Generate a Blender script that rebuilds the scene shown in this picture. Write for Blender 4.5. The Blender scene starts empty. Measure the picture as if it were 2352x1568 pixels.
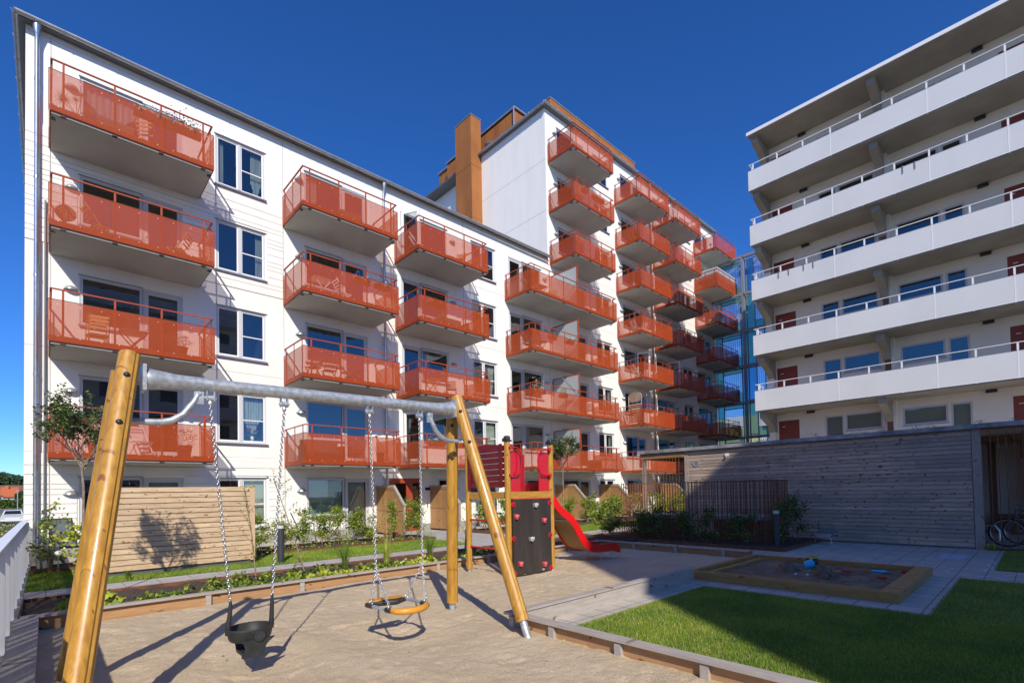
import bpy, math, random
import numpy as np
from mathutils import Vector, Matrix
R = math.radians
random.seed(7)
rng = np.random.default_rng(11)
scene = bpy.context.scene
COL = scene.collection

# ------------------------------------------------------------ camera, sky, sun, exposure
cd = bpy.data.cameras.new("camera")
cam = bpy.data.objects.new("camera", cd)
COL.objects.link(cam)
cd.sensor_fit = 'HORIZONTAL'
cd.sensor_width = 36.0
cd.lens = 36.0 * 1142.09 / 2352.0
cd.shift_y = (1101.0 - 784.0) / 2352.0
cd.clip_start = 0.1
cd.clip_end = 3000
yaw, pitch, roll = R(43.152), R(1.3641), R(-1.0992)
f_ = Vector((math.sin(yaw) * math.cos(pitch), math.cos(yaw) * math.cos(pitch), math.sin(pitch)))
r0 = Vector((math.cos(yaw), -math.sin(yaw), 0))
u0 = r0.cross(f_)
r1 = math.cos(roll) * r0 + math.sin(roll) * u0
u1 = -math.sin(roll) * r0 + math.cos(roll) * u0
M = Matrix(((r1.x, u1.x, -f_.x, 0), (r1.y, u1.y, -f_.y, 0), (r1.z, u1.z, -f_.z, 1.56), (0, 0, 0, 1)))
cam.matrix_world = M
scene.camera = cam

SUN = Vector((-0.555, -1.0, 0.793)).normalized()
world = bpy.data.worlds.new("World")
scene.world = world
world.use_nodes = True
wn = world.node_tree
wn.nodes.clear()
sky = wn.nodes.new('ShaderNodeTexSky')
sky.sky_type = 'NISHITA'
sky.sun_disc = False
sky.sun_elevation = math.asin(SUN.z)
sky.sun_rotation = math.atan2(SUN.x, SUN.y)
sky.altitude = 0
sky.air_density = 0.7
sky.dust_density = 0.2
sky.ozone_density = 10.0
bg = wn.nodes.new('ShaderNodeBackground')
bg.inputs['Strength'].default_value = 0.15
wo = wn.nodes.new('ShaderNodeOutputWorld')
shs = wn.nodes.new('ShaderNodeHueSaturation')
shs.inputs['Saturation'].default_value = 1.11
shs.inputs['Hue'].default_value = 0.506
shs.inputs['Value'].default_value = 1.25
wn.links.new(sky.outputs[0], shs.inputs['Color'])
wn.links.new(shs.outputs[0], bg.inputs[0])
wn.links.new(bg.outputs[0], wo.inputs[0])
sl = bpy.data.lights.new("sun", 'SUN')
sl.energy = 5.0
sl.angle = R(0.53)
sl.color = (1.0, 0.925, 0.80)
so = bpy.data.objects.new("sun", sl)
COL.objects.link(so)
so.rotation_euler = SUN.to_track_quat('Z', 'Y').to_euler()
so.location = (-20, -40, 40)
scene.view_settings.view_transform = 'Standard'
scene.view_settings.look = 'None'
scene.view_settings.exposure = 0.0
scene.view_settings.gamma = 1.0
scene.render.engine = 'CYCLES'

# ------------------------------------------------------------ materials
def srgb(h):
    c = [int(h[i:i + 2], 16) / 255 for i in (0, 2, 4)]
    return tuple(x / 12.92 if x <= 0.04045 else ((x + 0.055) / 1.055) ** 2.4 for x in c)

def mat(name, col, rough=0.6, col2=None, nscale=3.0, stretch=(1, 1, 1), nmix=(0.35, 0.65), bump=0.0, bscale=40.0,
        metal=0.0, spec=0.5, island=0.0, alpha=None, translucent=0.0, detail=5.0, bdist=0.01, bstretch=None, coat=0.0):
    m = bpy.data.materials.new(name)
    m.use_nodes = True
    nt = m.node_tree
    N, L = nt.nodes, nt.links
    b = N['Principled BSDF']
    b.inputs['Roughness'].default_value = rough
    b.inputs['Metallic'].default_value = metal
    b.inputs['Specular IOR Level'].default_value = spec
    if coat:
        b.inputs['Coat Weight'].default_value = coat
        b.inputs['Coat Roughness'].default_value = 0.15
    tc = N.new('ShaderNodeTexCoord')
    mp = N.new('ShaderNodeMapping')
    mp.inputs['Scale'].default_value = stretch
    L.new(tc.outputs['Object'], mp.inputs['Vector'])
    out = None
    if col2 is not None:
        n = N.new('ShaderNodeTexNoise')
        n.inputs['Scale'].default_value = nscale
        n.inputs['Detail'].default_value = detail
        L.new(mp.outputs[0], n.inputs['Vector'])
        cr = N.new('ShaderNodeMapRange')
        cr.inputs['From Min'].default_value = nmix[0]
        cr.inputs['From Max'].default_value = nmix[1]
        L.new(n.outputs['Fac'], cr.inputs['Value'])
        mx = N.new('ShaderNodeMix')
        mx.data_type = 'RGBA'
        mx.inputs['A'].default_value = (*col, 1)
        mx.inputs['B'].default_value = (*col2, 1)
        L.new(cr.outputs[0], mx.inputs['Factor'])
        out = mx.outputs['Result']
    if island:
        g = N.new('ShaderNodeNewGeometry')
        mr = N.new('ShaderNodeMapRange')
        mr.inputs['To Min'].default_value = 1 - island
        mr.inputs['To Max'].default_value = 1 + island
        L.new(g.outputs['Random Per Island'], mr.inputs['Value'])
        hs = N.new('ShaderNodeHueSaturation')
        L.new(mr.outputs[0], hs.inputs['Value'])
        if out:
            L.new(out, hs.inputs['Color'])
        else:
            hs.inputs['Color'].default_value = (*col, 1)
        out = hs.outputs[0]
    if out:
        L.new(out, b.inputs['Base Color'])
    else:
        b.inputs['Base Color'].default_value = (*col, 1)
    if bump:
        bn = N.new('ShaderNodeTexNoise')
        bn.inputs['Scale'].default_value = bscale
        bn.inputs['Detail'].default_value = 4
        if bstretch:
            mp2 = N.new('ShaderNodeMapping')
            mp2.inputs['Scale'].default_value = bstretch
            L.new(tc.outputs['Object'], mp2.inputs['Vector'])
            L.new(mp2.outputs[0], bn.inputs['Vector'])
        else:
            L.new(tc.outputs['Object'], bn.inputs['Vector'])
        bp = N.new('ShaderNodeBump')
        bp.inputs['Strength'].default_value = bump
        bp.inputs['Distance'].default_value = bdist
        L.new(bn.outputs['Fac'], bp.inputs['Height'])
        L.new(bp.outputs[0], b.inputs['Normal'])
    o = N['Material Output']
    sh = b.outputs[0]
    if translucent:
        t = N.new('ShaderNodeBsdfTranslucent')
        if out:
            L.new(out, t.inputs['Color'])
        else:
            t.inputs['Color'].default_value = (*col, 1)
        ms = N.new('ShaderNodeMixShader')
        ms.inputs[0].default_value = translucent
        L.new(sh, ms.inputs[1])
        L.new(t.outputs[0], ms.inputs[2])
        sh = ms.outputs[0]
    if alpha is not None:
        t = N.new('ShaderNodeBsdfTransparent')
        t.inputs['Color'].default_value = (1, 1, 1, 1)
        ms = N.new('ShaderNodeMixShader')
        ms.inputs[0].default_value = alpha
        L.new(t.outputs[0], ms.inputs[1])
        L.new(sh, ms.inputs[2])
        sh = ms.outputs[0]
    L.new(sh, o.inputs['Surface'])
    return m

def knotty(name, col, col2, knot, axis, ks=5.0, rough=0.5, island=0.12, bump=0.15, coat=0.0, thr=0.09, grain=6.0, grey=None):
    """wood with grain lines and knots running along one axis"""
    m = bpy.data.materials.new(name)
    m.use_nodes = True
    nt = m.node_tree
    N, L = nt.nodes, nt.links
    b = N['Principled BSDF']
    b.inputs['Roughness'].default_value = rough
    if coat:
        b.inputs['Coat Weight'].default_value = coat
        b.inputs['Coat Roughness'].default_value = 0.12
    tc = N.new('ShaderNodeTexCoord')
    g = N.new('ShaderNodeNewGeometry')
    va = N.new('ShaderNodeVectorMath')
    va.operation = 'MULTIPLY_ADD'
    cmb = N.new('ShaderNodeCombineXYZ')
    for k in range(3):
        L.new(g.outputs['Random Per Island'], cmb.inputs[k])
    va.inputs[1].default_value = (13.7, 7.3, 9.1)
    L.new(cmb.outputs[0], va.inputs[0])
    L.new(tc.outputs['Object'], va.inputs[2])
    st = [1.0, 1.0, 1.0]
    st[axis] = 0.12
    mp = N.new('ShaderNodeMapping')
    mp.inputs['Scale'].default_value = st
    L.new(va.outputs[0], mp.inputs['Vector'])
    n = N.new('ShaderNodeTexNoise')
    n.inputs['Scale'].default_value = grain * 5
    n.inputs['Detail'].default_value = 6
    n.inputs['Distortion'].default_value = 0.6
    L.new(mp.outputs[0], n.inputs['Vector'])
    mx = N.new('ShaderNodeMix')
    mx.data_type = 'RGBA'
    mx.inputs['A'].default_value = (*col, 1)
    mx.inputs['B'].default_value = (*col2, 1)
    cr = N.new('ShaderNodeMapRange')
    cr.inputs['From Min'].default_value = 0.35
    cr.inputs['From Max'].default_value = 0.68
    L.new(n.outputs['Fac'], cr.inputs['Value'])
    L.new(cr.outputs[0], mx.inputs['Factor'])
    sp = N.new('ShaderNodeSeparateXYZ')
    L.new(va.outputs[0], sp.inputs[0])
    c2 = N.new('ShaderNodeCombineXYZ')
    m1 = N.new('ShaderNodeMath'); m1.operation = 'MULTIPLY'; m1.inputs[1].default_value = .55
    L.new(sp.outputs[axis], m1.inputs[0]); L.new(m1.outputs[0], c2.inputs[0])
    if axis == 2:
        m2 = N.new('ShaderNodeMath'); m2.operation = 'ADD'
        L.new(sp.outputs[0], m2.inputs[0]); L.new(sp.outputs[1], m2.inputs[1]); L.new(m2.outputs[0], c2.inputs[1])
    else:
        L.new(sp.outputs[2], c2.inputs[1])
    v = N.new('ShaderNodeTexVoronoi')
    v.voronoi_dimensions = '2D'
    v.inputs['Scale'].default_value = ks
    nd = N.new('ShaderNodeTexNoise'); nd.inputs['Scale'].default_value = 9; nd.inputs['Detail'].default_value = 1
    L.new(c2.outputs[0], nd.inputs['Vector'])
    dm = N.new('ShaderNodeVectorMath'); dm.operation = 'MULTIPLY_ADD'; dm.inputs[1].default_value = (.16, .16, 0)
    L.new(nd.outputs['Color'], dm.inputs[0]); L.new(c2.outputs[0], dm.inputs[2])
    L.new(dm.outputs[0], v.inputs['Vector'])
    kr = N.new('ShaderNodeMapRange')
    kr.inputs['From Min'].default_value = thr
    kr.inputs['From Max'].default_value = thr * 0.55
    L.new(v.outputs['Distance'], kr.inputs['Value'])
    km = N.new('ShaderNodeMix')
    km.data_type = 'RGBA'
    km.inputs['B'].default_value = (*knot, 1)
    L.new(kr.outputs[0], km.inputs['Factor'])
    L.new(mx.outputs['Result'], km.inputs['A'])
    last = km.outputs['Result']
    if grey:
        n2 = N.new('ShaderNodeTexNoise')
        n2.inputs['Scale'].default_value = 0.7
        n2.inputs['Detail'].default_value = 5
        L.new(tc.outputs['Object'], n2.inputs['Vector'])
        gr = N.new('ShaderNodeMapRange')
        gr.inputs['From Min'].default_value = 0.4
        gr.inputs['From Max'].default_value = 0.62
        gr.inputs['To Max'].default_value = 0.75
        L.new(n2.outputs['Fac'], gr.inputs['Value'])
        gm = N.new('ShaderNodeMix')
        gm.data_type = 'RGBA'
        gm.inputs['B'].default_value = (*grey, 1)
        L.new(gr.outputs[0], gm.inputs['Factor'])
        L.new(last, gm.inputs['A'])
        last = gm.outputs['Result']
    hs = N.new('ShaderNodeHueSaturation')
    mr = N.new('ShaderNodeMapRange')
    mr.inputs['To Min'].default_value = 1 - island
    mr.inputs['To Max'].default_value = 1 + island
    L.new(g.outputs['Random Per Island'], mr.inputs['Value'])
    L.new(mr.outputs[0], hs.inputs['Value'])
    L.new(last, hs.inputs['Color'])
    L.new(hs.outputs[0], b.inputs['Base Color'])
    bp = N.new('ShaderNodeBump')
    bp.inputs['Strength'].default_value = bump
    bp.inputs['Distance'].default_value = 0.004
    L.new(n.outputs['Fac'], bp.inputs['Height'])
    L.new(bp.outputs[0], b.inputs['Normal'])
    return m

def glassmat(name, tint=(0.55, 0.6, 0.6), ior=2.1, rough=0.01, refl=(1, 1, 1), wave=0.0, body=None, bfac=.25):
    m = bpy.data.materials.new(name)
    m.use_nodes = True
    nt = m.node_tree
    N, L = nt.nodes, nt.links
    N.remove(N['Principled BSDF'])
    t = N.new('ShaderNodeBsdfTransparent')
    t.inputs['Color'].default_value = (*tint, 1)
    g = N.new('ShaderNodeBsdfGlossy')
    g.inputs['Roughness'].default_value = rough
    g.inputs['Color'].default_value = (*refl, 1)
    lw = N.new('ShaderNodeLayerWeight')
    lw.inputs['Blend'].default_value = .5
    pw = N.new('ShaderNodeMath'); pw.operation = 'POWER'; pw.inputs[1].default_value = 4.0
    L.new(lw.outputs['Facing'], pw.inputs[0])
    r0 = ((ior - 1) / (ior + 1)) ** 2
    fr = N.new('ShaderNodeMath'); fr.operation = 'MULTIPLY_ADD'; fr.inputs[1].default_value = .9 - r0; fr.inputs[2].default_value = r0
    L.new(pw.outputs[0], fr.inputs[0])
    ms = N.new('ShaderNodeMixShader')
    L.new(fr.outputs[0], ms.inputs[0])
    L.new(t.outputs[0], ms.inputs[1])
    L.new(g.outputs[0], ms.inputs[2])
    if wave:
        tc = N.new('ShaderNodeTexCoord')
        n = N.new('ShaderNodeTexNoise')
        n.inputs['Scale'].default_value = 1.3
        n.inputs['Detail'].default_value = 1
        L.new(tc.outputs['Object'], n.inputs['Vector'])
        bp = N.new('ShaderNodeBump')
        bp.inputs['Strength'].default_value = wave
        bp.inputs['Distance'].default_value = 0.02
        L.new(n.outputs['Fac'], bp.inputs['Height'])
        L.new(bp.outputs[0], g.inputs['Normal'])
    last = ms.outputs[0]
    if body:
        d1 = N.new('ShaderNodeBsdfDiffuse'); d1.inputs['Color'].default_value = (*body, 1)
        d2 = N.new('ShaderNodeBsdfTranslucent'); d2.inputs['Color'].default_value = (*body, 1)
        m1 = N.new('ShaderNodeMixShader'); L.new(d1.outputs[0], m1.inputs[1]); L.new(d2.outputs[0], m1.inputs[2])
        m2 = N.new('ShaderNodeMixShader'); m2.inputs[0].default_value = bfac
        L.new(last, m2.inputs[1]); L.new(m1.outputs[0], m2.inputs[2]); last = m2.outputs[0]
    L.new(last, N['Material Output'].inputs['Surface'])
    return m

def tilemat(name, c1, c2, mortar, w, h, rough=0.85, offset=0.0, ms=0.007):
    m = mat(name, c1, rough, bump=0.25, bscale=60, bdist=0.004)
    nt = m.node_tree
    N, L = nt.nodes, nt.links
    tc = N.new('ShaderNodeTexCoord')
    br = N.new('ShaderNodeTexBrick')
    br.offset = offset
    br.inputs['Scale'].default_value = 1.0
    br.inputs['Brick Width'].default_value = w
    br.inputs['Row Height'].default_value = h
    br.inputs['Mortar Size'].default_value = ms
    br.inputs['Mortar Smooth'].default_value = 0.2
    br.inputs['Color1'].default_value = (*c1, 1)
    br.inputs['Color2'].default_value = (*c2, 1)
    br.inputs['Mortar'].default_value = (*mortar, 1)
    L.new(tc.outputs['Object'], br.inputs['Vector'])
    n = N.new('ShaderNodeTexNoise')
    n.inputs['Scale'].default_value = 2.5
    n.inputs['Detail'].default_value = 8
    L.new(tc.outputs['Object'], n.inputs['Vector'])
    mr = N.new('ShaderNodeMapRange')
    mr.inputs['To Min'].default_value = 0.72
    mr.inputs['To Max'].default_value = 1.22
    L.new(n.outputs['Fac'], mr.inputs['Value'])
    hs = N.new('ShaderNodeHueSaturation')
    L.new(mr.outputs[0], hs.inputs['Value'])
    L.new(br.outputs['Color'], hs.inputs['Color'])
    L.new(hs.outputs[0], N['Principled BSDF'].inputs['Base Color'])
    return m

MT = {}
MT['white'] = mat('white_wall', (.84, .82, .775), .75, (.775, .755, .71), 1.6, (1.6, 1.6, .22), (.42, .85), bump=.12, bscale=120, bdist=.003)
MT['white_siding'] = mat('white_siding', (.84, .82, .775), .6, (.775, .755, .71), 1.8, (1.2, 1.2, .3), (.42, .85), island=.025)
MT['seal'] = mat('joint_sealant', (.50, .49, .47), .7)
MT['frame'] = mat('window_frame_grey', (.56, .565, .59), .45)
MT['framew'] = mat('window_frame_white', (.80, .80, .80), .45)
MT['sill'] = mat('sill_metal', (.30, .31, .33), .35, metal=.6)
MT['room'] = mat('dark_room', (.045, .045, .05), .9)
MT['pane'] = glassmat('window_pane', (.80, .85, .84), 1.9, wave=.06)
MT['curtain'] = mat('curtain_cloth', (.62, .62, .60), .9, (.42, .43, .42), 14, (1, 1, .08))
MT['blind'] = mat('roller_blind', (.42, .50, .44), .9, (.36, .44, .39), 60, (.01, .01, 1))
MT['blindy'] = mat('cream_blind', (.62, .61, .50), .9, (.56, .55, .45), 60, (.01, .01, 1))
MT['redpanel'] = mat('red_perforated_panel', (.44, .070, .014), .5, (.49, .082, .018), .8, alpha=.48, spec=.25)
MT['redmetal'] = mat('red_painted_metal', (.38, .055, .014), .45)
MT['reddark'] = mat('dark_panel_edge', (.03, .012, .01), .5)
MT['concrete'] = mat('balcony_concrete', (.50, .485, .44), .8, (.42, .405, .37), .9, bump=.15, bscale=30)
MT['concrete_g'] = mat('grey_concrete', (.36, .36, .355), .85, (.27, .27, .265), 3, bump=.3, bscale=50)
MT['zinc'] = mat('zinc_gutter', (.46, .47, .48), .4, (.37, .38, .39), 6, metal=.6)
MT['darkzinc'] = mat('dark_roof_metal', (.16, .165, .17), .45, metal=.4)
MT['pipe'] = mat('galvanised_pipe', (.55, .57, .6), .3, (.45, .47, .5), 8, metal=.85)
MT['pipedark'] = mat('grey_pipe', (.20, .20, .21), .45, metal=.4)
MT['rust'] = mat('weathering_steel', (.36, .135, .030), .75, (.27, .095, .022), 1.4, (1, 1, .35), bump=.1, bscale=30)
MT['rustrod'] = mat('rusty_rod', (.26, .10, .042), .8, (.14, .055, .028), 30, bump=.3, bscale=120)
MT['rustedge'] = mat('rusty_edging', (.20, .075, .03), .85, (.12, .045, .02), 8, bump=.3, bscale=60)
MT['whitepanel'] = mat('white_balcony_panel', (.80, .81, .80), .4, (.74, .75, .74), 1.2, (1, .5, .3), (.4, .8), alpha=.78)
MT['cream'] = mat('warm_white_render', (.84, .78, .68), .75, (.80, .74, .65), 1.2, bump=.1, bscale=120, bdist=.003)
MT['whitemetal'] = mat('white_painted_metal', (.80, .80, .80), .4)
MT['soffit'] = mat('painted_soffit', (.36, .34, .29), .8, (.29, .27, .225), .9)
MT['reddoor'] = mat('oxide_red_door', (.27, .046, .020), .5, (.23, .038, .017), 2)
MT['orangedoor'] = mat('orange_red_door', (.36, .055, .02), .4)
MT['brownwood'] = knotty('brown_wood', (.20, .095, .045), (.14, .062, .028), (.06, .025, .012), 2, 6)
MT['lampmetal'] = mat('lamp_metal', (.50, .52, .53), .3, metal=.6)
MT['lampdark'] = mat('dark_lamp', (.03, .03, .035), .5)
MT['steelblue'] = mat('grey_steel_frame', (.24, .27, .31), .4, metal=.2)
MT['roofgrey'] = mat('grey_roof_edge_metal', (.42, .42, .42), .5, (.19, .195, .205), 3, metal=.25)
MT['darksteel'] = mat('anthracite_steel', (.045, .052, .062), .5)
MT['gl_blue'] = glassmat('blue_glass', (.52, .74, .86), 1.6, refl=(.7, .85, 1), body=(.10, .34, .48))
MT['gl_teal'] = glassmat('teal_glass', (.55, .82, .78), 1.6, refl=(.7, .95, .95), body=(.16, .46, .40), bfac=.4)
MT['gl_green'] = glassmat('green_glass', (.68, .86, .70), 1.6, refl=(.8, 1, .85), body=(.30, .52, .36), bfac=.4)
MT['gl_clear'] = glassmat('clear_glass', (.92, .95, .98), 1.5, refl=(.85, .92, 1), body=(.75, .80, .88), bfac=.16)
MT['gl_yel'] = glassmat('yellow_green_glass', (.82, .87, .62), 1.6)
MT['dots'] = mat('printed_dots', (.16, .24, .36), .5)
MT['amber'] = knotty('amber_glazed_wood', (.51, .275, .04), (.36, .165, .021), (.24, .09, .014), 2, 7, .42, .06, .3, coat=.22, thr=.085)
MT['amberx'] = knotty('amber_glazed_beam', (.51, .275, .04), (.36, .165, .021), (.22, .085, .015), 0, 5.5, .35, .06, .1, thr=.085)
MT['ambery'] = knotty('amber_glazed_beam_deep', (.51, .275, .04), (.36, .165, .021), (.22, .085, .015), 1, 5.5, .35, .06, .1, thr=.085)
MT['galv'] = mat('spangled_galvanised_steel', (.40, .43, .46), .42, (.56, .60, .63), 22, metal=.55, nmix=(.4, .6), bump=.12, bscale=45)
MT['chain'] = mat('chain_steel', (.62, .63, .64), .3, metal=.9)
MT['rubber'] = mat('black_rubber', (.018, .02, .021), .5, (.03, .032, .032), 12, bump=.1, bscale=90)
MT['yelrub'] = mat('amber_plastic', (.62, .28, .03), .42)
MT['redstain'] = knotty('dark_red_stained_wood', (.19, .012, .010), (.10, .007, .006), (.04, .004, .004), 1, 5, .4)
MT['redplast'] = mat('glossy_red_board', (.52, .004, .010), .28, coat=.4)
MT['slidered'] = mat('slide_red_board', (.72, .006, .004), .3)
MT['slidetan'] = mat('plywood_slide_back', (.33, .18, .055), .5, (.29, .155, .045), 3)
MT['blackboard'] = mat('black_climbing_board', (.035, .026, .020), .55, (.055, .045, .038), 9, (1, 1, .15), (.45, .8), bump=.3, bscale=160)
MT['pink'] = mat('pink_hold', (.62, .10, .12), .6)
MT['stone'] = mat('pale_hold', (.50, .50, .46), .7, (.40, .40, .37), 20)
MT['greyboard'] = mat('grey_board', (.17, .19, .215), .5)
MT['pinex'] = knotty('new_pine_boards', (.56, .42, .27), (.43, .29, .165), (.24, .10, .04), 0, 6.5, .65, .13, .2, thr=.105)
MT['pinez'] = knotty('new_pine_post', (.60, .43, .27), (.50, .345, .205), (.30, .15, .07), 2, 4.6, .65, .10, .2, thr=.09)
MT['patio'] = knotty('honey_patio_boards', (.42, .235, .095), (.34, .18, .068), (.17, .07, .025), 2, 4.5, .6, .10, .2, thr=.10)
MT['patiocap'] = knotty('grey_weathered_cap', (.42, .36, .30), (.33, .28, .23), (.16, .10, .07), 1, 4.5, .7, .05)
MT['shed'] = knotty('weathered_shed_boards', (.58, .43, .31), (.42, .305, .22), (.12, .055, .03), 1, 6.0, .75, .18, .25, thr=.125, grey=(.33, .27, .225))
MT['shedpost'] = knotty('shed_post_wood', (.40, .33, .27), (.31, .25, .20), (.16, .09, .05), 2, 5, .7, .05)
MT['shedbrown'] = knotty('shed_fascia_wood', (.33, .19, .085), (.26, .145, .065), (.12, .05, .02), 1, 5, .7, .08)
MT['kerbcap'] = knotty('weathered_kerb_cap', (.42, .375, .33), (.33, .29, .255), (.17, .11, .08), 0, 4, .75, .08)
MT['kerbcapy'] = knotty('weathered_kerb_cap_deep', (.42, .375, .33), (.33, .29, .255), (.17, .11, .08), 1, 4, .75, .08)
MT['kerbside'] = knotty('orange_kerb_board', (.44, .25, .12), (.36, .195, .09), (.18, .08, .03), 0, 4, .7, .1)
MT['kerbsidey'] = knotty('orange_kerb_board_deep', (.44, .25, .12), (.36, .195, .09), (.18, .08, .03), 1, 4, .7, .1)
MT['box'] = knotty('oiled_sandbox_wood', (.44, .24, .070), (.33, .17, .048), (.13, .055, .02), 0, 4, .55, .06)
MT['boxy'] = knotty('oiled_sandbox_wood_deep', (.44, .24, .070), (.33, .17, .048), (.13, .055, .02), 1, 4, .55, .06)
MT['mulch'] = mat('dark_mulch', (.045, .033, .026), .95, (.10, .075, .058), 40, bump=.9, bscale=60, bdist=.03)
MT['leafy'] = mat('yellow_green_leaf', (.38, .43, .045), .5, island=.45, translucent=.35)
MT['leafg'] = mat('green_leaf', (.13, .21, .03), .5, island=.45, translucent=.3)
MT['leafd'] = mat('dark_green_leaf', (.042, .075, .018), .45, island=.5, translucent=.22)
MT['lime'] = mat('lime_leaf', (.52, .56, .06), .5, island=.3, translucent=.3)
MT['flower'] = mat('magenta_petal', (.55, .03, .16), .6, island=.3)
MT['flowerw'] = mat('white_petal', (.75, .75, .70), .6)
MT['bark'] = mat('grey_brown_bark', (.17, .12, .09), .85, (.30, .25, .20), 25, (1, 1, .5), bump=.4, bscale=60)
MT['twig'] = mat('thin_twig', (.20, .12, .07), .85)
MT['straw'] = mat('dry_grass', (.45, .34, .16), .8, island=.2)
MT['forest'] = mat('far_forest_leaf', (.045, .085, .025), .8, (.03, .055, .02), .1, island=.5)
MT['asphalt'] = mat('asphalt', (.16, .16, .16), .9, (.12, .12, .12), 4)
MT['gravel'] = mat('gravel_ground', (.22, .20, .17), .95, (.13, .12, .09), 1.5, bump=.3, bscale=20)
MT['redtile'] = mat('orange_roof_tiles', (.52, .14, .05), .8, (.46, .12, .045), 8)
MT['browntile'] = mat('brown_roof_tiles', (.20, .10, .07), .8)
MT['yellowwall'] = mat('pale_yellow_render', (.62, .47, .25), .8)
MT['black'] = mat('black_textile', (.02, .021, .023), .7)
MT['charcoal'] = mat('charcoal_plastic', (.055, .06, .065), .6)
MT['bollard'] = mat('anthracite_bollard', (.035, .042, .048), .45)
MT['opal'] = mat('opal_lens', (.55, .55, .5), .3)
MT['blueplast'] = mat('sky_blue_plastic', (.06, .52, .82), .4)
MT['tealplast'] = mat('teal_plastic', (.02, .30, .30), .4)
MT['redtoy'] = mat('red_toy_plastic', (.50, .012, .02), .4)
MT['yeltoy'] = mat('yellow_toy_plastic', (.62, .42, .02), .4)
MT['orangetoy'] = mat('orange_toy_plastic', (.60, .10, .01), .4)
MT['chrome'] = mat('stainless_steel', (.55, .56, .58), .25, metal=.9)
MT['terracotta'] = mat('terracotta', (.36, .12, .06), .8)
MT['bluepaint'] = mat('blue_car_paint', (.02, .035, .12), .3, coat=.5)
MT['whitepaint'] = mat('white_car_paint', (.70, .70, .68), .3, coat=.5)
MT['tyre'] = mat('tyre_rubber', (.02, .02, .02), .8)
MT['bikeblue'] = mat('blue_bicycle_paint', (.03, .10, .16), .3, coat=.4)
MT['tarp'] = mat('blue_tarpaulin', (.02, .09, .42), .5)
MT['frost'] = mat('frosted_screen', (.50, .53, .54), .4, alpha=.72)
MT['mesh'] = mat('white_perforated_sheet', (.80, .80, .79), .5, alpha=.50, translucent=.4)
MT['chalk'] = mat('chalk', (.82, .72, .80), .9, (.55, .53, .56), 60)
MT['chalkb'] = mat('blue_chalk', (.55, .70, .85), .9, (.75, .70, .82), 30)
MT['grass'] = mat('grass_blades', (.30, .40, .04), .6, (.18, .30, .03), 1.3, nmix=(.4, .62), island=.45, translucent=.3)
MT['turf'] = mat('turf_soil', (.09, .12, .02), .95, (.12, .15, .025), 6, bump=.3, bscale=60)
MT['paving'] = tilemat('grey_paving_slabs', (.52, .465, .395), (.45, .405, .345), (.13, .12, .10), .35, .35)
MT['pathpave'] = tilemat('pale_path_slabs', (.46, .45, .425), (.40, .39, .37), (.17, .16, .14), .52, .35)
MT['edgeconc'] = mat('concrete_edge', (.33, .325, .30), .9, (.26, .255, .235), 5, bump=.2)

def sandmat(name, a, b, sc=1.3):
    m = mat(name, a, .95, b, sc, nmix=(.3, .7), detail=8)
    nt = m.node_tree
    N, L = nt.nodes, nt.links
    B = N['Principled BSDF']
    tc = N.new('ShaderNodeTexCoord')
    n1 = N.new('ShaderNodeTexNoise'); n1.inputs['Scale'].default_value = 150; n1.inputs['Detail'].default_value = 2
    n2 = N.new('ShaderNodeTexNoise'); n2.inputs['Scale'].default_value = 11; n2.inputs['Detail'].default_value = 9; n2.inputs['Roughness'].default_value = .62
    L.new(tc.outputs['Object'], n1.inputs['Vector']); L.new(tc.outputs['Object'], n2.inputs['Vector'])
    mr = N.new('ShaderNodeMapRange'); mr.inputs['From Min'].default_value = .3; mr.inputs['From Max'].default_value = .7
    mr.inputs['To Min'].default_value = .62; mr.inputs['To Max'].default_value = 1.34
    L.new(n1.outputs['Fac'], mr.inputs['Value'])
    hs = N.new('ShaderNodeHueSaturation')
    L.new(mr.outputs[0], hs.inputs['Value'])
    src = B.inputs['Base Color'].links[0].from_socket
    L.new(src, hs.inputs['Color']); L.new(hs.outputs[0], B.inputs['Base Color'])
    ad = N.new('ShaderNodeMath'); ad.operation = 'MULTIPLY_ADD'; ad.inputs[1].default_value = 2.2
    L.new(n2.outputs['Fac'], ad.inputs[0]); L.new(n1.outputs['Fac'], ad.inputs[2])
    bp = N.new('ShaderNodeBump'); bp.inputs['Strength'].default_value = .9; bp.inputs['Distance'].default_value = .016
    L.new(ad.outputs[0], bp.inputs['Height']); L.new(bp.outputs[0], B.inputs['Normal'])
    return m
MT['sand'] = sandmat('sand_grains', (.70, .56, .375), (.59, .46, .30))
MT['boxsand'] = sandmat('damp_sand_grains', (.37, .25, .155), (.18, .115, .07), 4)

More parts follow.
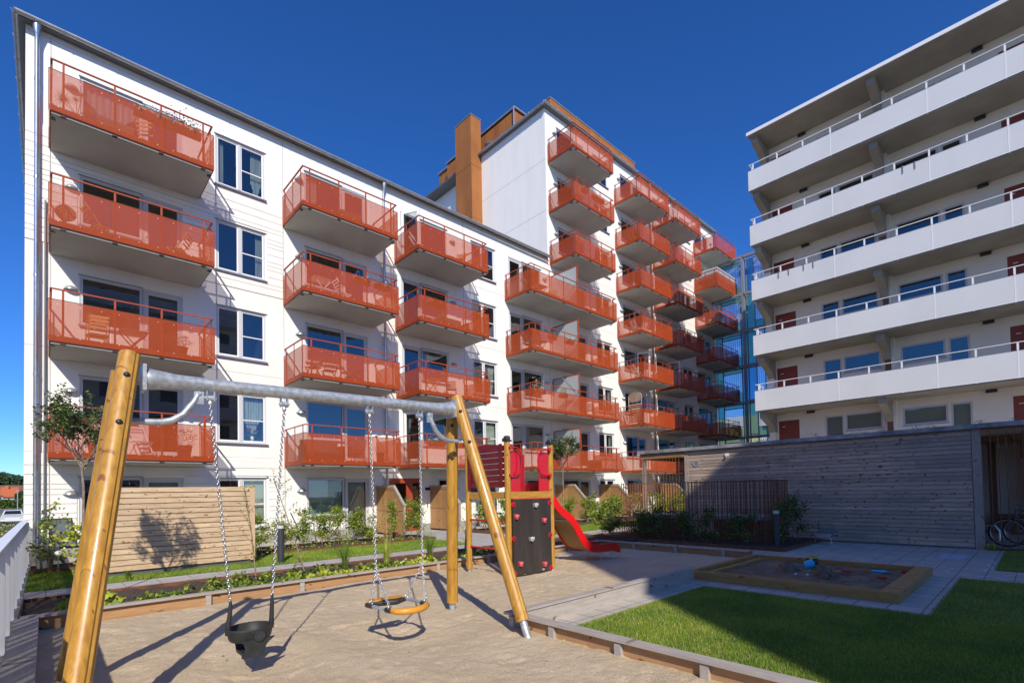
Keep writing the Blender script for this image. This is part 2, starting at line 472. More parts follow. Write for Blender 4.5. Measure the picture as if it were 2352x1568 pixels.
# ------------------------------------------------------------ mesh helpers
class MB:
    def __init__(s):
        s.v = []; s.f = []; s.m = []; s.g = []
    def add(s, vs, fs, m=0):
        o = len(s.v)
        s.g.append((vs, fs, m))
        s.v += [tuple(p) for p in vs]
        s.f += [tuple(i + o for i in f) for f in fs]
        s.m += [m] * len(fs)
        return s
    def box(s, x0, x1, y0, y1, z0, z1, m=0):
        x0, x1 = min(x0, x1), max(x0, x1); y0, y1 = min(y0, y1), max(y0, y1); z0, z1 = min(z0, z1), max(z0, z1)
        return s.add([(x0, y0, z0), (x1, y0, z0), (x1, y1, z0), (x0, y1, z0), (x0, y0, z1), (x1, y0, z1), (x1, y1, z1), (x0, y1, z1)],
                     [(0, 3, 2, 1), (4, 5, 6, 7), (0, 1, 5, 4), (1, 2, 6, 5), (2, 3, 7, 6), (3, 0, 4, 7)], m)
    def quad(s, a, b, c, d, m=0):
        return s.add([a, b, c, d], [(0, 1, 2, 3)], m)
    def bar(s, a, b, w, h, up=(0, 0, 1), m=0):
        a = Vector(a); b = Vector(b); d = (b - a).normalized(); up = Vector(up)
        if abs(d.dot(up)) > .98: up = Vector((0, 1, 0))
        sx = d.cross(up).normalized() * w / 2; sz = sx.cross(d).normalized() * h / 2
        vs = [p + i * sx + j * sz for p in (a, b) for i, j in ((-1, -1), (1, -1), (1, 1), (-1, 1))]
        return s.add(vs, [(3, 2, 1, 0), (4, 5, 6, 7), (0, 1, 5, 4), (1, 2, 6, 5), (2, 3, 7, 6), (3, 0, 4, 7)], m)
    def tube(s, pts, r, n=8, m=0, cap=True):
        pts = [Vector(p) for p in pts]
        rs = r if isinstance(r, (list, tuple)) else [r] * len(pts)
        rings = []
        t0 = (pts[1] - pts[0]).normalized()
        ref = Vector((0, 0, 1)) if abs(t0.z) < .9 else Vector((1, 0, 0))
        nx = t0.cross(ref).normalized()
        vs = []
        for i, p in enumerate(pts):
            t = (pts[min(i + 1, len(pts) - 1)] - pts[max(i - 1, 0)]).normalized()
            nx = (nx - t * nx.dot(t)).normalized()
            ny = t.cross(nx)
            for k in range(n):
                a = 2 * math.pi * k / n
                vs.append(p + (nx * math.cos(a) + ny * math.sin(a)) * rs[i])
        fs = []
        for i in range(len(pts) - 1):
            for k in range(n):
                k2 = (k + 1) % n
                fs.append((i * n + k, i * n + k2, (i + 1) * n + k2, (i + 1) * n + k))
        if cap:
            fs.append(tuple(range(n - 1, -1, -1)))
            fs.append(tuple((len(pts) - 1) * n + k for k in range(n)))
        return s.add(vs, fs, m)
    def lathe(s, prof, c=(0, 0, 0), n=20, m=0, axis='z'):
        vs = []; fs = []
        for r, z in prof:
            for k in range(n):
                a = 2 * math.pi * k / n
                p = (r * math.cos(a), r * math.sin(a), z)
                if axis == 'y': p = (p[0], p[2], p[1])
                if axis == 'x': p = (p[2], p[0], p[1])
                vs.append((p[0] + c[0], p[1] + c[1], p[2] + c[2]))
        for i in range(len(prof) - 1):
            for k in range(n):
                k2 = (k + 1) % n
                fs.append((i * n + k, i * n + k2, (i + 1) * n + k2, (i + 1) * n + k))
        return s.add(vs, fs, m)
    def prism(s, outline, plane, a, b, m=0):
        """outline 2d points; plane 'xz' extruded along y a..b, 'yz' along x, 'xy' along z"""
        def P(u, v, w):
            return {'xz': (u, w, v), 'yz': (w, u, v), 'xy': (u, v, w)}[plane]
        n = len(outline)
        vs = [P(u, v, a) for u, v in outline] + [P(u, v, b) for u, v in outline]
        fs = [tuple(range(n)), tuple(range(2 * n - 1, n - 1, -1))] + [(i, (i + 1) % n, n + (i + 1) % n, n + i) for i in range(n)]
        return s.add(vs, fs, m)
    def blob(s, c, r, n=8, m=0, jit=.15):
        vs = []; fs = []
        rr = random.Random(int(c[0] * 977 + c[1] * 31 + c[2] * 7))
        rows = n // 2 + 1
        for i in range(rows):
            th = math.pi * i / (rows - 1)
            for k in range(n):
                a = 2 * math.pi * k / n
                q = 1 + rr.uniform(-jit, jit)
                vs.append((c[0] + r[0] * q * math.sin(th) * math.cos(a), c[1] + r[1] * q * math.sin(th) * math.sin(a), c[2] + r[2] * q * math.cos(th)))
        for i in range(rows - 1):
            for k in range(n):
                k2 = (k + 1) % n
                fs.append((i * n + k, (i + 1) * n + k, (i + 1) * n + k2, i * n + k2))
        return s.add(vs, fs, m)
    def build(s, name, mats, parent=None, smooth=False, local=False):
        me = bpy.data.meshes.new(name)
        v = np.array(s.v, dtype=np.float32).reshape(-1, 3)
        if parent is not None and not local:
            w = np.array(wloc(parent), dtype=np.float32)
            v = v - w
        me.from_pydata(v.tolist(), [], s.f)
        if not isinstance(mats, (list, tuple)): mats = [mats]
        for m in mats: me.materials.append(MT[m] if isinstance(m, str) else m)
        if len(mats) > 1: me.polygons.foreach_set('material_index', s.m)
        if smooth is True:
            me.polygons.foreach_set('use_smooth', [True] * len(me.polygons))
        me.update()
        o = bpy.data.objects.new(name, me)
        COL.objects.link(o)
        if smooth == 'auto':
            me.polygons.foreach_set('use_smooth', [True] * len(me.polygons))
            try: me.set_sharp_from_angle(angle=R(35))
            except Exception: pass
        if parent is not None: o.parent = parent
        return o

def each(mb, name, mats, parent=None, smooth=False):
    out = []
    for vs, fs, m in mb.g:
        q = MB(); q.add(vs, fs, m); out.append(q.build(name, mats, parent, smooth))
    return out

def wloc(o):
    l = Vector((0, 0, 0))
    while o is not None:
        l += o.location
        o = o.parent
    return tuple(l)

def thing(name, label, cat, loc=(0, 0, 0), group=None):
    o = bpy.data.objects.new(name, None)
    o.empty_display_size = .3
    COL.objects.link(o)
    o.location = loc
    o['label'] = label; o['category'] = cat
    if group: o['group'] = group
    return o
def tag(o, label, cat, group=None, kind=None):
    o['label'] = label; o['category'] = cat
    if group: o['group'] = group
    if kind: o['kind'] = kind
    return o
def struct(o, kind='structure'):
    o['kind'] = kind
    return o
def kids(o, allobs):
    return [c for c in allobs if c.parent == o]
def dup(o, parent=None, loc=None, label=None, rotz=None):
    allobs = list(COL.objects)
    def rec(src, par):
        c = src.copy(); COL.objects.link(c); c.parent = par
        for ch in kids(src, allobs): rec(ch, c)
        return c
    c = rec(o, parent)
    if loc is not None: c.location = loc
    if rotz is not None: c.rotation_euler = (0, 0, rotz)
    if label: c['label'] = label
    return c

# leaves as numpy quads ------------------------------------------------------
def leaf_mesh(name, pts, size, mat_, parent=None, flat=.5, aspect=1.5, mats=None, seed=0):
    g = np.random.default_rng(seed)
    pts = np.asarray(pts, dtype=float)
    n = len(pts)
    d = g.normal(size=(n, 3)); d[:, 2] *= flat
    d /= np.linalg.norm(d, axis=1)[:, None]
    q = g.normal(size=(n, 3)); q[:, 2] *= .6
    w = np.cross(d, q); w /= np.linalg.norm(w, axis=1)[:, None] + 1e-9
    s = size * g.uniform(.6, 1.25, n)[:, None]
    a = pts - d * s * .5; b = pts + w * s * .5 / aspect; c = pts + d * s * .5; e = pts - w * s * .5 / aspect
    nrm = np.cross(d, w)
    b = b + nrm * s * .12; e = e + nrm * s * .12
    v = np.stack([a, b, c, e], 1).reshape(-1, 3)
    if parent is not None: v = v - np.array(wloc(parent))
    me = bpy.data.meshes.new(name)
    me.vertices.add(4 * n); me.vertices.foreach_set('co', v.astype(np.float32).ravel())
    me.loops.add(4 * n); me.loops.foreach_set('vertex_index', np.arange(4 * n, dtype=np.int32))
    me.polygons.add(n); me.polygons.foreach_set('loop_start', np.arange(0, 4 * n, 4, dtype=np.int32))
    try: me.polygons.foreach_set('loop_total', np.full(n, 4, dtype=np.int32))
    except Exception: pass
    ml = mats or [mat_]
    for m in ml: me.materials.append(MT[m] if isinstance(m, str) else m)
    if len(ml) > 1: me.polygons.foreach_set('material_index', g.integers(0, len(ml), n).astype(np.int32))
    me.update(calc_edges=True)
    o = bpy.data.objects.new(name, me)
    COL.objects.link(o)
    if parent is not None: o.parent = parent
    return o

def blades(name, regions, mat_, h=.05, w=.006, seed=3, parent=None, lean=.5, z0=.012):
    g = np.random.default_rng(seed)
    P = []
    for (x0, x1, y0, y1, dens) in regions:
        n = int((x1 - x0) * (y1 - y0) * dens)
        P.append(np.c_[g.uniform(x0, x1, n), g.uniform(y0, y1, n), np.full(n, z0)])
    P = np.concatenate(P); n = len(P)
    a = g.uniform(0, 2 * np.pi, n)
    dx = np.c_[np.cos(a), np.sin(a), np.zeros(n)] * w * .5
    cl = .75 + .5 * np.sin(P[:, 0] * 2.1 + 1.3 * np.sin(P[:, 1] * 1.7)) * np.sin(P[:, 1] * 2.6) * .5
    hh = h * g.uniform(.5, 1.25, n) * (.8 + .4 * cl)
    le = g.normal(size=(n, 2)) * lean * hh[:, None] * .6
    tip = P + np.c_[le, hh]
    v = np.stack([P - dx, P + dx, tip], 1).reshape(-1, 3)
    if parent is not None: v = v - np.array(wloc(parent))
    me = bpy.data.meshes.new(name)
    me.vertices.add(3 * n); me.vertices.foreach_set('co', v.astype(np.float32).ravel())
    me.loops.add(3 * n); me.loops.foreach_set('vertex_index', np.arange(3 * n, dtype=np.int32))
    me.polygons.add(n); me.polygons.foreach_set('loop_start', np.arange(0, 3 * n, 3, dtype=np.int32))
    try: me.polygons.foreach_set('loop_total', np.full(n, 3, dtype=np.int32))
    except Exception: pass
    me.materials.append(MT[mat_])
    me.update(calc_edges=True)
    o = bpy.data.objects.new(name, me)
    COL.objects.link(o)
    if parent is not None: o.parent = parent
    return o


# ============================================================ setting
def gprof(y):
    xs = [-60, 19, 32, 60, 90, 118, 130, 160, 190, 300, 450, 620, 1600]
    zs = [-.06, -.06, -.25, -.7, -.85, -.2, 0, 1.8, 2.4, 6, 11, 15, 15]
    return float(np.interp(y, xs, zs))
mb = MB()
ys = [-400, -60, 19, 25, 32, 45, 60, 75, 90, 105, 118, 124, 130, 145, 160, 190, 240, 300, 450, 620, 1600]
xs = [-900, -300, -60, -20, 0, 60, 300, 1200]
vs = [(x, y, gprof(y)) for y in ys for x in xs]
nx = len(xs)
mb.add(vs, [(j * nx + i, j * nx + i + 1, (j + 1) * nx + i + 1, (j + 1) * nx + i) for j in range(len(ys) - 1) for i in range(nx - 1)])
struct(mb.build('ground', 'gravel'))
mb = MB(); mb.add([(-60, 118.3, -.17), (60, 118.3, -.17), (60, 129, .02), (-60, 129, .02)], [(0, 1, 2, 3)])
struct(mb.build('road', 'asphalt'))
mb = MB(); mb.add([(-24, 62, -.70), (30, 62, -.70), (30, 90, -.84), (-24, 90, -.84)], [(0, 1, 2, 3)])
struct(mb.build('car_park', 'asphalt'))
def slab(name, m, x0, x1, y0, y1, z0, z1):
    mb = MB(); mb.box(x0, x1, y0, y1, z0, z1)
    return struct(mb.build(name, m))
slab('courtyard_paving', 'paving', 3.85, 27.9, -8, 18.0, -.05, 0.0)
slab('courtyard_paving', 'paving', -.45, 3.85, 8.15, 18.0, -.05, -.004)
slab('path', 'pathpave', -.27, 12.6, 10.42, 11.85, -.02, .004)
slab('path', 'pathpave', 9.55, 12.0, 11.85, 17.95, -.02, .003)
slab('concrete_edging', 'edgeconc', -.50, -.27, 1.0, 17.8, -.05, .015)

# sand height field
def sandfield(name, m, x0, x1, y0, y1, z, amp, nfoot, step, seed, mask=None, hollows=()):
    g = np.random.default_rng(seed)
    nx = int((x1 - x0) / step) + 1; ny = int((y1 - y0) / step) + 1
    X, Y = np.meshgrid(np.linspace(x0, x1, nx), np.linspace(y0, y1, ny))
    Z = np.zeros_like(X)
    for k in range(26):
        a = g.uniform(0, 2 * np.pi); f = g.uniform(.5, 2)
        Z += np.sin((X * np.cos(a) + Y * np.sin(a)) * f + g.uniform(0, 6)) * .05 / f ** .5
    for k in range(nfoot):
        cx, cy = g.uniform(x0, x1), g.uniform(y0, y1); a = g.uniform(0, np.pi); r = g.uniform(.045, .13)
        i0 = max(0, int((cx - x0 - .45) / step)); i1 = int((cx - x0 + .45) / step) + 1
        j0 = max(0, int((cy - y0 - .45) / step)); j1 = int((cy - y0 + .45) / step) + 1
        Xs = X[j0:j1, i0:i1]; Ys = Y[j0:j1, i0:i1]
        lx = (Xs - cx) * np.cos(a) + (Ys - cy) * np.sin(a); ly = -(Xs - cx) * np.sin(a) + (Ys - cy) * np.cos(a)
        d = (lx / r) ** 2 + (ly / (r * .55)) ** 2
        Z[j0:j1, i0:i1] += g.uniform(-1.0, .6) * np.exp(-d) + .25 * np.exp(-(np.sqrt(d) - 1.5) ** 2 * 3)
    Z = z + amp * Z
    if hollows:
        for k in range(110):
            cx, cy = g.uniform(x0, x1), g.uniform(y0, y1); a = g.uniform(0, np.pi)
            lx = (X - cx) * np.cos(a) + (Y - cy) * np.sin(a); ly = -(X - cx) * np.sin(a) + (Y - cy) * np.cos(a)
            d = (lx / .15) ** 2 + (ly / .06) ** 2
            Z += -.013 * np.exp(-d ** 2) + .004 * np.exp(-(np.sqrt(d) - 1.35) ** 2 * 8)
        for hx, hy, rx, ry, dz in hollows:
            d = ((X - hx) / rx) ** 2 + ((Y - hy) / ry) ** 2
            Z += dz * np.exp(-d) - dz * .25 * np.exp(-(np.sqrt(d) - 1.9) ** 2 * 3)
    if hollows: Z = Z + .018 * np.clip((X - 3.4) / .4, 0, 1)
    lo = np.where(X > 3.8, .012, -.048) if hollows else z - .035
    Z = np.clip(Z, lo, z + .1)
    me = bpy.data.meshes.new(name)
    v = np.stack([X, Y, Z], -1).reshape(-1, 3)
    idx = np.arange(nx * ny).reshape(ny, nx)
    q = np.stack([idx[:-1, :-1], idx[:-1, 1:], idx[1:, 1:], idx[1:, :-1]], -1).reshape(-1, 4)
    if mask is not None:
        c = v[q].mean(1); q = q[mask(c[:, 0], c[:, 1])]
    me.from_pydata(v.tolist(), [], q.tolist())
    me.polygons.foreach_set('use_smooth', [True] * len(me.polygons))
    me.materials.append(MT[m]); me.update()
    o = bpy.data.objects.new(name, me); COL.objects.link(o)
    return o
struct(sandfield('playground_sand', 'sand', -.24, 10.92, -1.6, 8.2, .02, .0105, 5200, .028, 5,
                 mask=lambda x, y: (y > 4.16) | (x < 3.84), hollows=[(1.40, 4.95, .35, .6, -.055), (2.72, 4.8, .35, .6, -.055), (9.45, 6.9, .25, .4, -.03), (6.4, 6.1, .4, .3, -.025)]))

# lawns (turf sheet + blades)
def lawn(name, rects):
    for i, (x0, x1, y0, y1) in enumerate(rects):
        slab(name, 'turf', x0, x1, y0, y1, -.03, .010)
lawn('lawn', [(3.86, 7.55, -3, 3.68), (7.55, 10.85, -3, .95), (12.25, 15.85, -3, .62), (-.26, 9.35, 11.87, 13.95), (-.26, 4.0, 13.95, 14.5), (12.4, 24, 11.87, 13.9)])
g1 = blades('lawn_grass', [(3.86, 7.56, -.2, 3.70, 11000), (7.5, 10.87, -.2, .97, 5000), (12.25, 15.85, -.2, .64, 2500)], 'grass', .025, .005, 3)
struct(g1, 'stuff'); tag(g1, 'short mown grass beside the playground sand', 'grass')
g2 = blades('lawn_grass', [(-.26, 9.37, 11.86, 13.96, 2600), (-.26, 4.0, 13.95, 14.5, 2200), (12.4, 23, 11.86, 13.9, 1200)], 'grass', .045, .009, 4)
g3 = blades('dry_grass', [(3.86, 7.56, -.2, 3.70, 380), (7.5, 10.87, -.2, .97, 250), (-.26, 9.37, 11.86, 13.96, 120)], 'straw', .038, .006, 8)
struct(g3, 'stuff'); tag(g3, 'scattered dry straw coloured blades in the lawn', 'grass')
struct(g2, 'stuff'); tag(g2, 'strip of green lawn along the white facade', 'grass')

# ============================================================ white building with red balconies
YF = 17.896; YB = 16.056
Z1P = 2.570   # bottom of the first panel
FH = 2.8
bA = thing('apartment_building', 'long white apartment building with red balconies and a taller rear block', 'building', (0, YF, 0))
HEAD = [2.17, 4.94, 7.72, 10.50, 13.28, 16.08, 18.87, 21.70]
holes = []      # x0,x1,z0,z1
wins = []       # kind,x,head,opts
def H(x0, x1, z0, z1): holes.append((x0, x1, z0, z1))
def combo(x, k, kind, **o):   # window+door set, 2.40 wide
    h = HEAD[k]; wins.append((kind, x, h, k, o))
    if kind == 'WD':
        H(x, x + 1.40, h - 1.36, h); H(x + 1.40, x + 2.40, h - 2.12, h)
    else:
        H(x, x + .95, h - 2.12, h); H(x + .95, x + 2.36, h - 1.36, h)
def twin(x, k, w=1.48, hgt=1.62, **o):
    h = HEAD[k]; wins.append(('T', x, h, k, dict(w=w, hgt=hgt, **o))); H(x, x + w, h - hgt, h)
for k in range(5):
    combo(.66, k, 'WD', cur=['', '', '', 'dark', 'c2'][k], blind=0)
    twin(3.96, k, cur=['blindr', 'c2', '', 'c3', 'c1'][k])
    combo(6.78, k, 'WD', blind=1 if k == 0 else 0, cur=['', '', '', '', 'c1'][k])
    if k: combo(10.70, k, 'DW', cur=['', 'bl', 'c1', '', ''][k], open_=(k in (1, 4)))
    twin(14.42, k, hgt=1.58, cur=['blindy', 'blindr', 'c1', '', ''][k])
    combo(16.80, k, 'DW', cur=['', 'c1', '', '', ''][k])
for k in range(8):
    if k < 7 or k == 7:
        combo(20.64, k, 'WD', cur=['', '', '', '', '', '', '', ''][k])
        twin(23.92, k, hgt=1.5, cur='c3' if k in (1, 2) else '')
        combo(26.72, k, 'WD', cur='c1' if k in (1, 3) else '', open_=(k == 3))
        combo(30.61, k, 'WD', open_=(k == 3))
        twin(34.36, k, hgt=1.5, cur='c3' if k == 1 else '')
        combo(36.60, k, 'WD')
H(10.02, 11.52, 0.0, 2.19)
H(12.40, 13.36, 0.0, 2.19)
def wall_with_holes(mb, x0, x1, z0, z1, hs, y, depth=.10, m=0, axis='x', sign=1):
    hs = [h for h in hs if h[0] < x1 and h[1] > x0 and h[2] < z1 and h[3] > z0]
    cx = sorted(set([x0, x1] + [min(max(v, x0), x1) for h in hs for v in h[:2]]))
    cz = sorted(set([z0, z1] + [min(max(v, z0), z1) for h in hs for v in h[2:]]))
    def P(a, d, z):
        return (a, y + d * sign, z) if axis == 'x' else (y + d * sign, a, z)
    for i in range(len(cx) - 1):
        # merge vertical runs
        run = None
        for j in range(len(cz) - 1):
            mx, mz = (cx[i] + cx[i + 1]) / 2, (cz[j] + cz[j + 1]) / 2
            solid = not any(h[0] < mx < h[1] and h[2] < mz < h[3] for h in hs)
            if solid:
                if run is None: run = cz[j]
            if (not solid or j == len(cz) - 2) and run is not None:
                top = cz[j + 1] if solid else cz[j]
                mb.quad(P(cx[i], 0, run), P(cx[i + 1], 0, run), P(cx[i + 1], 0, top), P(cx[i], 0, top), m)
                run = None
    for h in hs:
        a0, a1, b0, b1 = h
        mb.quad(P(a0, 0, b0), P(a0, depth, b0), P(a0, depth, b1), P(a0, 0, b1), m)
        mb.quad(P(a1, 0, b0), P(a1, 0, b1), P(a1, depth, b1), P(a1, depth, b0), m)
        mb.quad(P(a0, 0, b1), P(a0, depth, b1), P(a1, depth, b1), P(a1, 0, b1), m)
        mb.quad(P(a0, 0, b0), P(a1, 0, b0), P(a1, depth, b0), P(a0, depth, b0), m)
mb = MB()
wall_with_holes(mb, -.42, 19.7, .28, 14.10, holes, YF)
wall_with_holes(mb, 19.7, 39.85, .28, 22.35, holes, YF)
# ends, backs
mb.quad((-.42, YF, -.05), (-.42, YF + 12, -.05), (-.42, YF + 12, 14.1), (-.42, YF, 14.1))
mb.quad((39.85, YF, -.05), (39.85, YF, 22.35), (39.85, YF + 12, 22.35), (39.85, YF + 12, -.05))
mb.quad((-.42, YF + 12, -.05), (39.85, YF + 12, -.05), (39.85, YF + 12, 22.35), (-.42, YF + 12, 14.1))
gh = [(24.95, 25.45, 19.8, 21.5)]
mb.quad((19.7, YF, 13.9), (19.7, YF, 22.35), (19.7, 23.24, 22.35), (19.7, 23.24, 13.9))
mb.build('wall', 'white', bA)
# rear white piece beyond the rust shaft
mb = MB()
wall_with_holes(mb, 23.24, 33, 13.5, 22.45, [(25.95, 26.55, 19.2, 21.25), (28.75, 29.6, 20.0, 21.25)], 20.25, axis='y')
mb.build('rear_wall', 'white', bA)
for (a, b, c, d) in [(25.95, 26.55, 19.2, 21.25), (28.75, 29.6, 20.0, 21.25)]:
    mb = MB(); mb.box(20.27, 20.32, a, b, c, d, 0); mb.box(20.262, 20.268, a + .06, b - .06, c + .06, d - .06, 1)
    mb.build('window', ['frame', 'darkzinc'], bA)
# plinth
mb = MB()
for a, b in [(-.40, 10.02), (11.52, 12.40), (13.36, 39.8)]:
    mb.box(a, b, YF + .012, YF + .3, -.04, .28)
each(mb, 'plinth', 'edgeconc', bA)
# siding boards with real gaps
mb = MB()
def siding(x0, x1, zs, hs, th=.024):
    global mb
    for z0, z1 in zip(zs[:-1], zs[1:]):
        z1 = z1 - .020
        cuts = sorted([(max(h[0] - .05, x0), min(h[1] + .05, x1)) for h in hs if h[0] < x1 and h[1] > x0 and h[2] - .06 < z1 and h[3] + .02 > z0])
        c = x0
        for a, b in cuts:
            if a > c + .03: mb.box(c, a, YF - th, YF + .004, z0, z1)
            c = max(c, b)
        if c < x1 - .03: mb.box(c, x1, YF - th, YF + .004, z0, z1)
def zseq(z0, z1, seed):
    r = random.Random(seed); out = [z0]
    pat = [.25, .14, .14, .25, .14, .25, .25, .14, .14, .25]
    i = 0
    while out[-1] < z1 - .2:
        out.append(out[-1] + pat[(i + seed) % len(pat)]); i += 1
    out[-1] = z1
    return out
for x0, x1, za, zb, sd in ((-.42, .055, .30, 2.82, 0), (.085, 6.01, .30, 2.82, 0), (-.42, .055, 8.40, 11.55, 3), (.085, 6.01, 8.40, 11.55, 3), (33.2, 39.83, 16.9, 21.9, 1), (33.2, 39.83, 7.9, 10.9, 2)):
    mb = MB()
    siding(x0, x1, zseq(za, zb, sd), holes)
    mb.build('siding_boards', 'white_siding', bA)
# sealed joints between wall elements
mb = MB()
for x, a, b in [(.07, .3, 14.0), (6.03, .3, 14.0), (13.95, .3, 14.0), (19.72, 2.4, 22.3), (26.1, .3, 22.3), (30.2, 2.6, 22.3), (33.18, .3, 22.3)]:
    mb.box(x - .012, x + .012, YF - .0035, YF + .003, a, b)
for k in range(1, 8):
    z = 2.84 + 2.78 * (k - 1)
    x0, x1 = (-.42, 39.8) if z < 14 else (19.73, 39.8)
    c = x0
    for h in sorted([h for h in holes if h[2] < z < h[3]]):
        if h[0] > c: mb.box(c, h[0] - .01, YF - .0025, YF + .003, z - .008, z + .008)
        c = max(c, h[1] + .01)
    mb.box(c, x1, YF - .0025, YF + .003, z - .008, z + .008)
for z in (16.72, 19.53):
    mb.box(19.7 - .003, 19.703, YF - .002, 23.24, z - .012, z + .012)
mb.build('wall_joint', 'seal', bA)

# windows
def pane_rect(mb, x0, x1, z0, z1, fw, y, m=0, th=.05):
    mb.box(x0, x0 + fw, y, y + th, z0, z1, m); mb.box(x1 - fw, x1, y, y + th, z0, z1, m)
    mb.box(x0 + fw, x1 - fw, y, y + th, z0, z0 + fw, m); mb.box(x0 + fw, x1 - fw, y, y + th, z1 - fw, z1, m)
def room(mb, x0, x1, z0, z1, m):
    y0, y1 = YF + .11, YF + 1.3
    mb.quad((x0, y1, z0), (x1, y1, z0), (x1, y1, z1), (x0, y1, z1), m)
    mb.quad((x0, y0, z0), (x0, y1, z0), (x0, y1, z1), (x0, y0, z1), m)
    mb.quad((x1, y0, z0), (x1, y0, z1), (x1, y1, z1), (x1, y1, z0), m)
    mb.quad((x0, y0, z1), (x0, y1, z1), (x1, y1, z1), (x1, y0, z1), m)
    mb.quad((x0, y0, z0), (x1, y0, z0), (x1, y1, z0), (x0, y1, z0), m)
def curtain(par, x0, x1, z0, z1, kind='curtain', wavy=True, y=None, drop=0):
    mb = MB(); y = y or YF + .20
    n = 28
    vs = []
    for i in range(n + 1):
        x = x0 + (x1 - x0) * i / n
        dy = .025 * math.sin(i * 1.9) if wavy else 0
        zb = z0 + (drop * (.5 + .5 * math.cos(i / n * math.pi * 2)) if drop else 0)
        vs += [(x, y + dy, zb), (x, y + dy, z1)]
    mb.add(vs, [(2 * i, 2 * i + 2, 2 * i + 3, 2 * i + 1) for i in range(n)])
    return mb.build('blind' if not wavy else 'curtain', kind, par)
yf = YF + .045
for kind, x, h, k, o in wins:
    f = MB(); g = MB()
    wname = 'window'
    if kind == 'T':
        w, hh = o['w'], o['hgt']
        z0 = h - hh; mid = x + w * .47
        pane_rect(f, x, x + w, z0, h, .05, yf - .02, 0, .07)
        f.box(mid - .045, mid + .045, yf - .03, yf + .05, z0 + .05, h - .05, 0)
        pane_rect(f, x + .05, mid - .045, z0 + .05, h - .05, .035, yf, 1, .04)
        pane_rect(f, mid + .045, x + w - .05, z0 + .05, h - .05, .035, yf, 1, .04)
        f.box(mid + .08, x + w - .085, yf, yf + .03, z0 + hh * .46, z0 + hh * .46 + .03, 1)
        room(f, x + .01, x + w - .01, z0 + .01, h - .01, 2)
        g.box(x + .085, mid - .08, yf + .02, yf + .024, z0 + .085, h - .085)
        g.box(mid + .08, x + w - .085, yf + .02, yf + .024, z0 + .085, h - .085)
        spans = [(x + .06, mid - .04, z0), (mid + .04, x + w - .06, z0)]
    else:
        wd = (x, x + 1.40) if kind == 'WD' else (x + .95, x + 2.36)
        dr = (x + 1.40, x + 2.40) if kind == 'WD' else (x, x + .95)
        z0 = h - 1.36; zd = h - 2.12
        pane_rect(f, wd[0], wd[1], z0, h, .07, yf - .02, 0, .07)
        room(f, wd[0] + .01, wd[1] - .01, z0 + .01, h - .01, 2)
        g.box(wd[0] + .07, wd[1] - .07, yf + .02, yf + .024, z0 + .07, h - .07)
        spans = [(wd[0] + .07, wd[1] - .07, z0), (dr[0] + .12, dr[1] - .12, zd)]
    win = f.build(wname, ['frame', 'framew', 'room'], bA)
    g.build('pane', 'pane', win)
    s = MB()
    sx = (x - .04, x + o['w'] + .04) if kind == 'T' else (wd[0] - .03, wd[1] - (0.0 if kind == 'WD' else -.03))
    s.box(sx[0], sx[1], YF - .07, YF + .04, z0 - .035, z0 - .012)
    s.box(sx[0], sx[1], YF - .075, YF - .07, z0 - .06, z0 - .012)
    s.build('sill', 'sill', win)
    s = MB(); s.box(sx[0], sx[1], YF - .03, YF + .02, h + .002, h + .02); s.build('head_flashing', 'sill', win)
    c = o.get('cur', '')
    if kind != 'T':
        if o.get('blind'):
            curtain(win, wd[0] + .06, wd[1] - .06, z0, h - .05, 'blind', False)
    if c == 'c1':
        a, b, zz = spans[0]; curtain(win, a, a + (b - a) * .35, zz, h - .04); 
        if kind == 'T': a, b, zz = spans[1]; curtain(win, b - (b - a) * .5, b, zz, h - .04, drop=.5)
    if c == 'c2':
        a, b, zz = spans[-1 if kind == 'T' else 0]; curtain(win, a, b, zz + .35, h - .04, drop=.5)
    if c == 'c3':
        a, b, zz = spans[1]; curtain(win, b - (b - a) * .3, b, zz, h - .04)
    if c == 'blindr':
        a, b, zz = spans[1]; curtain(win, a, b, zz, h - .05, 'blindy', False)
    if c == 'blindy':
        for a, b, zz in spans: curtain(win, a, b, zz, h - .05, 'blindy', False)
    if kind != 'T':
        d = MB(); dg = MB()
        hm = dr[1] - dr[0]
        pane_rect(d, dr[0], dr[1], zd, h, .05, yf - .02, 0, .07)
        room(d, dr[0] + .01, dr[1] - .01, zd + .01, h - .01, 2)
        op = o.get('open_')
        if op:
            # door leaf swung outwards about its left edge
            e = MB(); eg = MB()
            e.box(0, .84, -.02, .03, 0, .10); e.box(0, .84, -.02, .03, 1.92, 2.02)
            e.box(0, .10, -.02, .03, .10, 1.92); e.box(.74, .84, -.02, .03, .10, 1.92)
            eg.box(.10, .74, 0, .006, .10, 1.92)
            door = d.build('balcony_door', ['frame', 'framew', 'room'], bA)
            lf = e.build('door_leaf', 'framew', door, local=True)
            lf.location = (dr[0] + .05, -.02, zd + .05)
            lf.rotation_euler = (0, 0, R(-62 if kind == 'DW' else -70))
            gg = eg.build('door_pane', 'pane', door, local=True); gg.location = lf.location; gg.rotation_euler = lf.rotation_euler
        else:
            pane_rect(d, dr[0] + .05, dr[1] - .05, zd + .04, h - .05, .09, yf + .0, 0, .05)
            dg.box(dr[0] + .14, dr[1] - .14, yf + .02, yf + .024, zd + .13, h - .14)
            hx = dr[0] + .09 if kind == 'WD' else dr[1] - .09
            d.box(hx - .012, hx + .012, yf - .04, yf, h - 1.2, h - 1.05, 1)
            door = d.build('balcony_door', ['frame', 'framew', 'room'], bA)
            dg.build('pane', 'pane', door)
            if o.get('blind') or k == 0 and kind == 'WD' and x < 8:
                curtain(door, dr[0] + .13, dr[1] - .13, zd + .1, h - .13, 'blindy', False)
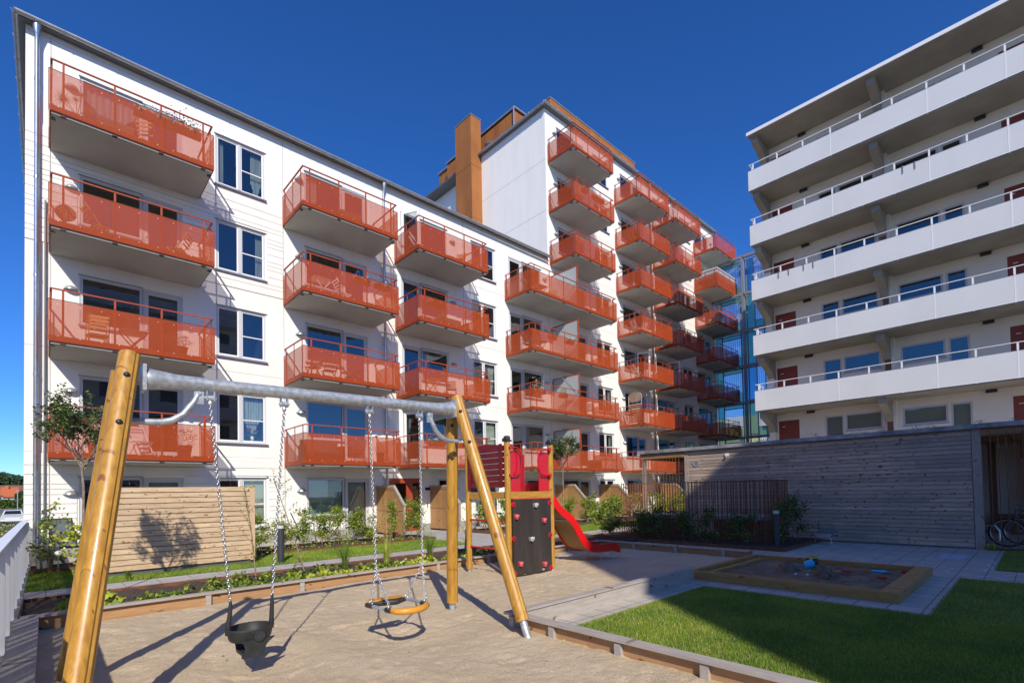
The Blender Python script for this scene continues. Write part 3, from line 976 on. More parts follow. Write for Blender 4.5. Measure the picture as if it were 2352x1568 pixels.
# entrance door
f = MB()
x0, x1, zt = 10.02, 11.52, 2.19
f.box(x0, x0 + .10, yf - .03, yf + .06, 0, zt); f.box(x1 - .08, x1, yf - .03, yf + .06, 0, zt)
f.box(x0 + .1, x1 - .08, yf - .03, yf + .06, zt - .2, zt); f.box(x0 + .92, x0 + 1.10, yf - .03, yf + .06, 0, zt - .2)
f.box(x0 + .1, x0 + .92, yf - .02, yf + .05, 0, .22); f.box(x0 + 1.1, x1 - .08, yf - .02, yf + .05, 0, .1)
f.box(x0 + .1, x0 + .2, yf - .02, yf + .05, .22, zt - .2); f.box(x0 + .82, x0 + .92, yf - .02, yf + .05, .22, zt - .2)
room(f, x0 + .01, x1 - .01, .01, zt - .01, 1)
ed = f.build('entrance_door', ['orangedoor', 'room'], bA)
g = MB(); g.box(x0 + .2, x0 + .82, yf + .01, yf + .016, .22, zt - .2); g.box(x0 + 1.1, x1 - .08, yf + .01, yf + .016, .1, zt - .2); g.build('pane', 'pane', ed)
g = MB(); g.tube([(x0 + .87, yf - .08, .35), (x0 + .87, yf - .08, 1.5)], .014, 8)
for z in (.42, 1.42): g.tube([(x0 + .87, yf - .08, z), (x0 + .87, yf, z)], .009, 6)
g.build('handle', 'chrome', ed, smooth='auto')
f = MB(); pane_rect(f, 12.40, 13.36, .05, 2.19, .09, yf, 0, .06); f.box(12.49, 13.27, yf + .02, yf + .05, .14, 1.1, 0); room(f, 12.41, 13.35, .06, 2.18, 1)
sd = f.build('side_door', ['frame', 'room'], bA)
g = MB(); g.box(12.49, 13.27, yf + .02, yf + .025, 1.1, 2.1); g.build('pane', 'pane', sd)
g = MB(); g.box(11.72, 11.98, YF - .035, YF, 1.68, 1.80); g.build('house_number_sign', 'black', bA)
g = MB(); g.box(11.80, 11.83, YF - .02, YF, .95, 1.15); g.build('intercom', 'black', bA)

# wall lamps : half dome
def wall_lamp(x, z):
    m = MB()
    n = 12; vs = []; fs = []
    for i in range(7):
        th = (i / 6) * math.pi / 2
        for j in range(n + 1):
            a = math.pi + math.pi * j / n
            vs.append((x + .16 * math.cos(th) * math.cos(a), YF + .17 * math.cos(th) * math.sin(a) * 1.0, z + .13 * math.sin(th)))
    for i in range(6):
        for j in range(n):
            q = i * (n + 1) + j
            fs.append((q, q + 1, q + n + 2, q + n + 1))
    fs.append(tuple(range(n, -1, -1)))
    m.add(vs, fs); m.box(x - .05, x + .05, YF - .012, YF, z - .01, z + .12)
    m.build('wall_lamp', 'lampmetal', bA, smooth='auto')
for k in range(5):
    z = HEAD[k] - .47
    wall_lamp(.48, z); wall_lamp(6.58, z); wall_lamp(19.42, z); wall_lamp(26.52, z); wall_lamp(33.25, z); wall_lamp(39.3, z)
    wall_lamp(13.33, z)
for k in range(5, 8):
    z = HEAD[k] - .47
    wall_lamp(20.45, z); wall_lamp(26.52, z); wall_lamp(33.25, z); wall_lamp(39.3, z)

# ---- balconies
def railing(w, D=1.84, side=True):
    m = MB()
    zt = 1.285
    m.box(.03, w - .03, -D + .015, -D + .06, zt - .028, zt)
    for x in (.03, w - .075):
        m.box(x, x + .045, -D + .0605, -.02, zt - .028, zt)
    n = max(4, int(round(w / 1.1)) + 1)
    for i in range(n):
        x = .27 + (w - .54) * i / (n - 1)
        m.box(x - .022, x + .022, -D + .025, -D + .045, -.03, zt - .028)
    for x in (.042, w - .06):
        for y in (-1.62, -.90, -.12):
            m.box(x, x + .016, y - .022, y + .022, -.03, zt - .028)
    # lower edge channel and brackets
    m.box(.02, w - .02, -D + .012, -D + .045, -.01, .14)
    for x in (.015, w - .04): m.box(x, x + .025, -D + .046, -.03, -.01, .14)
    return m
def panels(w, D=1.84):
    m = MB()
    n = int(round(w / 3.5)) * 3
    xs = [w * i / n for i in range(n + 1)]
    for a, b in zip(xs[:-1], xs[1:]):
        m.box(a + .002, b - .002, -D - .004, -D, 0, 1.0, 0)
    m.box(0, .004, -D, -.03, 0, 1.0, 0); m.box(w - .004, w, -D, -.03, 0, 1.0, 0)
    m.box(-.001, w + .001, -D - .007, -D + .007, 1.0, 1.010, 1)
    m.box(-.003, .008, -D + .0075, -.03, 1.0, 1.010, 1); m.box(w - .008, w + .003, -D + .0075, -.03, 1.0, 1.010, 1)
    # small bolts
    for a, b in zip(xs[:-1], xs[1:]):
        for t in (.15, .5, .85):
            for z in (.12, .9):
                xx = a + (b - a) * t
                m.box(xx - .008, xx + .008, -D - .008, -D - .0045, z - .008, z + .008, 2)
    return m
def slabm(w, D=1.84):
    m = MB()
    m.box(.05, w - .05, -D + .05, -.0005, -.055, .13, 0)
    m.box(.10, w - .10, -D + .10, -.12, -.062, -.0555, 0)
    for x in (.03, w - .13): m.box(x, x + .10, -1.62, -1.52, -.075, -.04, 1)
    for i in range(4):
        x = .27 + (w - .54) * i / 3
        m.box(x - .05, x + .05, -D + .02, -D + .10, -.07, -.035, 1)
    return m
def balcony(w, loc):
    s = slabm(w).build('balcony', ['concrete', 'reddark'], None, local=True)
    s.parent = bA; s.location = Vector(loc) - Vector((0, YF, 0))
    p = panels(w).build('balcony_panel', ['redpanel', 'reddark', 'framew'], None, local=True); p.parent = s
    r = railing(w).build('railing', 'redmetal', None, local=True); r.parent = s
    return s
base = balcony(3.5, (0.02, YF, Z1P + FH * 3))
base6 = balcony(6.86, (16.5, YF, Z1P + FH * 3))
scr = MB(); scr.box(3.43, 3.45, -1.80, -.04, .20, 2.14, 0)
scr.box(3.41, 3.47, -1.84, -1.80, .0, 2.18, 1); scr.box(3.41, 3.47, -1.80, -.03, 2.14, 2.18, 1); scr.box(3.41, 3.47, -.04, 0, .2, 2.14, 1)
sc = scr.build('privacy_screen', ['frost', 'redmetal'], None, local=True); sc.parent = base6
STK = [('a', 0.02, range(1, 5)), ('b', 6.0, range(1, 5)), ('c', 10.38, range(1, 5)), ('e', 19.86, range(5, 8)),
       ('f', 26.0, range(1, 8)), ('g', 30.37, range(1, 8)), ('h', 36.34, range(1, 8))]
for s, x, fl in STK:
    for k in fl:
        if (s, k) == ('a', 4): continue
        dup(base, bA, (x, 0, Z1P + FH * (k - 1)))
for k in range(1, 4):
    dup(base6, bA, (16.5, 0, Z1P + FH * (k - 1)))

# ---- roofs, gutters, rust volumes
mb = MB()
def gutter(mb, a, b, r=.075, m=0):
    a = Vector(a); b = Vector(b); n = 10
    d = (b - a).normalized(); side = Vector((d.y, -d.x, 0))
    vs = []
    for p in (a, b):
        for i in range(n + 1):
            t = math.pi + math.pi * i / n
            vs.append(p + side * (-math.cos(t) * r) + Vector((0, 0, math.sin(t) * r)))
    fs = [(i, i + 1, n + 1 + i + 1, n + 1 + i) for i in range(n)]
    mb.add(vs, fs, m)
    L = (b - a).length; k = int(L / .95)
    for i in range(k + 1):
        p = a + d * (L * i / k)
        mb.tube([p + side * (-math.cos(math.pi + math.pi * j / 8) * (r + .006)) + Vector((0, 0, math.sin(math.pi + math.pi * j / 8) * (r + .006))) for j in range(9)], .011, 4, m)
gutter(mb, (-.62, 17.62, 14.14), (19.62, 17.62, 14.06))
gutter(mb, (-.60, 30.0, 14.14), (-.60, 17.62, 14.14))
gutter(mb, (19.40, 17.62, 22.42), (39.9, 17.62, 22.42))
gutter(mb, (19.45, 23.24, 22.42), (19.45, 17.62, 22.42))
gutter(mb, (19.95, 33, 22.55), (19.95, 24.85, 22.55))
mb.build('gutter', 'zinc', bA)
mb = MB()
mb.box(-.55, 19.69, 17.70, 30, 14.08, 14.17)
mb.add([(-.55, 17.68, 14.171), (19.69, 17.68, 14.171), (19.69, 24, 15.2), (-.55, 24, 15.2), (-.55, 30, 14.171), (19.69, 30, 14.171)], [(0, 1, 2, 3), (3, 2, 5, 4), (0, 3, 4)])
mb.box(19.48, 39.95, 17.70, 30, 22.352, 22.46)
mb.build('roof', 'darkzinc', bA)
mb = MB()
mb.box(18.90, 19.695, 23.25, 24.83, 12, 24.66)
mb.build('chimney_shaft', 'rust', bA)
mb = MB(); mb.box(18.87, 19.72, 23.22, 24.86, 24.661, 24.71); mb.build('shaft_cap', 'zinc', bA)
mb = MB()
for z in (18.3, 21.6): mb.box(18.892, 18.8995, 23.25, 24.83, z, z + .015)
for z in (18.3, 21.6): mb.box(18.90, 19.695, 23.242, 23.2495, z, z + .015)
each(mb, 'shaft_seam', 'rustedge', bA)
def seams(o, name): pass
mb = MB()
mb.box(21.44, 30.26, 19.0, 23.0, 22.46, 24.50)
mb.box(20.5, 21.43, 21.05, 27.9, 22.461, 24.45)
mb.box(20.9, 27, 27.9, 29.4, 22.461, 24.7)
mb.build('penthouse', 'rust', bA)
mb = MB()
mb.box(21.41, 30.29, 18.97, 23.0, 24.501, 24.56)
mb.box(20.42, 21.5, 20.95, 27.95, 24.562, 24.66)
mb.box(20.8, 27, 27.951, 29.5, 24.70, 24.80)
mb.build('penthouse_roof', 'zinc', bA)
mb = MB()
for x in np.arange(22.6, 30.2, 1.15): mb.box(x, x + .012, 18.993, 18.9995, 22.47, 24.49)
for y in np.arange(21.8, 27.8, .95): mb.box(20.493, 20.4995, y, y + .012, 22.47, 24.44)
each(mb, 'penthouse_seam', 'rustedge', bA)
mb = MB()
mb.tube([(20.40, 21.0, 24.6), (20.40, 21.0, 22.5)], .05, 10)
mb.build('downpipe', 'pipe', bA, smooth='auto')
mb = MB(); mb.blob((19.9, 22.55, 22.75), (.5, .5, .35), 4, jit=.05); mb.build('roof_vent', 'darkzinc', bA)
# downpipes
def downpipe(x, zt, zb=0.15, r=.052, m='pipe'):
    mb = MB()
    mb.lathe([(.10, zt - .02), (.10, zt - .10), (r, zt - .30)], (x, 17.72, 0), 14)
    mb.tube([(x, 17.72, zt - .28), (x, 17.78, zt - .5), (x, 17.79, zb)], r, 12)
    for z in np.arange(2.2, zt - 1, 2.6):
        mb.tube([(x, 17.79, z), (x, 17.79, z + .06)], r + .008, 12); mb.box(x - .012, x + .012, 17.79, YF, z + .02, z + .04)
    mb.build('downpipe', m, bA, smooth='auto')
downpipe(-.20, 14.12); downpipe(9.88, 14.08, m='pipe'); downpipe(30.05, 22.4, m='pipedark')
mb = MB(); mb.tube([(-.03, 17.83, .2), (-.03, 17.83, 9.5)], .022, 8); mb.build('conduit', 'pipedark', bA, smooth='auto')

# ============================================================ building on the right with long white balconies
XB = 26.05; XW = 27.89
bR = thing('apartment_building', 'pale apartment building with long continuous white balconies and wide roof overhang', 'building', (XW, 4, 0))
YE = 9.72; YS = -3.2
holesR = []
HR = [4.94, 7.70, 10.50, 13.25, 16.0, 18.80]
for k, h in enumerate(HR):
    for (a, b, c) in [(8.35, 9.32, 2.10), (-.27, .70, 2.10), (6.42, 7.20, 2.12), (4.90, 6.35, .78), (2.65, 4.17, .78), (1.88, 2.55, 2.12), (-2.6, -1.0, .78)]:
        holesR.append((a, b, h - c, h))
mb = MB()
wall_with_holes(mb, YS, 9.70, 0, 19.38, holesR, XW, axis='y')
mb.quad((XW, 9.70, 0), (40.0, 9.70, 0), (40.0, 9.70, 19.38), (XW, 9.70, 19.38))
mb.quad((XW, YS, 0), (XW, YS, 19.38), (40.0, YS, 19.38), (40.0, YS, 0))
mb.quad((40, YS, 0), (40, YS, 19.38), (40.0, 9.70, 19.38), (40.0, 9.70, 0))
mb.build('wall', 'cream', bR)
for z0, z1 in ((2.75, 5.28), (11.15, 13.6)):
    for a, b in ((7.24, 8.30), (9.36, 9.69)):
        mb = MB(); z = z0; i = 0
        while z < z1 - .1:
            hh = [.27, .15, .27, .30][i % 4]; i += 1
            mb.box(XW - .018, XW + .003, a, b, z, min(z + hh - .018, z1))
            z += hh
        mb.build('siding_boards', 'cream', bR)
def pane_rect_y(mb, y0, y1, z0, z1, fw, x, m=0, th=.05):
    mb.box(x, x + th, y0, y0 + fw, z0, z1, m); mb.box(x, x + th, y1 - fw, y1, z0, z1, m)
    mb.box(x, x + th, y0 + fw, y1 - fw, z0, z0 + fw, m); mb.box(x, x + th, y0 + fw, y1 - fw, z1 - fw, z1, m)
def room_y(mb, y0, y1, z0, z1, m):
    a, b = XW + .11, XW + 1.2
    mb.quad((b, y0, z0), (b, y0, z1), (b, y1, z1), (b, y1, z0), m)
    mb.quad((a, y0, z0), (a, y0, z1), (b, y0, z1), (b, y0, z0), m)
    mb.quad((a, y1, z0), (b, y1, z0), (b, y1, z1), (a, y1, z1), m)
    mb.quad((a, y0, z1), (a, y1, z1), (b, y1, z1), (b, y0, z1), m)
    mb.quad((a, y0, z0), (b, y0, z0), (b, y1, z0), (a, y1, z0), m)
for k, h in enumerate(HR):
    for (a, b) in [(8.35, 9.32), (-.27, .70)]:
        m = MB(); pane_rect_y(m, a, b, h - 2.10, h, .045, XW + .02, 0, .06); m.box(XW + .035, XW + .07, a + .045, b - .045, h - 2.055, h - .045, 0)
        m.box(XW + .029, XW + .034, b - .30, b - .16, h - .32, h - .29, 1); m.box(XW - .0, XW + .034, a + .08, a + .10, h - 1.1, h - 1.0, 1)
        m.build('door', ['reddoor', 'framew'], bR)
    for (a, b, c, cur) in [(6.42, 7.20, 2.12, 0), (4.90, 6.35, .78, 1), (2.65, 4.17, .78, 2), (1.88, 2.55, 2.12, 0), (-2.6, -1.0, .78, 0)]:
        m = MB(); pane_rect_y(m, a, b, h - c, h, .07, XW + .02, 0, .06)
        room_y(m, a + .01, b - .01, h - c + .01, h - .01, 1)
        wn_ = m.build('window', ['frame', 'room'], bR)
        g = MB(); g.box(XW + .05, XW + .054, a + .07, b - .07, h - c + .07, h - .07); g.build('pane', 'pane', wn_)
        if cur in (1, 2) and k == 0: g = MB(); g.box(XW + .16, XW + .165, a, b, h - c, h - .05); g.build('blind', 'blind', wn_)
        if cur == 0 and k == 0: g = MB(); g.box(XW + .16, XW + .165, a, b, h - 1.2, h - .05); g.build('curtain', 'blind', wn_)
        if c < 1: g = MB(); g.box(XW - .05, XW + .02, a - .03, b + .03, h - c - .045, h - c - .02); g.build('sill', 'sill', wn_)
# long balconies
NP = 11; STEP = 1.1345
posts = [9.55 - STEP * i for i in range(NP + 1)]
for k in range(2, 7):
    zb = Z1P + FH * (k - 1)
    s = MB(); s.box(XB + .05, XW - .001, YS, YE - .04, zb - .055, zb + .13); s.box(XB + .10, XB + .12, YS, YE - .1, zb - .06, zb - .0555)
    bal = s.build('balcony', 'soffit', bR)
    p = MB()
    ys_ = [YE + .06] + [posts[i] + .018 for i in range(3, NP + 1, 3)] + [YS]
    # panels two modules wide
    cuts = [YE + .06] + [posts[i] for i in (3, 6, 8, 10)] + [YS]
    for a, b in zip(cuts[:-1], cuts[1:]): p.box(XB - .004, XB, b + .004, a - .004, zb, zb + 1.0, 0)
    p.box(XB - .006, XB - .0045, YS, YE + .06, zb, zb + .03, 2)
    for a in cuts[1:-1]: p.box(XB - .007, XB - .0045, a - .02, a + .02, zb, zb + 1.0, 2)
    p.box(XB + .001, XB + 1.5, YE + .056, YE + .06, zb, zb + 1.0, 0)
    p.box(XB - .008, XB + .008, YS, YE + .062, zb + 1.0, zb + 1.012, 1); p.box(XB + .0085, XB + 1.5, YE + .05, YE + .066, zb + 1.0, zb + 1.012, 1)
    p.build('balcony_panel', ['whitepanel', 'sill', 'whitemetal'], bal)
    r = MB()
    r.box(XB + .015, XB + .06, YS, YE + .03, zb + 1.31, zb + 1.335)
    r.box(XB + .061, XB + 1.5, YE - .015, YE + .03, zb + 1.31, zb + 1.335)
    for y in posts: r.box(XB + .025, XB + .05, y - .03, y + .03, zb - .02, zb + 1.31)
    for x in (XB + .35, XB + .95, XB + 1.45): r.box(x - .02, x + .02, YE + .0, YE + .02, zb, zb + 1.31)
    r.build('railing', 'whitemetal', bal)
mb = MB()
for k in range(1, 8):
    zb = Z1P + FH * (k - 1) - .0555 if k < 7 else 19.38
    for y0, y1 in ((4.48, 4.78), (9.38, 9.68)):
        # cantilever bracket, tapered towards the front
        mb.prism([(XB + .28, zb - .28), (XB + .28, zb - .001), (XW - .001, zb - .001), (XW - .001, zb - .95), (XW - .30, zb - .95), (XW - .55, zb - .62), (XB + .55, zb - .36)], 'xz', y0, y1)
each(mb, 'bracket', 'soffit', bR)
mb = MB()
for k in range(0, 7):
    z0 = Z1P + FH * (k - 1) + .131 if k else 0
    z1 = (Z1P + FH * k - .055 if k < 6 else 19.38) - .951
    mb.box(XW - .28, XW - .002, 4.36, 4.475, z0, z1 + .95)
    mb.box(XW - .28, XW - .002, 9.40, 9.68, z0, z1)
each(mb, 'pier', 'cream', bR)
mb = MB()
for k in range(0, 7):
    z0 = Z1P + FH * (k - 1) + .131 if k else 0
    z1 = (Z1P + FH * k - .055 if k < 6 else 19.38) - .951
    mb.box(XW - .25, XW - .01, 4.50, 4.70, z0, z1)
each(mb, 'timber_post', 'brownwood', bR)
mb = MB()
for k in range(1, 7):
    z = (Z1P + FH * k - .06) if k < 6 else 19.37
    for y in (1.3, 7.8): mb.box(XW - .13, XW - .002, y - .17, y + .17, z - .13, z - .02)
each(mb, 'wall_lamp', 'lampdark', bR)
mb = MB()
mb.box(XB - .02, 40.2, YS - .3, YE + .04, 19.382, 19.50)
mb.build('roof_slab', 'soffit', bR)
mb = MB()
mb.box(XB - .05, 40.2, YS - .3, YE + .08, 19.502, 19.56); mb.box(XB - .05, XB - .021, YS - .3, YE + .08, 19.40, 19.5015)
mb.build('roof_edge', 'whitemetal', bR)

# ============================================================ glazed link
gl = thing('glass_link', 'tall glazed link of blue and green panes between the white buildings', 'glass building', (40.0, 13.8, 0))
XL = 40.0
ylines = [17.88, 17.39, 15.90, 15.40, 14.80, 14.17, 13.4, 11.6, 9.72]
zt = 19.45
fr = MB()
for y in ylines: fr.box(XL - .04, XL + .04, y - .035, y + .035, 0, zt)
lev = [2.6, 5.36, 8.05, 10.85, 13.60, 16.45, 19.36]
for z in lev: fr.box(XL - .04, XL + .04, 9.7, 17.85, z - .03, z + .03)
for i, z in enumerate(lev[:-1]):
    fr.box(XL - .035, XL + .035, 15.90, 17.35, z + .86, z + .92); fr.box(XL - .035, XL + .035, 15.90, 17.35, lev[i + 1] - .32, lev[i + 1] - .26)
    fr.box(XL - .035, XL + .035, 13.4, 14.8, z + .80, z + .86); fr.box(XL - .035, XL + .035, 14.8, 15.40, z + .25, z + .30)
fr.build('mullions', 'steelblue', gl)
fr = MB()
fr.box(XL - .75, XL - .55, 15.30, 15.50, 0, zt + .05)
for z in lev:
    fr.box(XL - .80, XL - .60, 9.8, 15.295, z - .10, z + .10); fr.box(XL - .80, XL - .60, 15.505, 17.85, z - .10, z + .10)
    for y in (17.4, 15.42, 14.15): fr.box(XL - .599, XL - .041, y - .04, y + .04, z - .05, z + .05)
fr.build('steel_frame', 'steelblue', gl)
P = {'gl_blue': MB(), 'gl_teal': MB(), 'gl_green': MB(), 'gl_clear': MB(), 'gl_yel': MB()}
dots = MB()
rr = random.Random(5)
zl = [.1] + lev
for i in range(len(zl) - 1):
    a, b = zl[i], zl[i + 1]
    tab = [(17.88, 17.39, a, b, ['gl_teal', 'gl_green'][i % 2]),
           (17.39, 15.90, a, a + .86, ['gl_green', 'gl_teal', 'gl_yel'][i % 3]), (17.39, 15.90, a + .86, b - .3, 'gl_clear'), (17.39, 15.90, b - .3, b, ['gl_teal', 'gl_green'][i % 2]),
           (15.90, 15.40, a, b, ['gl_blue', 'gl_yel', 'gl_green', 'gl_blue', 'gl_teal', 'gl_teal', 'gl_blue'][i]),
           (15.40, 14.80, a, b, ['gl_blue', 'gl_yel', 'gl_green', 'gl_blue', 'gl_teal', 'gl_teal', 'gl_blue'][i]),
           (14.80, 14.17, a, a + .86, ['gl_teal', 'gl_green', 'gl_teal'][i % 3]), (14.80, 14.17, a + .86, b, 'gl_clear'),
           (14.17, 13.4, a, a + .86, 'gl_green'), (14.17, 13.4, a + .86, b, 'gl_clear'), (13.4, 11.6, a, b, 'gl_teal'), (11.6, 9.72, a, b, 'gl_blue')]
    for y1, y0, z0, z1, mm in tab:
        P[mm].box(XL - .006, XL + .006, y0 + .03, y1 - .03, z0 + .02, z1 - .02)
        if mm == 'gl_clear':
            for yy in np.arange(y0 + .14, y1 - .08, .17):
                for zz in np.arange(z0 + .14, z1 - .08, .17):
                    vs = [(XL - .010, yy + .042 * math.cos(t), zz + .042 * math.sin(t)) for t in [k * math.pi / 4 for k in range(8)]]
                    dots.add(vs, [tuple(range(8))])
for mm, m_ in P.items():
    each(m_, {'gl_blue': 'blue_glazing', 'gl_teal': 'teal_glazing', 'gl_green': 'green_glazing', 'gl_clear': 'clear_glazing', 'gl_yel': 'yellow_glazing'}[mm], mm, gl)
dots.build('dot_print', 'dots', gl)
bk = thing('apartment_building', 'far pale block seen through the glazed link', 'building', (70, 24, 0))
mb = MB(); wall_with_holes(mb, 10, 34.0, 0, 10.2, [(y, y + 1.0, z, z + 1.5) for y in np.arange(12, 33, 3.2) for z in (1.0, 4.0, 7.2)], 62, axis='y', depth=.15)
mb.box(62.3, 74, 10, 34, 0, 10.19); mb.build('wall', 'white', bk)

# ============================================================ unseen block behind the camera: it casts the courtyard shade
bS = thing('apartment_building', 'white block across the courtyard behind the viewer, casting the shade', 'building', (4, -14.5, 0))
mb = MB()
mb.prism([(-6.6, -.05), (13.0, -.05), (13.0, 19.42), (-2.98, 19.42)], 'xz', -15.5, -14.5, 0)
mb.build('wall', 'white', bS)
mb = MB()
for k in range(6):
    for x in (-1.0, 3.0, 7.0, 10.6):
        if k < 6: mb.box(x, x + 1.6, -14.48, -14.497, 1.0 + 2.8 * k, 2.4 + 2.8 * k)
each(mb, 'window', 'darkzinc', bS)
mb = MB()
for k in range(1, 7): mb.box(-2.4, 12.6, -14.45, -13.2, 2.7 + 2.8 * (k - 1), 2.86 + 2.8 * (k - 1))
for k in range(1, 7): mb.box(-2.4, 12.6, -13.22, -13.19, 2.861 + 2.8 * (k - 1), 3.86 + 2.8 * (k - 1))
each(mb, 'balcony', 'whitepanel', bS)

# ============================================================ wooden shed
sh = thing('wooden_shed', 'low weathered board clad shed with flat grey roof edge and an open corner', 'shed', (15.9, 4, 0))
XS = 15.9
mb = MB()
z = .05; i = 0
rr = random.Random(3)
while z < 2.80:
    hgt = .105
    y = 8.18; 
    # boards in random lengths
    while y > 1.13:
        ln = rr.uniform(2.2, 4.2)
        y2 = max(1.125, y - ln)
        if y2 - 1.125 < .5: y2 = 1.125
        mb.box(XS - .022 + rr.uniform(-.001, .001), XS, y2 + .002, y, z, min(z + hgt - .013, 2.80))
        y = y2
    z += hgt; i += 1
mb.build('board_wall', 'shed', sh)
mb = MB(); mb.box(XS + .001, XS + .10, 1.12, 8.18, 0, 2.8); mb.build('wall_backing', 'darkzinc', sh)
mb = MB(); mb.box(XS - .04, XS + .12, .96, 1.115, 0, 2.80); mb.box(XS - .04, XS + .10, 8.185, 8.32, 0, 2.80); mb.box(XS - .03, XS + .09, 9.86, 9.97, 0, 2.66)
each(mb, 'post', 'shedpost', sh)
mb = MB(); mb.box(XS - .05, XS + .06, -1.8, .95, 2.64, 2.79); mb.box(XS - .06, XS - .01, 8.325, 10.0, 2.62, 2.79); mb.box(XS + .05, XS + 6, 9.975, 10.02, 2.62, 2.79)
each(mb, 'fascia_board', 'shedbrown', sh)
mb = MB(); mb.box(XS - .13, XS + 7.0, -3, 10.1, 2.915, 2.93); mb.box(XS - .14, XS - .10, -3, 10.1, 2.82, 2.914); mb.box(XS - .099, XS + 7.0, 10.06, 10.1, 2.82, 2.914)
mb.build('roof_edge', 'roofgrey', sh)
mb = MB(); mb.box(XS - .02, XS + 7, -3, 10.02, 2.801, 2.905); mb.build('roof', 'shedbrown', sh)
mb = MB()
mb.box(XS + .11, XS + 2.2, 1.13, 1.25, 0, 2.79); mb.box(XS + 2.15, XS + 2.3, 8.18, 1.26, 0, 2.79); mb.box(XS + .11, XS + 5.0, 8.06, 8.18, 0, 2.79)
mb.box(XS + 5.2, XS + 5.3, -3, .42, 2.25, 2.79); mb.box(XS + 5.2, XS + 5.3, .95, 1.13, 0, 2.79)
mb.box(XS + 5.2, XS + 5.3, -3, .34, 0, 2.249); mb.box(XS + 5.2, XS + 5.3, .341, .949, 0, .6)
each(mb, 'inner_wall', 'brownwood', sh)
mb = MB(); mb.box(XS - .005, XS + .004, -1.8, .94, .0, .06)
for y in np.arange(.80, -1.8, -.13): mb.tube([(XS - .05, y, .05), (XS - .05, y, 2.72)], .009, 6)
mb.tube([(XS - .05, .9, 2.66), (XS - .05, -1.8, 2.66)], .009, 6)
mb.build('bar_screen', 'rustrod', sh)
mb = MB()
for y in np.arange(9.78, 8.40, -.117): mb.tube([(XS - .10, y, .05), (XS - .10, y, 2.66)], .0085, 6)
mb.tube([(XS - .10, 9.85, 2.64), (XS - .10, 8.35, 2.64)], .011, 6)
mb.tube([(XS - .10, 9.85, .2), (XS - .10, 8.35, .2)], .011, 6)
mb.build('bar_screen', 'rustrod', sh)
# vent
mb = MB(); mb.lathe([(0, XS - .035), (.085, XS - .035), (.105, XS - .045), (.11, XS - .022)], (0, 7.90, 2.37), 24, axis='x')
for i in range(7): mb.box(XS - .042, XS - .036, 7.90 - .07, 7.90 + .07, 2.31 + i * .02, 2.318 + i * .02)
mb.build('round_vent', 'lampmetal', sh)
mb = MB(); mb.box(XS - .06, XS - .023, 6.82, 6.92, 2.55, 2.64, 0); mb.box(XS - .10, XS - .0601, 6.85, 6.89, 2.50, 2.56, 1); mb.build('sensor_lamp', ['whitemetal', 'straw'], sh)
# sedum tufts on roof
pts = []
for y in rng.uniform(-2.5, 10, 46):
    c = (XS + rng.uniform(-.05, .3), y)
    for q in range(14): pts.append((c[0] + rng.normal() * .04, c[1] + rng.normal() * .06, 2.95 + abs(rng.normal()) * .04))
lm = leaf_mesh('roof_sedum', pts, .03, 'twig', None, mats=['twig', 'leafd', 'rustedge'], seed=2)
struct(lm, 'stuff'); tag(lm, 'low dry sedum growing along the shed roof edge', 'plants')
# courtyard wall piece behind the bike room (white wall with red door seen through it)
mb = MB(); mb.box(XS + 6.2, XS + 6.35, -3, 8.0, 0, 2.8); 
wb = mb.build('garden_wall', 'white'); tag(wb, 'white wall seen through the bars behind the bicycles', 'wall')

# ============================================================ bicycle
def bicycle(loc, label, paint):
    b = thing('bicycle', label, 'bicycle', loc)
    x0, y0, _ = loc
    for yy in (0, -1.03):
        w = MB(); c = Vector((x0, y0 + yy, .34))
        def ring(r, rad, mm, n=36):
            w.tube([c + Vector((0, r * math.cos(t), r * math.sin(t))) for t in [2 * math.pi * k / n for k in range(n + 1)]], rad, 6, mm, cap=False)
        ring(.325, .018, 0); ring(.300, .010, 1)
        for k in range(18):
            t = 2 * math.pi * k / 18; w.tube([c, c + Vector((0, .3 * math.cos(t), .3 * math.sin(t)))], .0013, 3, 1)
        w.tube([c - Vector((.04, 0, 0)), c + Vector((.04, 0, 0))], .02, 8, 1)
        w.build('wheel', ['tyre', 'chrome'], b)
    f = MB(); A = Vector((x0, y0, .34)); B = Vector((x0, y0 - 1.03, .34)); hd = Vector((x0, y0 - .18, .88)); hb = Vector((x0, y0 - .15, .74)); bb = Vector((x0, y0 - .60, .30)); st = Vector((x0, y0 - .78, .82))
    for a, c_ in ((hd, st), (hb, bb), (st, bb), (bb, B), (st, B)): f.tube([a, c_], .016, 8)
    f.tube([hd + Vector((0, .02, .05)), hb, A], .014, 8)
    f.build('frame', paint, b, smooth='auto')
    s = MB(); s.blob((x0, y0 - .80, .93), (.07, .13, .035), 10, jit=.03); s.tube([st, (x0, y0 - .80, .92)], .012, 6); s.build('saddle', 'black', b, smooth=True)
    s = MB(); s.tube([(x0 - .28, y0 - .32, 1.0), (x0 - .2, y0 - .18, 1.02), (x0, y0 - .16, .98), (x0 + .2, y0 - .18, 1.02), (x0 + .28, y0 - .32, 1.0)], .012, 8); s.tube([hd, (x0, y0 - .16, .98)], .014, 8); s.build('handlebar', 'chrome', b, smooth='auto')
    s = MB(); s.tube([bb, bb + Vector((.06, .02, -.15))], .01, 6); s.tube([bb, bb + Vector((-.06, -.02, .15))], .01, 6); s.lathe([(.0, 0), (.09, 0), (.09, .006), (0, .006)], tuple(bb), 18, axis='x'); s.build('crank', 'chrome', b)
    return b
bicycle((16.9, .62, 0), 'blue bicycle parked with its wheel toward the shed post', 'bikeblue')
bicycle((17.7, .40, 0), 'dark bicycle parked behind the blue one in the shed', 'black')
rk = thing('bicycle_rack', 'bent steel tube bicycle rack beside the wheel in the shed', 'bicycle rack', (16.6, .95, 0))
mb = MB()
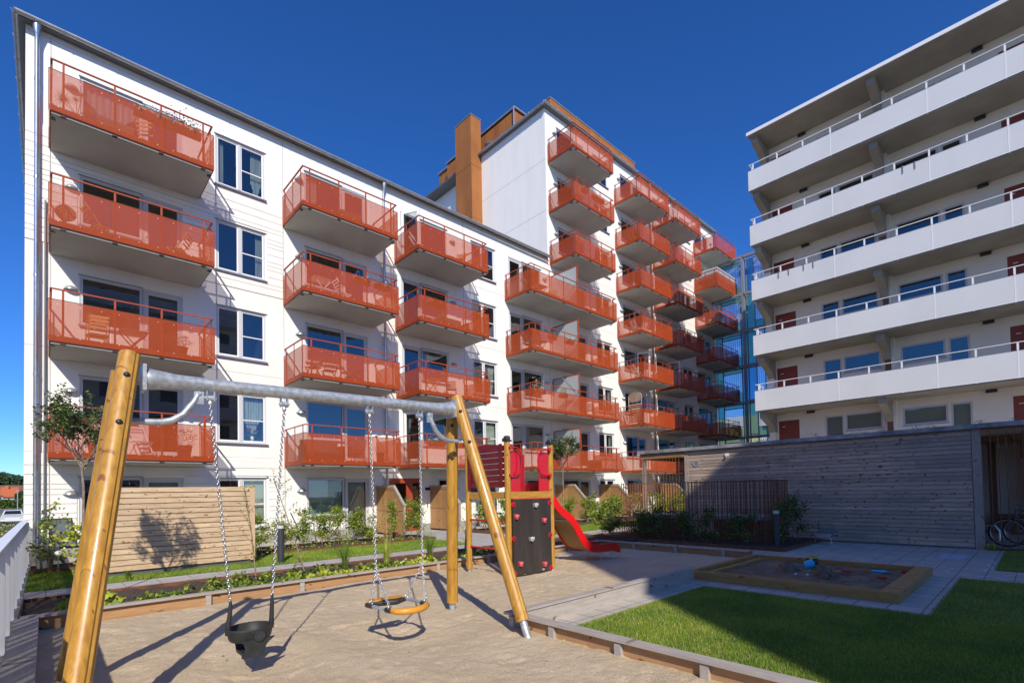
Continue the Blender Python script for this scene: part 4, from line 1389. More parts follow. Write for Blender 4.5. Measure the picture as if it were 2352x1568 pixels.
for dx in (0, .14, .28): mb.tube([(16.45 + dx, 1.05, .02), (16.45 + dx, 1.0, .50), (16.45 + dx, .82, .54), (16.45 + dx, .74, .40), (16.45 + dx, .74, .16)], .012, 6)
mb.tube([(16.4, 1.05, .05), (16.9, 1.05, .05)], .014, 6)
mb.build('tube_frame', 'chrome', rk, smooth='auto')

# ============================================================ swing set
BY = 4.80
sw = thing('swing_set', 'amber timber A frame swing set with a galvanised steel beam', 'swing frame', (2.05, BY, 0))
def log(mb, a, b, r=.072):
    """round pole with the seam groove of two half logs"""
    a = Vector(a); b = Vector(b); d = (b - a).normalized()
    side = d.cross(Vector((0, 0, 1))).normalized(); fwd = side.cross(d)
    n = 28; vs = []; K = 2
    tocam = (Vector((0, 0, 1.5)) - (a + b) / 2); tocam = (tocam - d * tocam.dot(d)).normalized()
    perp = d.cross(tocam)
    for p in (a, b):
        for k in range(n):
            t = 2 * math.pi * k / n
            rr_ = r * (.90 if k in (3, 17) else 1.0)
            if p is b: rr_ *= .985
            vs.append(p + (tocam * math.cos(t) + perp * math.sin(t)) * rr_)
    mb.add(vs, [(k, (k + 1) % n, n + (k + 1) % n, n + k) for k in range(n)] + [tuple(range(n - 1, -1, -1)), tuple(range(n, 2 * n))])
legs = [((3.60, 4.79, 2.70), (3.665, 3.785, .20), (3.674, 3.68, -.05)), ((3.665, 4.97, 2.61), (3.84, 5.27, .15), (3.855, 5.295, -.05)),
        ((.47, 4.79, 2.67), (.09, 3.90, .13), (.075, 3.84, -.05)), ((.44, 4.99, 2.57), (.13, 5.42, .13), (.12, 5.44, -.05))]
for top, bot, ft in legs:
    m = MB(); log(m, bot, top); lg = m.build('leg', 'amber', sw)
    lg.data.polygons.foreach_set('use_smooth', [True] * len(lg.data.polygons))
    try: lg.data.set_sharp_from_angle(angle=R(32))
    except Exception: pass
    m = MB(); m.tube([ft, Vector(bot) + (Vector(top) - Vector(bot)) * .02], .040, 16); m.build('steel_foot', 'galv', lg, smooth='auto')
    m = MB(); T_ = Vector(top); B_ = Vector(bot); d = (T_ - B_).normalized()
    cm = Vector((0, 0, 1.5))
    for dist in (.22, .62):
        m = MB()
        c = T_ - d * dist; t = (cm - c); t = (t - d * t.dot(d)).normalized()
        m.blob(tuple(c + t * .070), (.022, .022, .022), 10, jit=0)
        m.build('bolt_cap', 'rubber', lg, smooth=True)
zl_, zr_ = 2.500, 2.552
m = MB()
def bz(x): return zl_ + (zr_ - zl_) * (x - .55) / 2.97
m.tube([(.545, BY, bz(.55)), (.56, BY, bz(.56)), (.62, BY, bz(.62)), (.78, BY, bz(.78)), (1.0, BY, bz(1)), (2, BY, bz(2)), (3.1, BY, bz(3.1)), (3.32, BY, bz(3.32)), (3.46, BY, bz(3.46)), (3.53, BY, bz(3.53)), (3.545, BY, bz(3.54))],
       [.080, .086, .080, .060, .055, .055, .055, .060, .078, .084, .08], 28)
bm = m.build('beam', 'galv', sw, smooth='auto')
for x in (.555, 3.535):
    m = MB(); m.box(x - .012, x + .012, BY - .09, BY + .09, bz(x) - .10, bz(x) + .10); m.build('end_plate', 'galv', sw)
# curved braces
for pts in ([(.93, 2.43), (.90, 2.36), (.82, 2.24), (.74, 2.185), (.66, 2.165), (.48, 2.16)], [(3.22, 2.46), (3.24, 2.40), (3.30, 2.28), (3.38, 2.21), (3.46, 2.18), (3.62, 2.175)]):
    m = MB(); m.tube([(x, BY, z) for x, z in pts], [.016, .024, .028, .028, .028, .022], 12)
    m.box(pts[0][0] - .035, pts[0][0] + .035, BY - .012, BY + .012, pts[0][1] - .09, pts[0][1] + .07)
    m.lathe([(0, BY - .022), (.016, BY - .022), (.016, BY + .02)], (pts[0][0], 0, pts[0][1]), 8, axis='y')
    m.build('brace', 'galv', sw, smooth='auto')
def hanger(x):
    m = MB(); z = bz(x)
    m.box(x - .032, x - .024, BY - .025, BY + .025, z - .135, z - .045); m.box(x + .024, x + .032, BY - .025, BY + .025, z - .135, z - .045)
    m.tube([(x - .045, BY, z - .11), (x + .045, BY, z - .11)], .012, 8); m.tube([(x - .022, BY, z - .11), (x + .022, BY, z - .11)], .024, 10)
    m.blob((x, BY, z - .155), (.02, .02, .024), 8, jit=0)
    m.build('hanger', 'galv', sw, smooth='auto')
HX = [1.013, 1.614, 2.47, 3.08]
for x in HX: hanger(x)
def chain(mb, a, b, rod=.0048, L=.036, wd=.0115):
    a = Vector(a); b = Vector(b); d = b - a; n = max(2, int(d.length / (L * .74))); t = d.normalized()
    ref = Vector((0, 1, 0)); e1 = t.cross(ref).normalized(); e2 = t.cross(e1).normalized()
    for i in range(n):
        c = a + d * ((i + .5) / n); e = e1 if i % 2 else e2
        pts = []
        for k in range(8):
            an = 2 * math.pi * k / 8
            pts.append(c + t * (math.sin(an) * (L / 2)) * (1 if abs(math.sin(an)) > .9 else .9) + e * math.cos(an) * wd)
        pts.append(pts[0])
        mb.tube(pts, rod, 4, cap=False)
# toddler seat
ts = thing('toddler_swing', 'black rubber toddler swing seat hanging on the left chains', 'swing seat', (1.32, 4.85, .3))
pl, pr = Vector((1.165, 4.83, .64)), Vector((1.505, 4.83, .645))
for x, p in ((HX[0], pl), (HX[1], pr)):
    m = MB(); chain(m, (x, BY, bz(x) - .17), p); m.build('chain', 'chain', ts, smooth=True)
m = MB()
cx, cy, cz = 1.325, 4.85, .40
n = 36
def ringpts(rx, ry, z, cx=cx, cy=cy, tilt=0):
    return [(cx + rx * math.cos(2 * math.pi * k / n), cy + ry * math.sin(2 * math.pi * k / n), z) for k in range(n)]
# bucket wall as rings
K_ = .88
prof = [(.205, .185, .415), (.215, .195, .405), (.215, .195, .385), (.205, .185, .37), (.198, .178, .34), (.190, .170, .315), (.175, .155, .300), (.165, .145, .31), (.172, .152, .34), (.185, .165, .38), (.190, .170, .41), (.205, .185, .415)]
vs = []
for rx, ry, z in prof: vs += ringpts(rx * K_, ry * K_, z)
fs = []
for i in range(len(prof) - 1):
    for k in range(n):
        k2 = (k + 1) % n; fs.append((i * n + k, i * n + k2, (i + 1) * n + k2, (i + 1) * n + k))
m.add(vs, fs)
m.build('seat_ring', 'rubber', ts, smooth='auto')
m = MB()
# crotch strap and saddle: wide at ring, narrow below, leg holes either side
m.prism([(cx - .12, .325), (cx - .085, .295), (cx - .075, .25), (cx - .085, .212), (cx - .105, .20), (cx - .105, .18), (cx + .08, .18), (cx + .075, .22), (cx + .085, .26), (cx + .11, .29), (cx + .16, .325)], 'xz', cy - .157, cy - .130)
m.prism([(cx - .13, .32), (cx - .09, .26), (cx - .08, .19), (cx + .08, .19), (cx + .09, .26), (cx + .13, .32)], 'xz', cy + .115, cy + .140)
m.box(cx - .085, cx + .08, cy - .1295, cy + .1145, .180, .205)
m.build('seat_sling', 'rubber', ts)
for p, q in ((pl, (cx - .178, cy, .405)), (pr, (cx + .178, cy, .405))):
    m = MB(); q = Vector(q)
    m.tube([p + Vector((0, 0, .02)), p + Vector((0, 0, -.03)), p.lerp(q, .45) + Vector(((q.x - p.x) * -.25, 0, 0)), p.lerp(q, .8), q + Vector((0, 0, .0)), q - Vector((0, 0, .04))], [.010, .016, .019, .021, .024, .020], 12)
    m.build('side_arm', 'rubber', ts, smooth='auto')
m = MB(); 
m.lathe([(0, cy - .176), (.045, cy - .1755), (.05, cy - .16)], (cx + .03, 0, .352), 20, axis='y'); m.build('maker_badge', 'rubber', ts)
def text_mesh(body, size, loc, rotm, mat_, parent, extrude=.001, name='lettering'):
    cu = bpy.data.curves.new(name, 'FONT'); cu.body = body; cu.size = size; cu.extrude = extrude; cu.align_x = 'CENTER'; cu.align_y = 'CENTER'
    to = bpy.data.objects.new(name + '_tmp', cu); COL.objects.link(to)
    bpy.context.view_layer.update()
    me = bpy.data.meshes.new_from_object(to.evaluated_get(bpy.context.evaluated_depsgraph_get()))
    bpy.data.objects.remove(to)
    me.transform(rotm); me.transform(Matrix.Translation(Vector(loc) - Vector(wloc(parent))))
    me.materials.clear(); me.materials.append(MT[mat_])
    o = bpy.data.objects.new(name, me); COL.objects.link(o); o.parent = parent
    return o
text_mesh('HAGS', .034, (cx + .03, cy - .1775, .352), Matrix.Rotation(R(90), 4, 'X'), 'charcoal', ts, .0012)
# parent-and-child ring seat
ys_ = thing('ring_swing', 'amber and black ring shaped swing seat hanging on the right chains', 'swing seat', (2.67, 4.63, .4))
zc = .41; C0 = Vector((2.675, 4.63, zc))
corners = {'fl': (2.47, 4.80), 'bl': (2.88, 4.80), 'fr': (2.47, 4.46), 'br': (2.87, 4.46)}
ringc = []
for x, cs in ((HX[2], [(2.455, 4.79), (2.475, 4.44)]), (HX[3], [(2.875, 4.79), (2.89, 4.44)])):
    m = MB(); sp = Vector((x + (2.67 - x) * .08 , 4.73, .79))
    chain(m, (x, BY, bz(x) - .17), sp)
    for c in cs: chain(m, sp, (c[0], c[1], zc + .03))
    m.tube([sp + Vector((.012 * math.cos(t), 0, .012 * math.sin(t))) for t in [k * math.pi / 4 for k in range(9)]], .004, 5, cap=False)
    m.build('chain', 'chain', ys_, smooth=True)
    ringc += cs
m = MB()
for c in ringc:
    m.tube([(c[0] + .018 * math.cos(t), c[1], zc + .028 + .018 * math.sin(t)) for t in [k * math.pi / 5 for k in range(11)]], .007, 6, cap=False)
m.build('eye_bolt', 'chain', ys_, smooth=True)
# front bow (toward the camera/right) amber, back board amber on black, grey side tubes
m = MB()
bow = [(2.475, 4.44), (2.50, 4.36), (2.56, 4.30), (2.64, 4.275), (2.72, 4.28), (2.80, 4.315), (2.865, 4.375), (2.89, 4.44)]
m.tube([(2.49, 4.42, zc)] + [(x, y, zc) for x, y in bow[1:-1]] + [(2.885, 4.42, zc)], [.024, .031, .034, .034, .034, .034, .031, .024], 12)
b1 = m.build('front_bow', 'yelrub', ys_, smooth='auto')
m = MB()
m.tube([(2.472, 4.50, zc), (2.478, 4.42, zc)], .026, 12); m.tube([(2.885, 4.50, zc), (2.89, 4.42, zc)], .026, 12)
m.tube([(2.44, 4.74, zc), (2.44, 4.84, zc), (2.50, 4.86, zc), (2.66, 4.80, zc), (2.74, 4.765, zc), (2.82, 4.80, zc), (2.88, 4.80, zc)], [.022, .026, .03, .034, .034, .03, .02], 12)
m.build('black_grip', 'rubber', ys_, smooth='auto')
m = MB(); m.tube([(2.45, 4.76, zc), (2.472, 4.50, zc)], .017, 10); m.tube([(2.875, 4.80, zc), (2.90, 4.66, zc), (2.887, 4.50, zc)], .017, 10)
m.build('side_tube', 'galv', ys_, smooth='auto')
m = MB(); m.prism([(2.435, 4.865), (2.50, 4.915), (2.84, 4.895), (2.86, 4.83), (2.72, 4.80), (2.50, 4.825)], 'xy', zc + .022, zc + .036); m.build('seat_board', 'yelrub', ys_)

# ============================================================ climbing tower with slide
tw = thing('play_tower', 'small climbing tower with amber posts, black climbing wall and red slide', 'play tower', (6.45, 7.0, 0))
PX0, PX1, PY0, PY1 = 5.93, 7.05, 6.44, 7.56
for x, y in ((PX0, PY0), (PX1, PY0), (PX0, PY1), (PX1, PY1)):
    m = MB(); log(m, (x, y, .09), (x, y, 2.46), .056); p = m.build('post', 'amber', tw, smooth='auto')
    m = MB(); m.lathe([(.060, 2.45), (.0605, 2.50), (.058, 2.53), (.03, 2.545), (0, 2.545)], (x, y, 0), 20); m.prism([(x - .062, 2.44), (x + .062, 2.44), (x + .062, 2.47), (x, 2.47), (x - .062, 2.50)], 'xz', y - .0595, y + .0595); m.build('post_cap', 'rubber', p, smooth='auto')
    m = MB(); m.lathe([(.034, -.08), (.034, .09), (.045, .10)], (x, y, 0), 14); m.build('steel_foot', 'galv', p, smooth='auto')
    m = MB(); m.blob((x, y - .057, .22), (.008, .008, .008), 8, jit=0); m.build('bolt', 'chain', p)
m = MB()
m.box(PX0 + .05, PX1 - .05, PY0 - .03, PY0 + .012, 1.432, 1.555); m.box(PX0 + .05, PX1 - .05, PY1 - .02, PY1 + .022, 1.432, 1.555)
m.build('deck_beam', 'amberx', tw)
m = MB()
m.box(PX0 - .022, PX0 + .02, PY0 + .05, PY1 - .05, 1.432, 1.555)
m.box(PX1 - .02, PX1 + .022, PY0 + .05, PY1 - .05, 1.432, 1.555)
m.build('deck_beam', 'ambery', tw)
m = MB(); m.box(PX0 + .025, PX1 - .025, PY0 + .015, PY1 - .025, 1.50, 1.54); m.build('deck', 'ambery', tw)
# climbing wall
m = MB(); m.box(PX0 + .07, PX1 - .06, PY0 - .045, PY0 - .02, .075, 1.415, 0); m.box(PX0 + .07, PX1 - .06, PY0 - .047, PY0 - .018, 1.4155, 1.43, 1)
cw = m.build('climbing_wall', ['blackboard', 'redplast'], tw)
for x, z, c in ((6.55, 1.31, 'stone'), (6.06, 1.12, 'pink'), (6.77, 1.02, 'pink'), (6.43, .70, 'stone'), (6.14, .28, 'pink'), (6.76, .21, 'pink')):
    m = MB(); m.prism([(x - .045, z + .03), (x - .02, z + .04), (x + .04, z + .035), (x + .05, z + .01), (x + .02, z - .045), (x - .02, z - .05)][::1] if c == 'pink' else [(x - .055, z + .025), (x + .055, z + .03), (x + .05, z - .01), (x + .01, z - .05), (x - .03, z - .04)], 'xz', PY0 - .10, PY0 - .046)
    m.blob((x, PY0 - .09, z), (.042, .03, .036), 10, jit=.12)
    m.build('climbing_hold', c, cw, smooth='auto')
for x, z in ((PX0 + .085, 1.33), (PX1 - .09, 1.33), (PX0 + .085, .73), (PX1 - .09, .73), (PX0 + .085, .12), (PX1 - .09, .11)):
    m = MB(); m.lathe([(0, PY0 - .058), (.042, PY0 - .058), (.048, PY0 - .046)], (x, 0, z), 18, axis='y'); m.blob((x, PY0 - .062, z), (.018, .012, .018), 8, 1, jit=0)
    m.build('panel_clip', ['redplast', 'rubber'], cw, smooth='auto')
m = MB(); m.box(6.72, 6.79, PY0 - .0475, PY0 - .0455, .06 + .03, .125); m.build('small_label', 'lampmetal', cw)
# slatted side panel
m = MB()
zs = [(1.64, 1.745), (1.755, 1.85), (1.862, 1.955), (1.967, 2.06), (2.072, 2.165), (2.178, 2.265)]
for a, b in zs: m.box(PX0 - .035, PX0 - .010, PY0 + .07, PY1 - .06, a, b)
n = 10; yy = [PY0 + .07 + (PY1 - PY0 - .13) * i / n for i in range(n + 1)]
m.prism([(y, 2.278) for y in (yy[0], yy[-1])] + [(y, 2.38 + .045 * math.sin(math.pi * i / n)) for i, y in reversed(list(enumerate(yy)))], 'yz', PX0 - .035, PX0 - .010)
for y in (PY0 + .09, PY1 - .13): m.box(PX0 - .060, PX0 - .0355, y, y + .07, 1.63, 2.41)
m.build('slatted_side', 'redstain', tw)
for z in (1.04, .53):
    m = MB(); m.tube([(PX0, PY0 + .05, z), (PX0, PY1 - .05, z)], .017, 10); m.build('rung', 'redplast', tw, smooth='auto')
# upper red guard boards and handles at the front
def rounded(pts): return pts
m = MB(); m.prism([(PX0 + .06, 2.28), (6.17, 2.29), (6.235, 2.25), (6.265, 2.17), (6.265, 1.95), (6.235, 1.87), (6.15, 1.84), (6.235, 1.835), (6.235, 1.56), (PX0 + .06, 1.56)], 'xz', PY0 - .005, PY0 + .012); m.build('guard_board', 'redplast', tw)
m = MB(); m.prism([(PX1 - .06, 2.28), (6.80, 2.29), (6.745, 2.25), (6.72, 2.17), (6.72, 1.95), (6.745, 1.87), (6.80, 1.84), (6.72, 1.835), (6.72, 1.56), (PX1 - .06, 1.56)], 'xz', PY0 - .005, PY0 + .012); m.build('guard_board', 'redplast', tw)
def handle(pts):
    m = MB(); P_ = [Vector((x, PY0 - .07, z)) for x, z in pts]; sm = []
    for i in range(len(P_) - 1):
        for t in (0, .5): sm.append(P_[i].lerp(P_[i + 1], t))
    sm.append(P_[-1]); m.tube(sm, .0155, 10)
    for q in (P_[0], P_[-1]): m.lathe([(0, q.y - .02), (.035, q.y - .02), (.035, q.y + .03)], (q.x, 0, q.z), 14, axis='y')
    m.build('handle', 'redplast', tw, smooth='auto')
handle([(PX0 + .02, 2.33), (6.08, 2.34), (6.15, 2.31), (6.205, 2.24), (6.22, 2.15), (6.215, 2.0), (6.185, 1.90), (6.12, 1.855), (PX0 + .02, 1.85)])
handle([(PX1 - .09, 2.34), (6.80, 2.33), (6.71, 2.29), (6.655, 2.22), (6.64, 2.12), (6.645, 2.0), (6.69, 1.90), (6.76, 1.86), (PX1 - .09, 1.855)])
m = MB(); m.prism([(7.26 - .75, 2.36), (7.53 - .75, 2.38), (7.60 - .75, 2.28), (7.52 - .75, 2.16), (7.45 - .75, 2.0), (7.44 - .75, 1.85), (7.49 - .75, 1.70), (7.44 - .75, 1.56), (7.26 - .75, 1.56)], 'xz', PY1 - .02, PY1 + .0)
m.prism([(PX0 + .06, 2.36), (6.50, 2.36), (6.50, 1.56), (PX0 + .06, 1.56)], 'xz', PY1 - .018, PY1 - .002)
gb = m.build('grey_back_board', 'greyboard', tw)
m = MB(); m.tube([(6.80, PY1 - .01, 2.30), (PX1, PY1 - .01, 2.31)], .016, 8); m.build('top_tube', 'galv', tw)
# slide: two side boards, chute
SX0 = PX1 + .03
up_ = [(0.0, 1.66), (.10, 1.60), (.22, 1.47), (.34, 1.31), (.48, 1.21), (.62, 1.14), (.74, 1.05), (.86, .92), (1.00, .73), (1.14, .55), (1.28, .455), (1.44, .42), (1.62, .415), (1.95, .42), (2.10, .41), (2.22, .35), (2.28, .26)]
lo_ = [(0.0, 1.38), (.10, 1.33), (.25, 1.20), (.40, 1.08), (.60, .965), (.72, .86), (.82, .70), (.95, .52), (1.10, .37), (1.28, .28), (1.50, .245), (1.80, .24), (2.00, .235), (2.14, .20), (2.22, .17), (2.28, .18)]
up_ = [(SX0 + a * 1.04, z - .03) for a, z in up_]; lo_ = [(SX0 + a * 1.04, z - .03) for a, z in lo_]
SY0, SY1 = 6.56, 7.10
for y in (SY0, SY1):
    m = MB()
    N_ = 40
    ux = np.linspace(SX0, SX0 + 2.28 * 1.04, N_)
    uz = np.interp(ux, [p[0] for p in up_], [p[1] for p in up_]); lz = np.interp(ux, [p[0] for p in lo_], [p[1] for p in lo_])
    for z_ in (uz, lz):
        z2 = z_.copy(); z2[1:-1] = (z_[:-2] + z_[1:-1] * 2 + z_[2:]) / 4; z_[:] = z2
    vs = []
    for i in range(N_):
        for dy in (-.011, .011): vs += [(ux[i], y + dy, lz[i]), (ux[i], y + dy, uz[i])]
    fs = []
    for i in range(N_ - 1):
        a = 4 * i; b = 4 * (i + 1)
        fs += [(a, b, b + 1, a + 1), (a + 3, b + 3, b + 2, a + 2), (a + 1, b + 1, b + 3, a + 3), (a + 2, b + 2, b, a)]
    fs += [(0, 1, 3, 2), (4 * N_ - 4, 4 * N_ - 2, 4 * N_ - 1, 4 * N_ - 3)]
    m.add(vs, fs); sb = m.build('slide_side', 'slidered', tw)
m = MB(); vs = []
cz_ = (lz + (uz - lz) * .22)
for i in range(N_): vs += [(ux[i], SY0 + .012, cz_[i]), (ux[i], SY1 - .012, cz_[i]), (ux[i], SY0 + .012, cz_[i] - .012), (ux[i], SY1 - .012, cz_[i] - .012)]
fs = []
for i in range(N_ - 1):
    a = 4 * i; b = 4 * i + 4
    fs += [(a, b, b + 1, a + 1), (a + 3, b + 3, b + 2, a + 2)]
m.add(vs, fs); m.build('chute', 'slidetan', tw, smooth=True)
m = MB(); m.box(SX0 + .60, SX0 + .66, SY0 + .012, SY1 - .012, .93, .965); m.build('cross_bar', 'galv', tw)
for x, y in ((SX0 + 2.12, SY0 + .03), (SX0 + 1.75, SY1 - .1), (SX0 + 1.75, SY0 + .08)):
    m = MB(); m.tube([(x, y, -.05), (x, y, .24)], .016, 8); m.build('slide_leg', 'galv', tw)
# low red board at slide mouth
m = MB(); m.prism([(6.62, 1.56), (6.62, 1.72), (6.68, 1.735), (7.06, 1.72), (7.16, 1.66), (7.16, 1.56)], 'yz', PX1 - .012, PX1 + .012); m.build('slide_mouth_board', 'redplast', tw)
m = MB(); m.box(PX1 - .01, PX1 + .012, PY0 + .06, 6.60, 1.56, 2.2); m.box(PX1 - .01, PX1 + .012, 7.16, PY1 - .05, 1.56, 2.3); m.build('guard_board', 'redplast', tw)

# ============================================================ sandpit kerbs
kb = thing('sandpit_kerb', 'weathered timber kerb boards framing the playground sand', 'kerb', (5, 8.3, 0))
def kerb(p0, p1, cap, side, n_in, posts, zc_=.20):
    """p0-p1 outer line; n_in unit normal towards the sand"""
    p0 = Vector(p0); p1 = Vector(p1); n = Vector(n_in)
    a = p0 + n * -.02; b = p1 + n * .10
    m = MB(); m.box(a.x, b.x, a.y, b.y, zc_ - .028, zc_); m.build('cap_board', cap, kb)
    a = p0 + n * .005; b = p1 + n * .04
    m = MB(); m.box(a.x, b.x, a.y, b.y, -.04, zc_ - .029); m.build('side_board', side, kb)
    L = (p1 - p0).length; d = (p1 - p0).normalized()
    m = MB(); t = .6
    while t < L:
        c = p0 + d * t
        q0 = c - d * .035 + n * .041; q1 = c + d * .035 + n * .085
        m.box(q0.x, q1.x, q0.y, q1.y, -.03, zc_ - .0285); t += posts
    each(m, 'support_block', 'kerbcap', kb)
kerb((-.22, 8.29, 0), (10.90, 8.29, 0), 'kerbcap', 'kerbside', (0, -1, 0), 1.32)
kerb((11.02, 4.28, 0), (11.02, 8.27, 0), 'kerbcapy', 'kerbsidey', (-1, 0, 0), 1.15)
kerb((3.89, -2.0, 0), (3.89, 4.02, 0), 'kerbcapy', 'kerbsidey', (-1, 0, 0), .82)
m = MB(); m.box(3.74, 8.02, 4.06, 4.17, .195, .222); m.build('cap_board', 'kerbcap', kb)
m = MB(); m.box(3.80, 8.00, 4.08, 4.15, -.04, .194); m.build('side_board', 'kerbcap', kb)
m = MB(); m.box(-.27, -.06, -2, 8.19, .0, .19); m.build('sleeper', 'kerbcapy', kb)
# ============================================================ sandbox with toys
sx0, sx1, sy0, sy1 = 8.10, 10.98, 1.32, 4.26
sb = thing('sandbox', 'low amber brown wooden sandbox frame half filled with damp sand', 'sandbox', ((sx0 + sx1) / 2, (sy0 + sy1) / 2, 0))
W_ = .20
for (a, b, c, d, mm) in ((sx0, sx0 + .09, sy0 + .22, sy1, 'boxy'), (sx0 + .22, sx1, sy1 - .09, sy1, 'box'), (sx1 - .09, sx1, sy0, sy1 - .092, 'boxy'), (sx0, sx1 - .092, sy0, sy0 + .09, 'box')):
    pass
def beam(x0, x1, y0, y1, z0, z1, mm): m = MB(); m.box(x0, x1, y0, y1, z0, z1); m.build('beam', mm, sb)
for z0, z1 in ((.0, .068), (.070, .135)):
    beam(sx0, sx0 + .085, sy0 + .22, sy1, z0, z1, 'boxy')
    beam(sx1 - .085, sx1, sy0 + .22, sy1, z0, z1, 'boxy')
    beam(sx0 + .086, sx1 - .086, sy1 - .085, sy1, z0, z1, 'box')
beam(sx0 + .30, sx0 + .385, sy0 + .221, sy1 - .086, .0, .105, 'boxy'); beam(sx0 + .386, sx1 - .30, sy1 - .30, sy1 - .215, 0, .105, 'box')
beam(sx0, sx1, sy0, sy0 + .219, 0, .14, 'box')
o = sandfield('damp_sand', 'boxsand', sx0 + .086, sx1 - .086, sy0 + .22, sy1 - .086, .045, .026, 460, .025, 9)
o.parent = sb; o.location = (-sb.location.x, -sb.location.y, 0)
def bucket(name, label, mats, loc, rot, r0=.062, r1=.082, h=.13):
    t = thing(name, label, 'bucket', loc); t.rotation_euler = rot
    m = MB(); m.lathe([(0, 0), (r0, 0), (r1, h), (r1 + .008, h), (r1 + .008, h + .012), (r1 - .002, h + .012), (r0 - .004, .006), (0, .006)], (0, 0, 0), 20); m.build('body', mats[0], t, smooth='auto', local=True)
    m = MB(); m.tube([(r1 * math.cos(a), .03 * math.sin(a), h + .01 + .0 + .06 * math.sin(a)) for a in np.linspace(0, math.pi, 9)], .004, 5); m.build('handle', mats[1], t, local=True)
    return t
bucket('toy_bucket', 'sky blue toy bucket lying on its side in the sandbox', ('blueplast', 'tealplast'), (9.95, 2.97, .13), (R(70), R(15), R(20)), .065, .085, .14)
bucket('toy_bucket', 'dark toy bucket with yellow rim behind the blue bucket', ('rubber', 'yeltoy'), (10.55, 3.02, .06), (0, 0, 0), .085, .10, .14)
m = MB(); m.lathe([(.10, .2), (.115, .2), (.115, .215), (.10, .215)], (10.55, 3.02, 0), 20); t = thing('toy_sieve', 'yellow toy sieve ring on top of the dark bucket', 'toy', (10.55, 3.02, .21)); m.build('rim', 'yeltoy', t, smooth='auto'); m = MB(); m.lathe([(0, .207), (.10, .207)], (10.55, 3.02, 0), 20); m.build('plate', 'yeltoy', t)
def spade(name, label, mh, mbl, loc, ang):
    t = thing(name, label, 'toy shovel', loc); t.rotation_euler = (0, 0, R(ang))
    m = MB(); m.tube([(-.22, 0, .02), (0, 0, .02)], .011, 8); m.tube([(-.22, -.03, .02), (-.22, .03, .02)], .010, 8); m.build('grip', mh, t, smooth='auto', local=True)
    m = MB(); m.prism([(0, -.05), (.12, -.05), (.19, -.02), (.19, .02), (.12, .05), (0, .05)], 'xy', .012, .028); m.blob((.08, 0, .03), (.09, .05, .022), 10, jit=0); m.build('blade', mbl, t, local=True)
spade('toy_shovel', 'red toy shovel with a yellow handle in the sandbox', 'yeltoy', 'redtoy', (9.80, 2.38, .085), -62)
spade('toy_shovel', 'red toy shovel with a teal handle left of the blue bucket', 'tealplast', 'redtoy', (9.95, 3.20, .09), 115)
def dish(label, mm, loc, r):
    t = thing('toy_dish', label, 'toy', loc); m = MB(); m.lathe([(0, .005), (r * .8, .005), (r, .03), (r + .008, .03), (r * .82, 0), (0, 0)], (0, 0, 0), 20); m.build('dish', mm, t, smooth='auto', local=True)
dish('round sky blue toy dish lying on the damp sand', 'blueplast', (10.22, 1.92, .08), .10)
dish('small orange sand mould in the sandbox right of the shovels', 'orangetoy', (9.62, 1.78, .085), .07)
dish('red toy dish at the far right corner of the sandbox', 'redtoy', (10.45, 1.58, .08), .09)
for i, (x, y, lb) in enumerate([(9.12, 2.86, 'white shell shaped scrap in the sandbox, left one'), (9.16, 2.70, 'white scrap in the sandbox near the sand lumps, right one')]):
    m = MB(); m.blob((x, y, .095), (.04, .025, .018), 8, jit=.3); tag(m.build('shell_toy', 'flowerw', None, smooth=True), lb, 'toy')
for i, (x, y, s, lb) in enumerate([(9.55, 3.12, .13, 'crumbling sand lump left of the blue bucket'), (9.42, 2.56, .15, 'large crumbling sand lump in the middle of the sandbox'), (9.05, 2.42, .08, 'low sand lump near the front of the sandbox')]):
    m = MB(); m.blob((x, y, .09), (s * .8, s * .8, s), 14, jit=.22); m.blob((x + s * .7, y - s * .6, .06), (s * .6, s * .7, s * .5), 12, jit=.25); tag(m.build('sand_lump', 'boxsand', None, smooth=True), lb, 'sand lump')

# ============================================================ pine screen
ps = thing('pine_screen', 'free standing screen of new horizontal pine boards on the lawn', 'screen fence', (2.1, 12.6, 0))
z = .12; rr = random.Random(2)
m = MB()
while z < 1.76:
    h = .112
    x = .78
    m.box(.78, 3.46, 12.585, 12.612, z, z + h - .010)
    m.add([(.78, 12.5845, z + h - .028), (3.46, 12.5845, z + h - .028), (3.46, 12.574, z + .004), (.78, 12.574, z + .004), (.78, 12.5845, z + .0), (3.46, 12.5845, z)], [(0, 3, 2, 1), (3, 4, 5, 2)])
    z += h
m.build('boards', 'pinex', ps)
m = MB(); m.box(.76, 3.48, 12.6135, 12.625, .12, 1.78); m.build('gap_dark_sheet', 'rustrod', ps)  # dark sheet added so the gaps between the boards look shaded
for x in (.70, 3.50):
    m = MB(); m.box(x - .05, x + .05, 12.56, 12.66, .10, 1.82); m.build('post', 'pinez', ps)
m = MB()
for x in (.85, 2.1, 3.4): m.box(x - .04, x + .04, 12.62, 12.70, 0, 1.5)
m.box(.7, 3.5, 12.63, 12.68, .0, .10)
m.build('rear_post', 'darkzinc', ps)

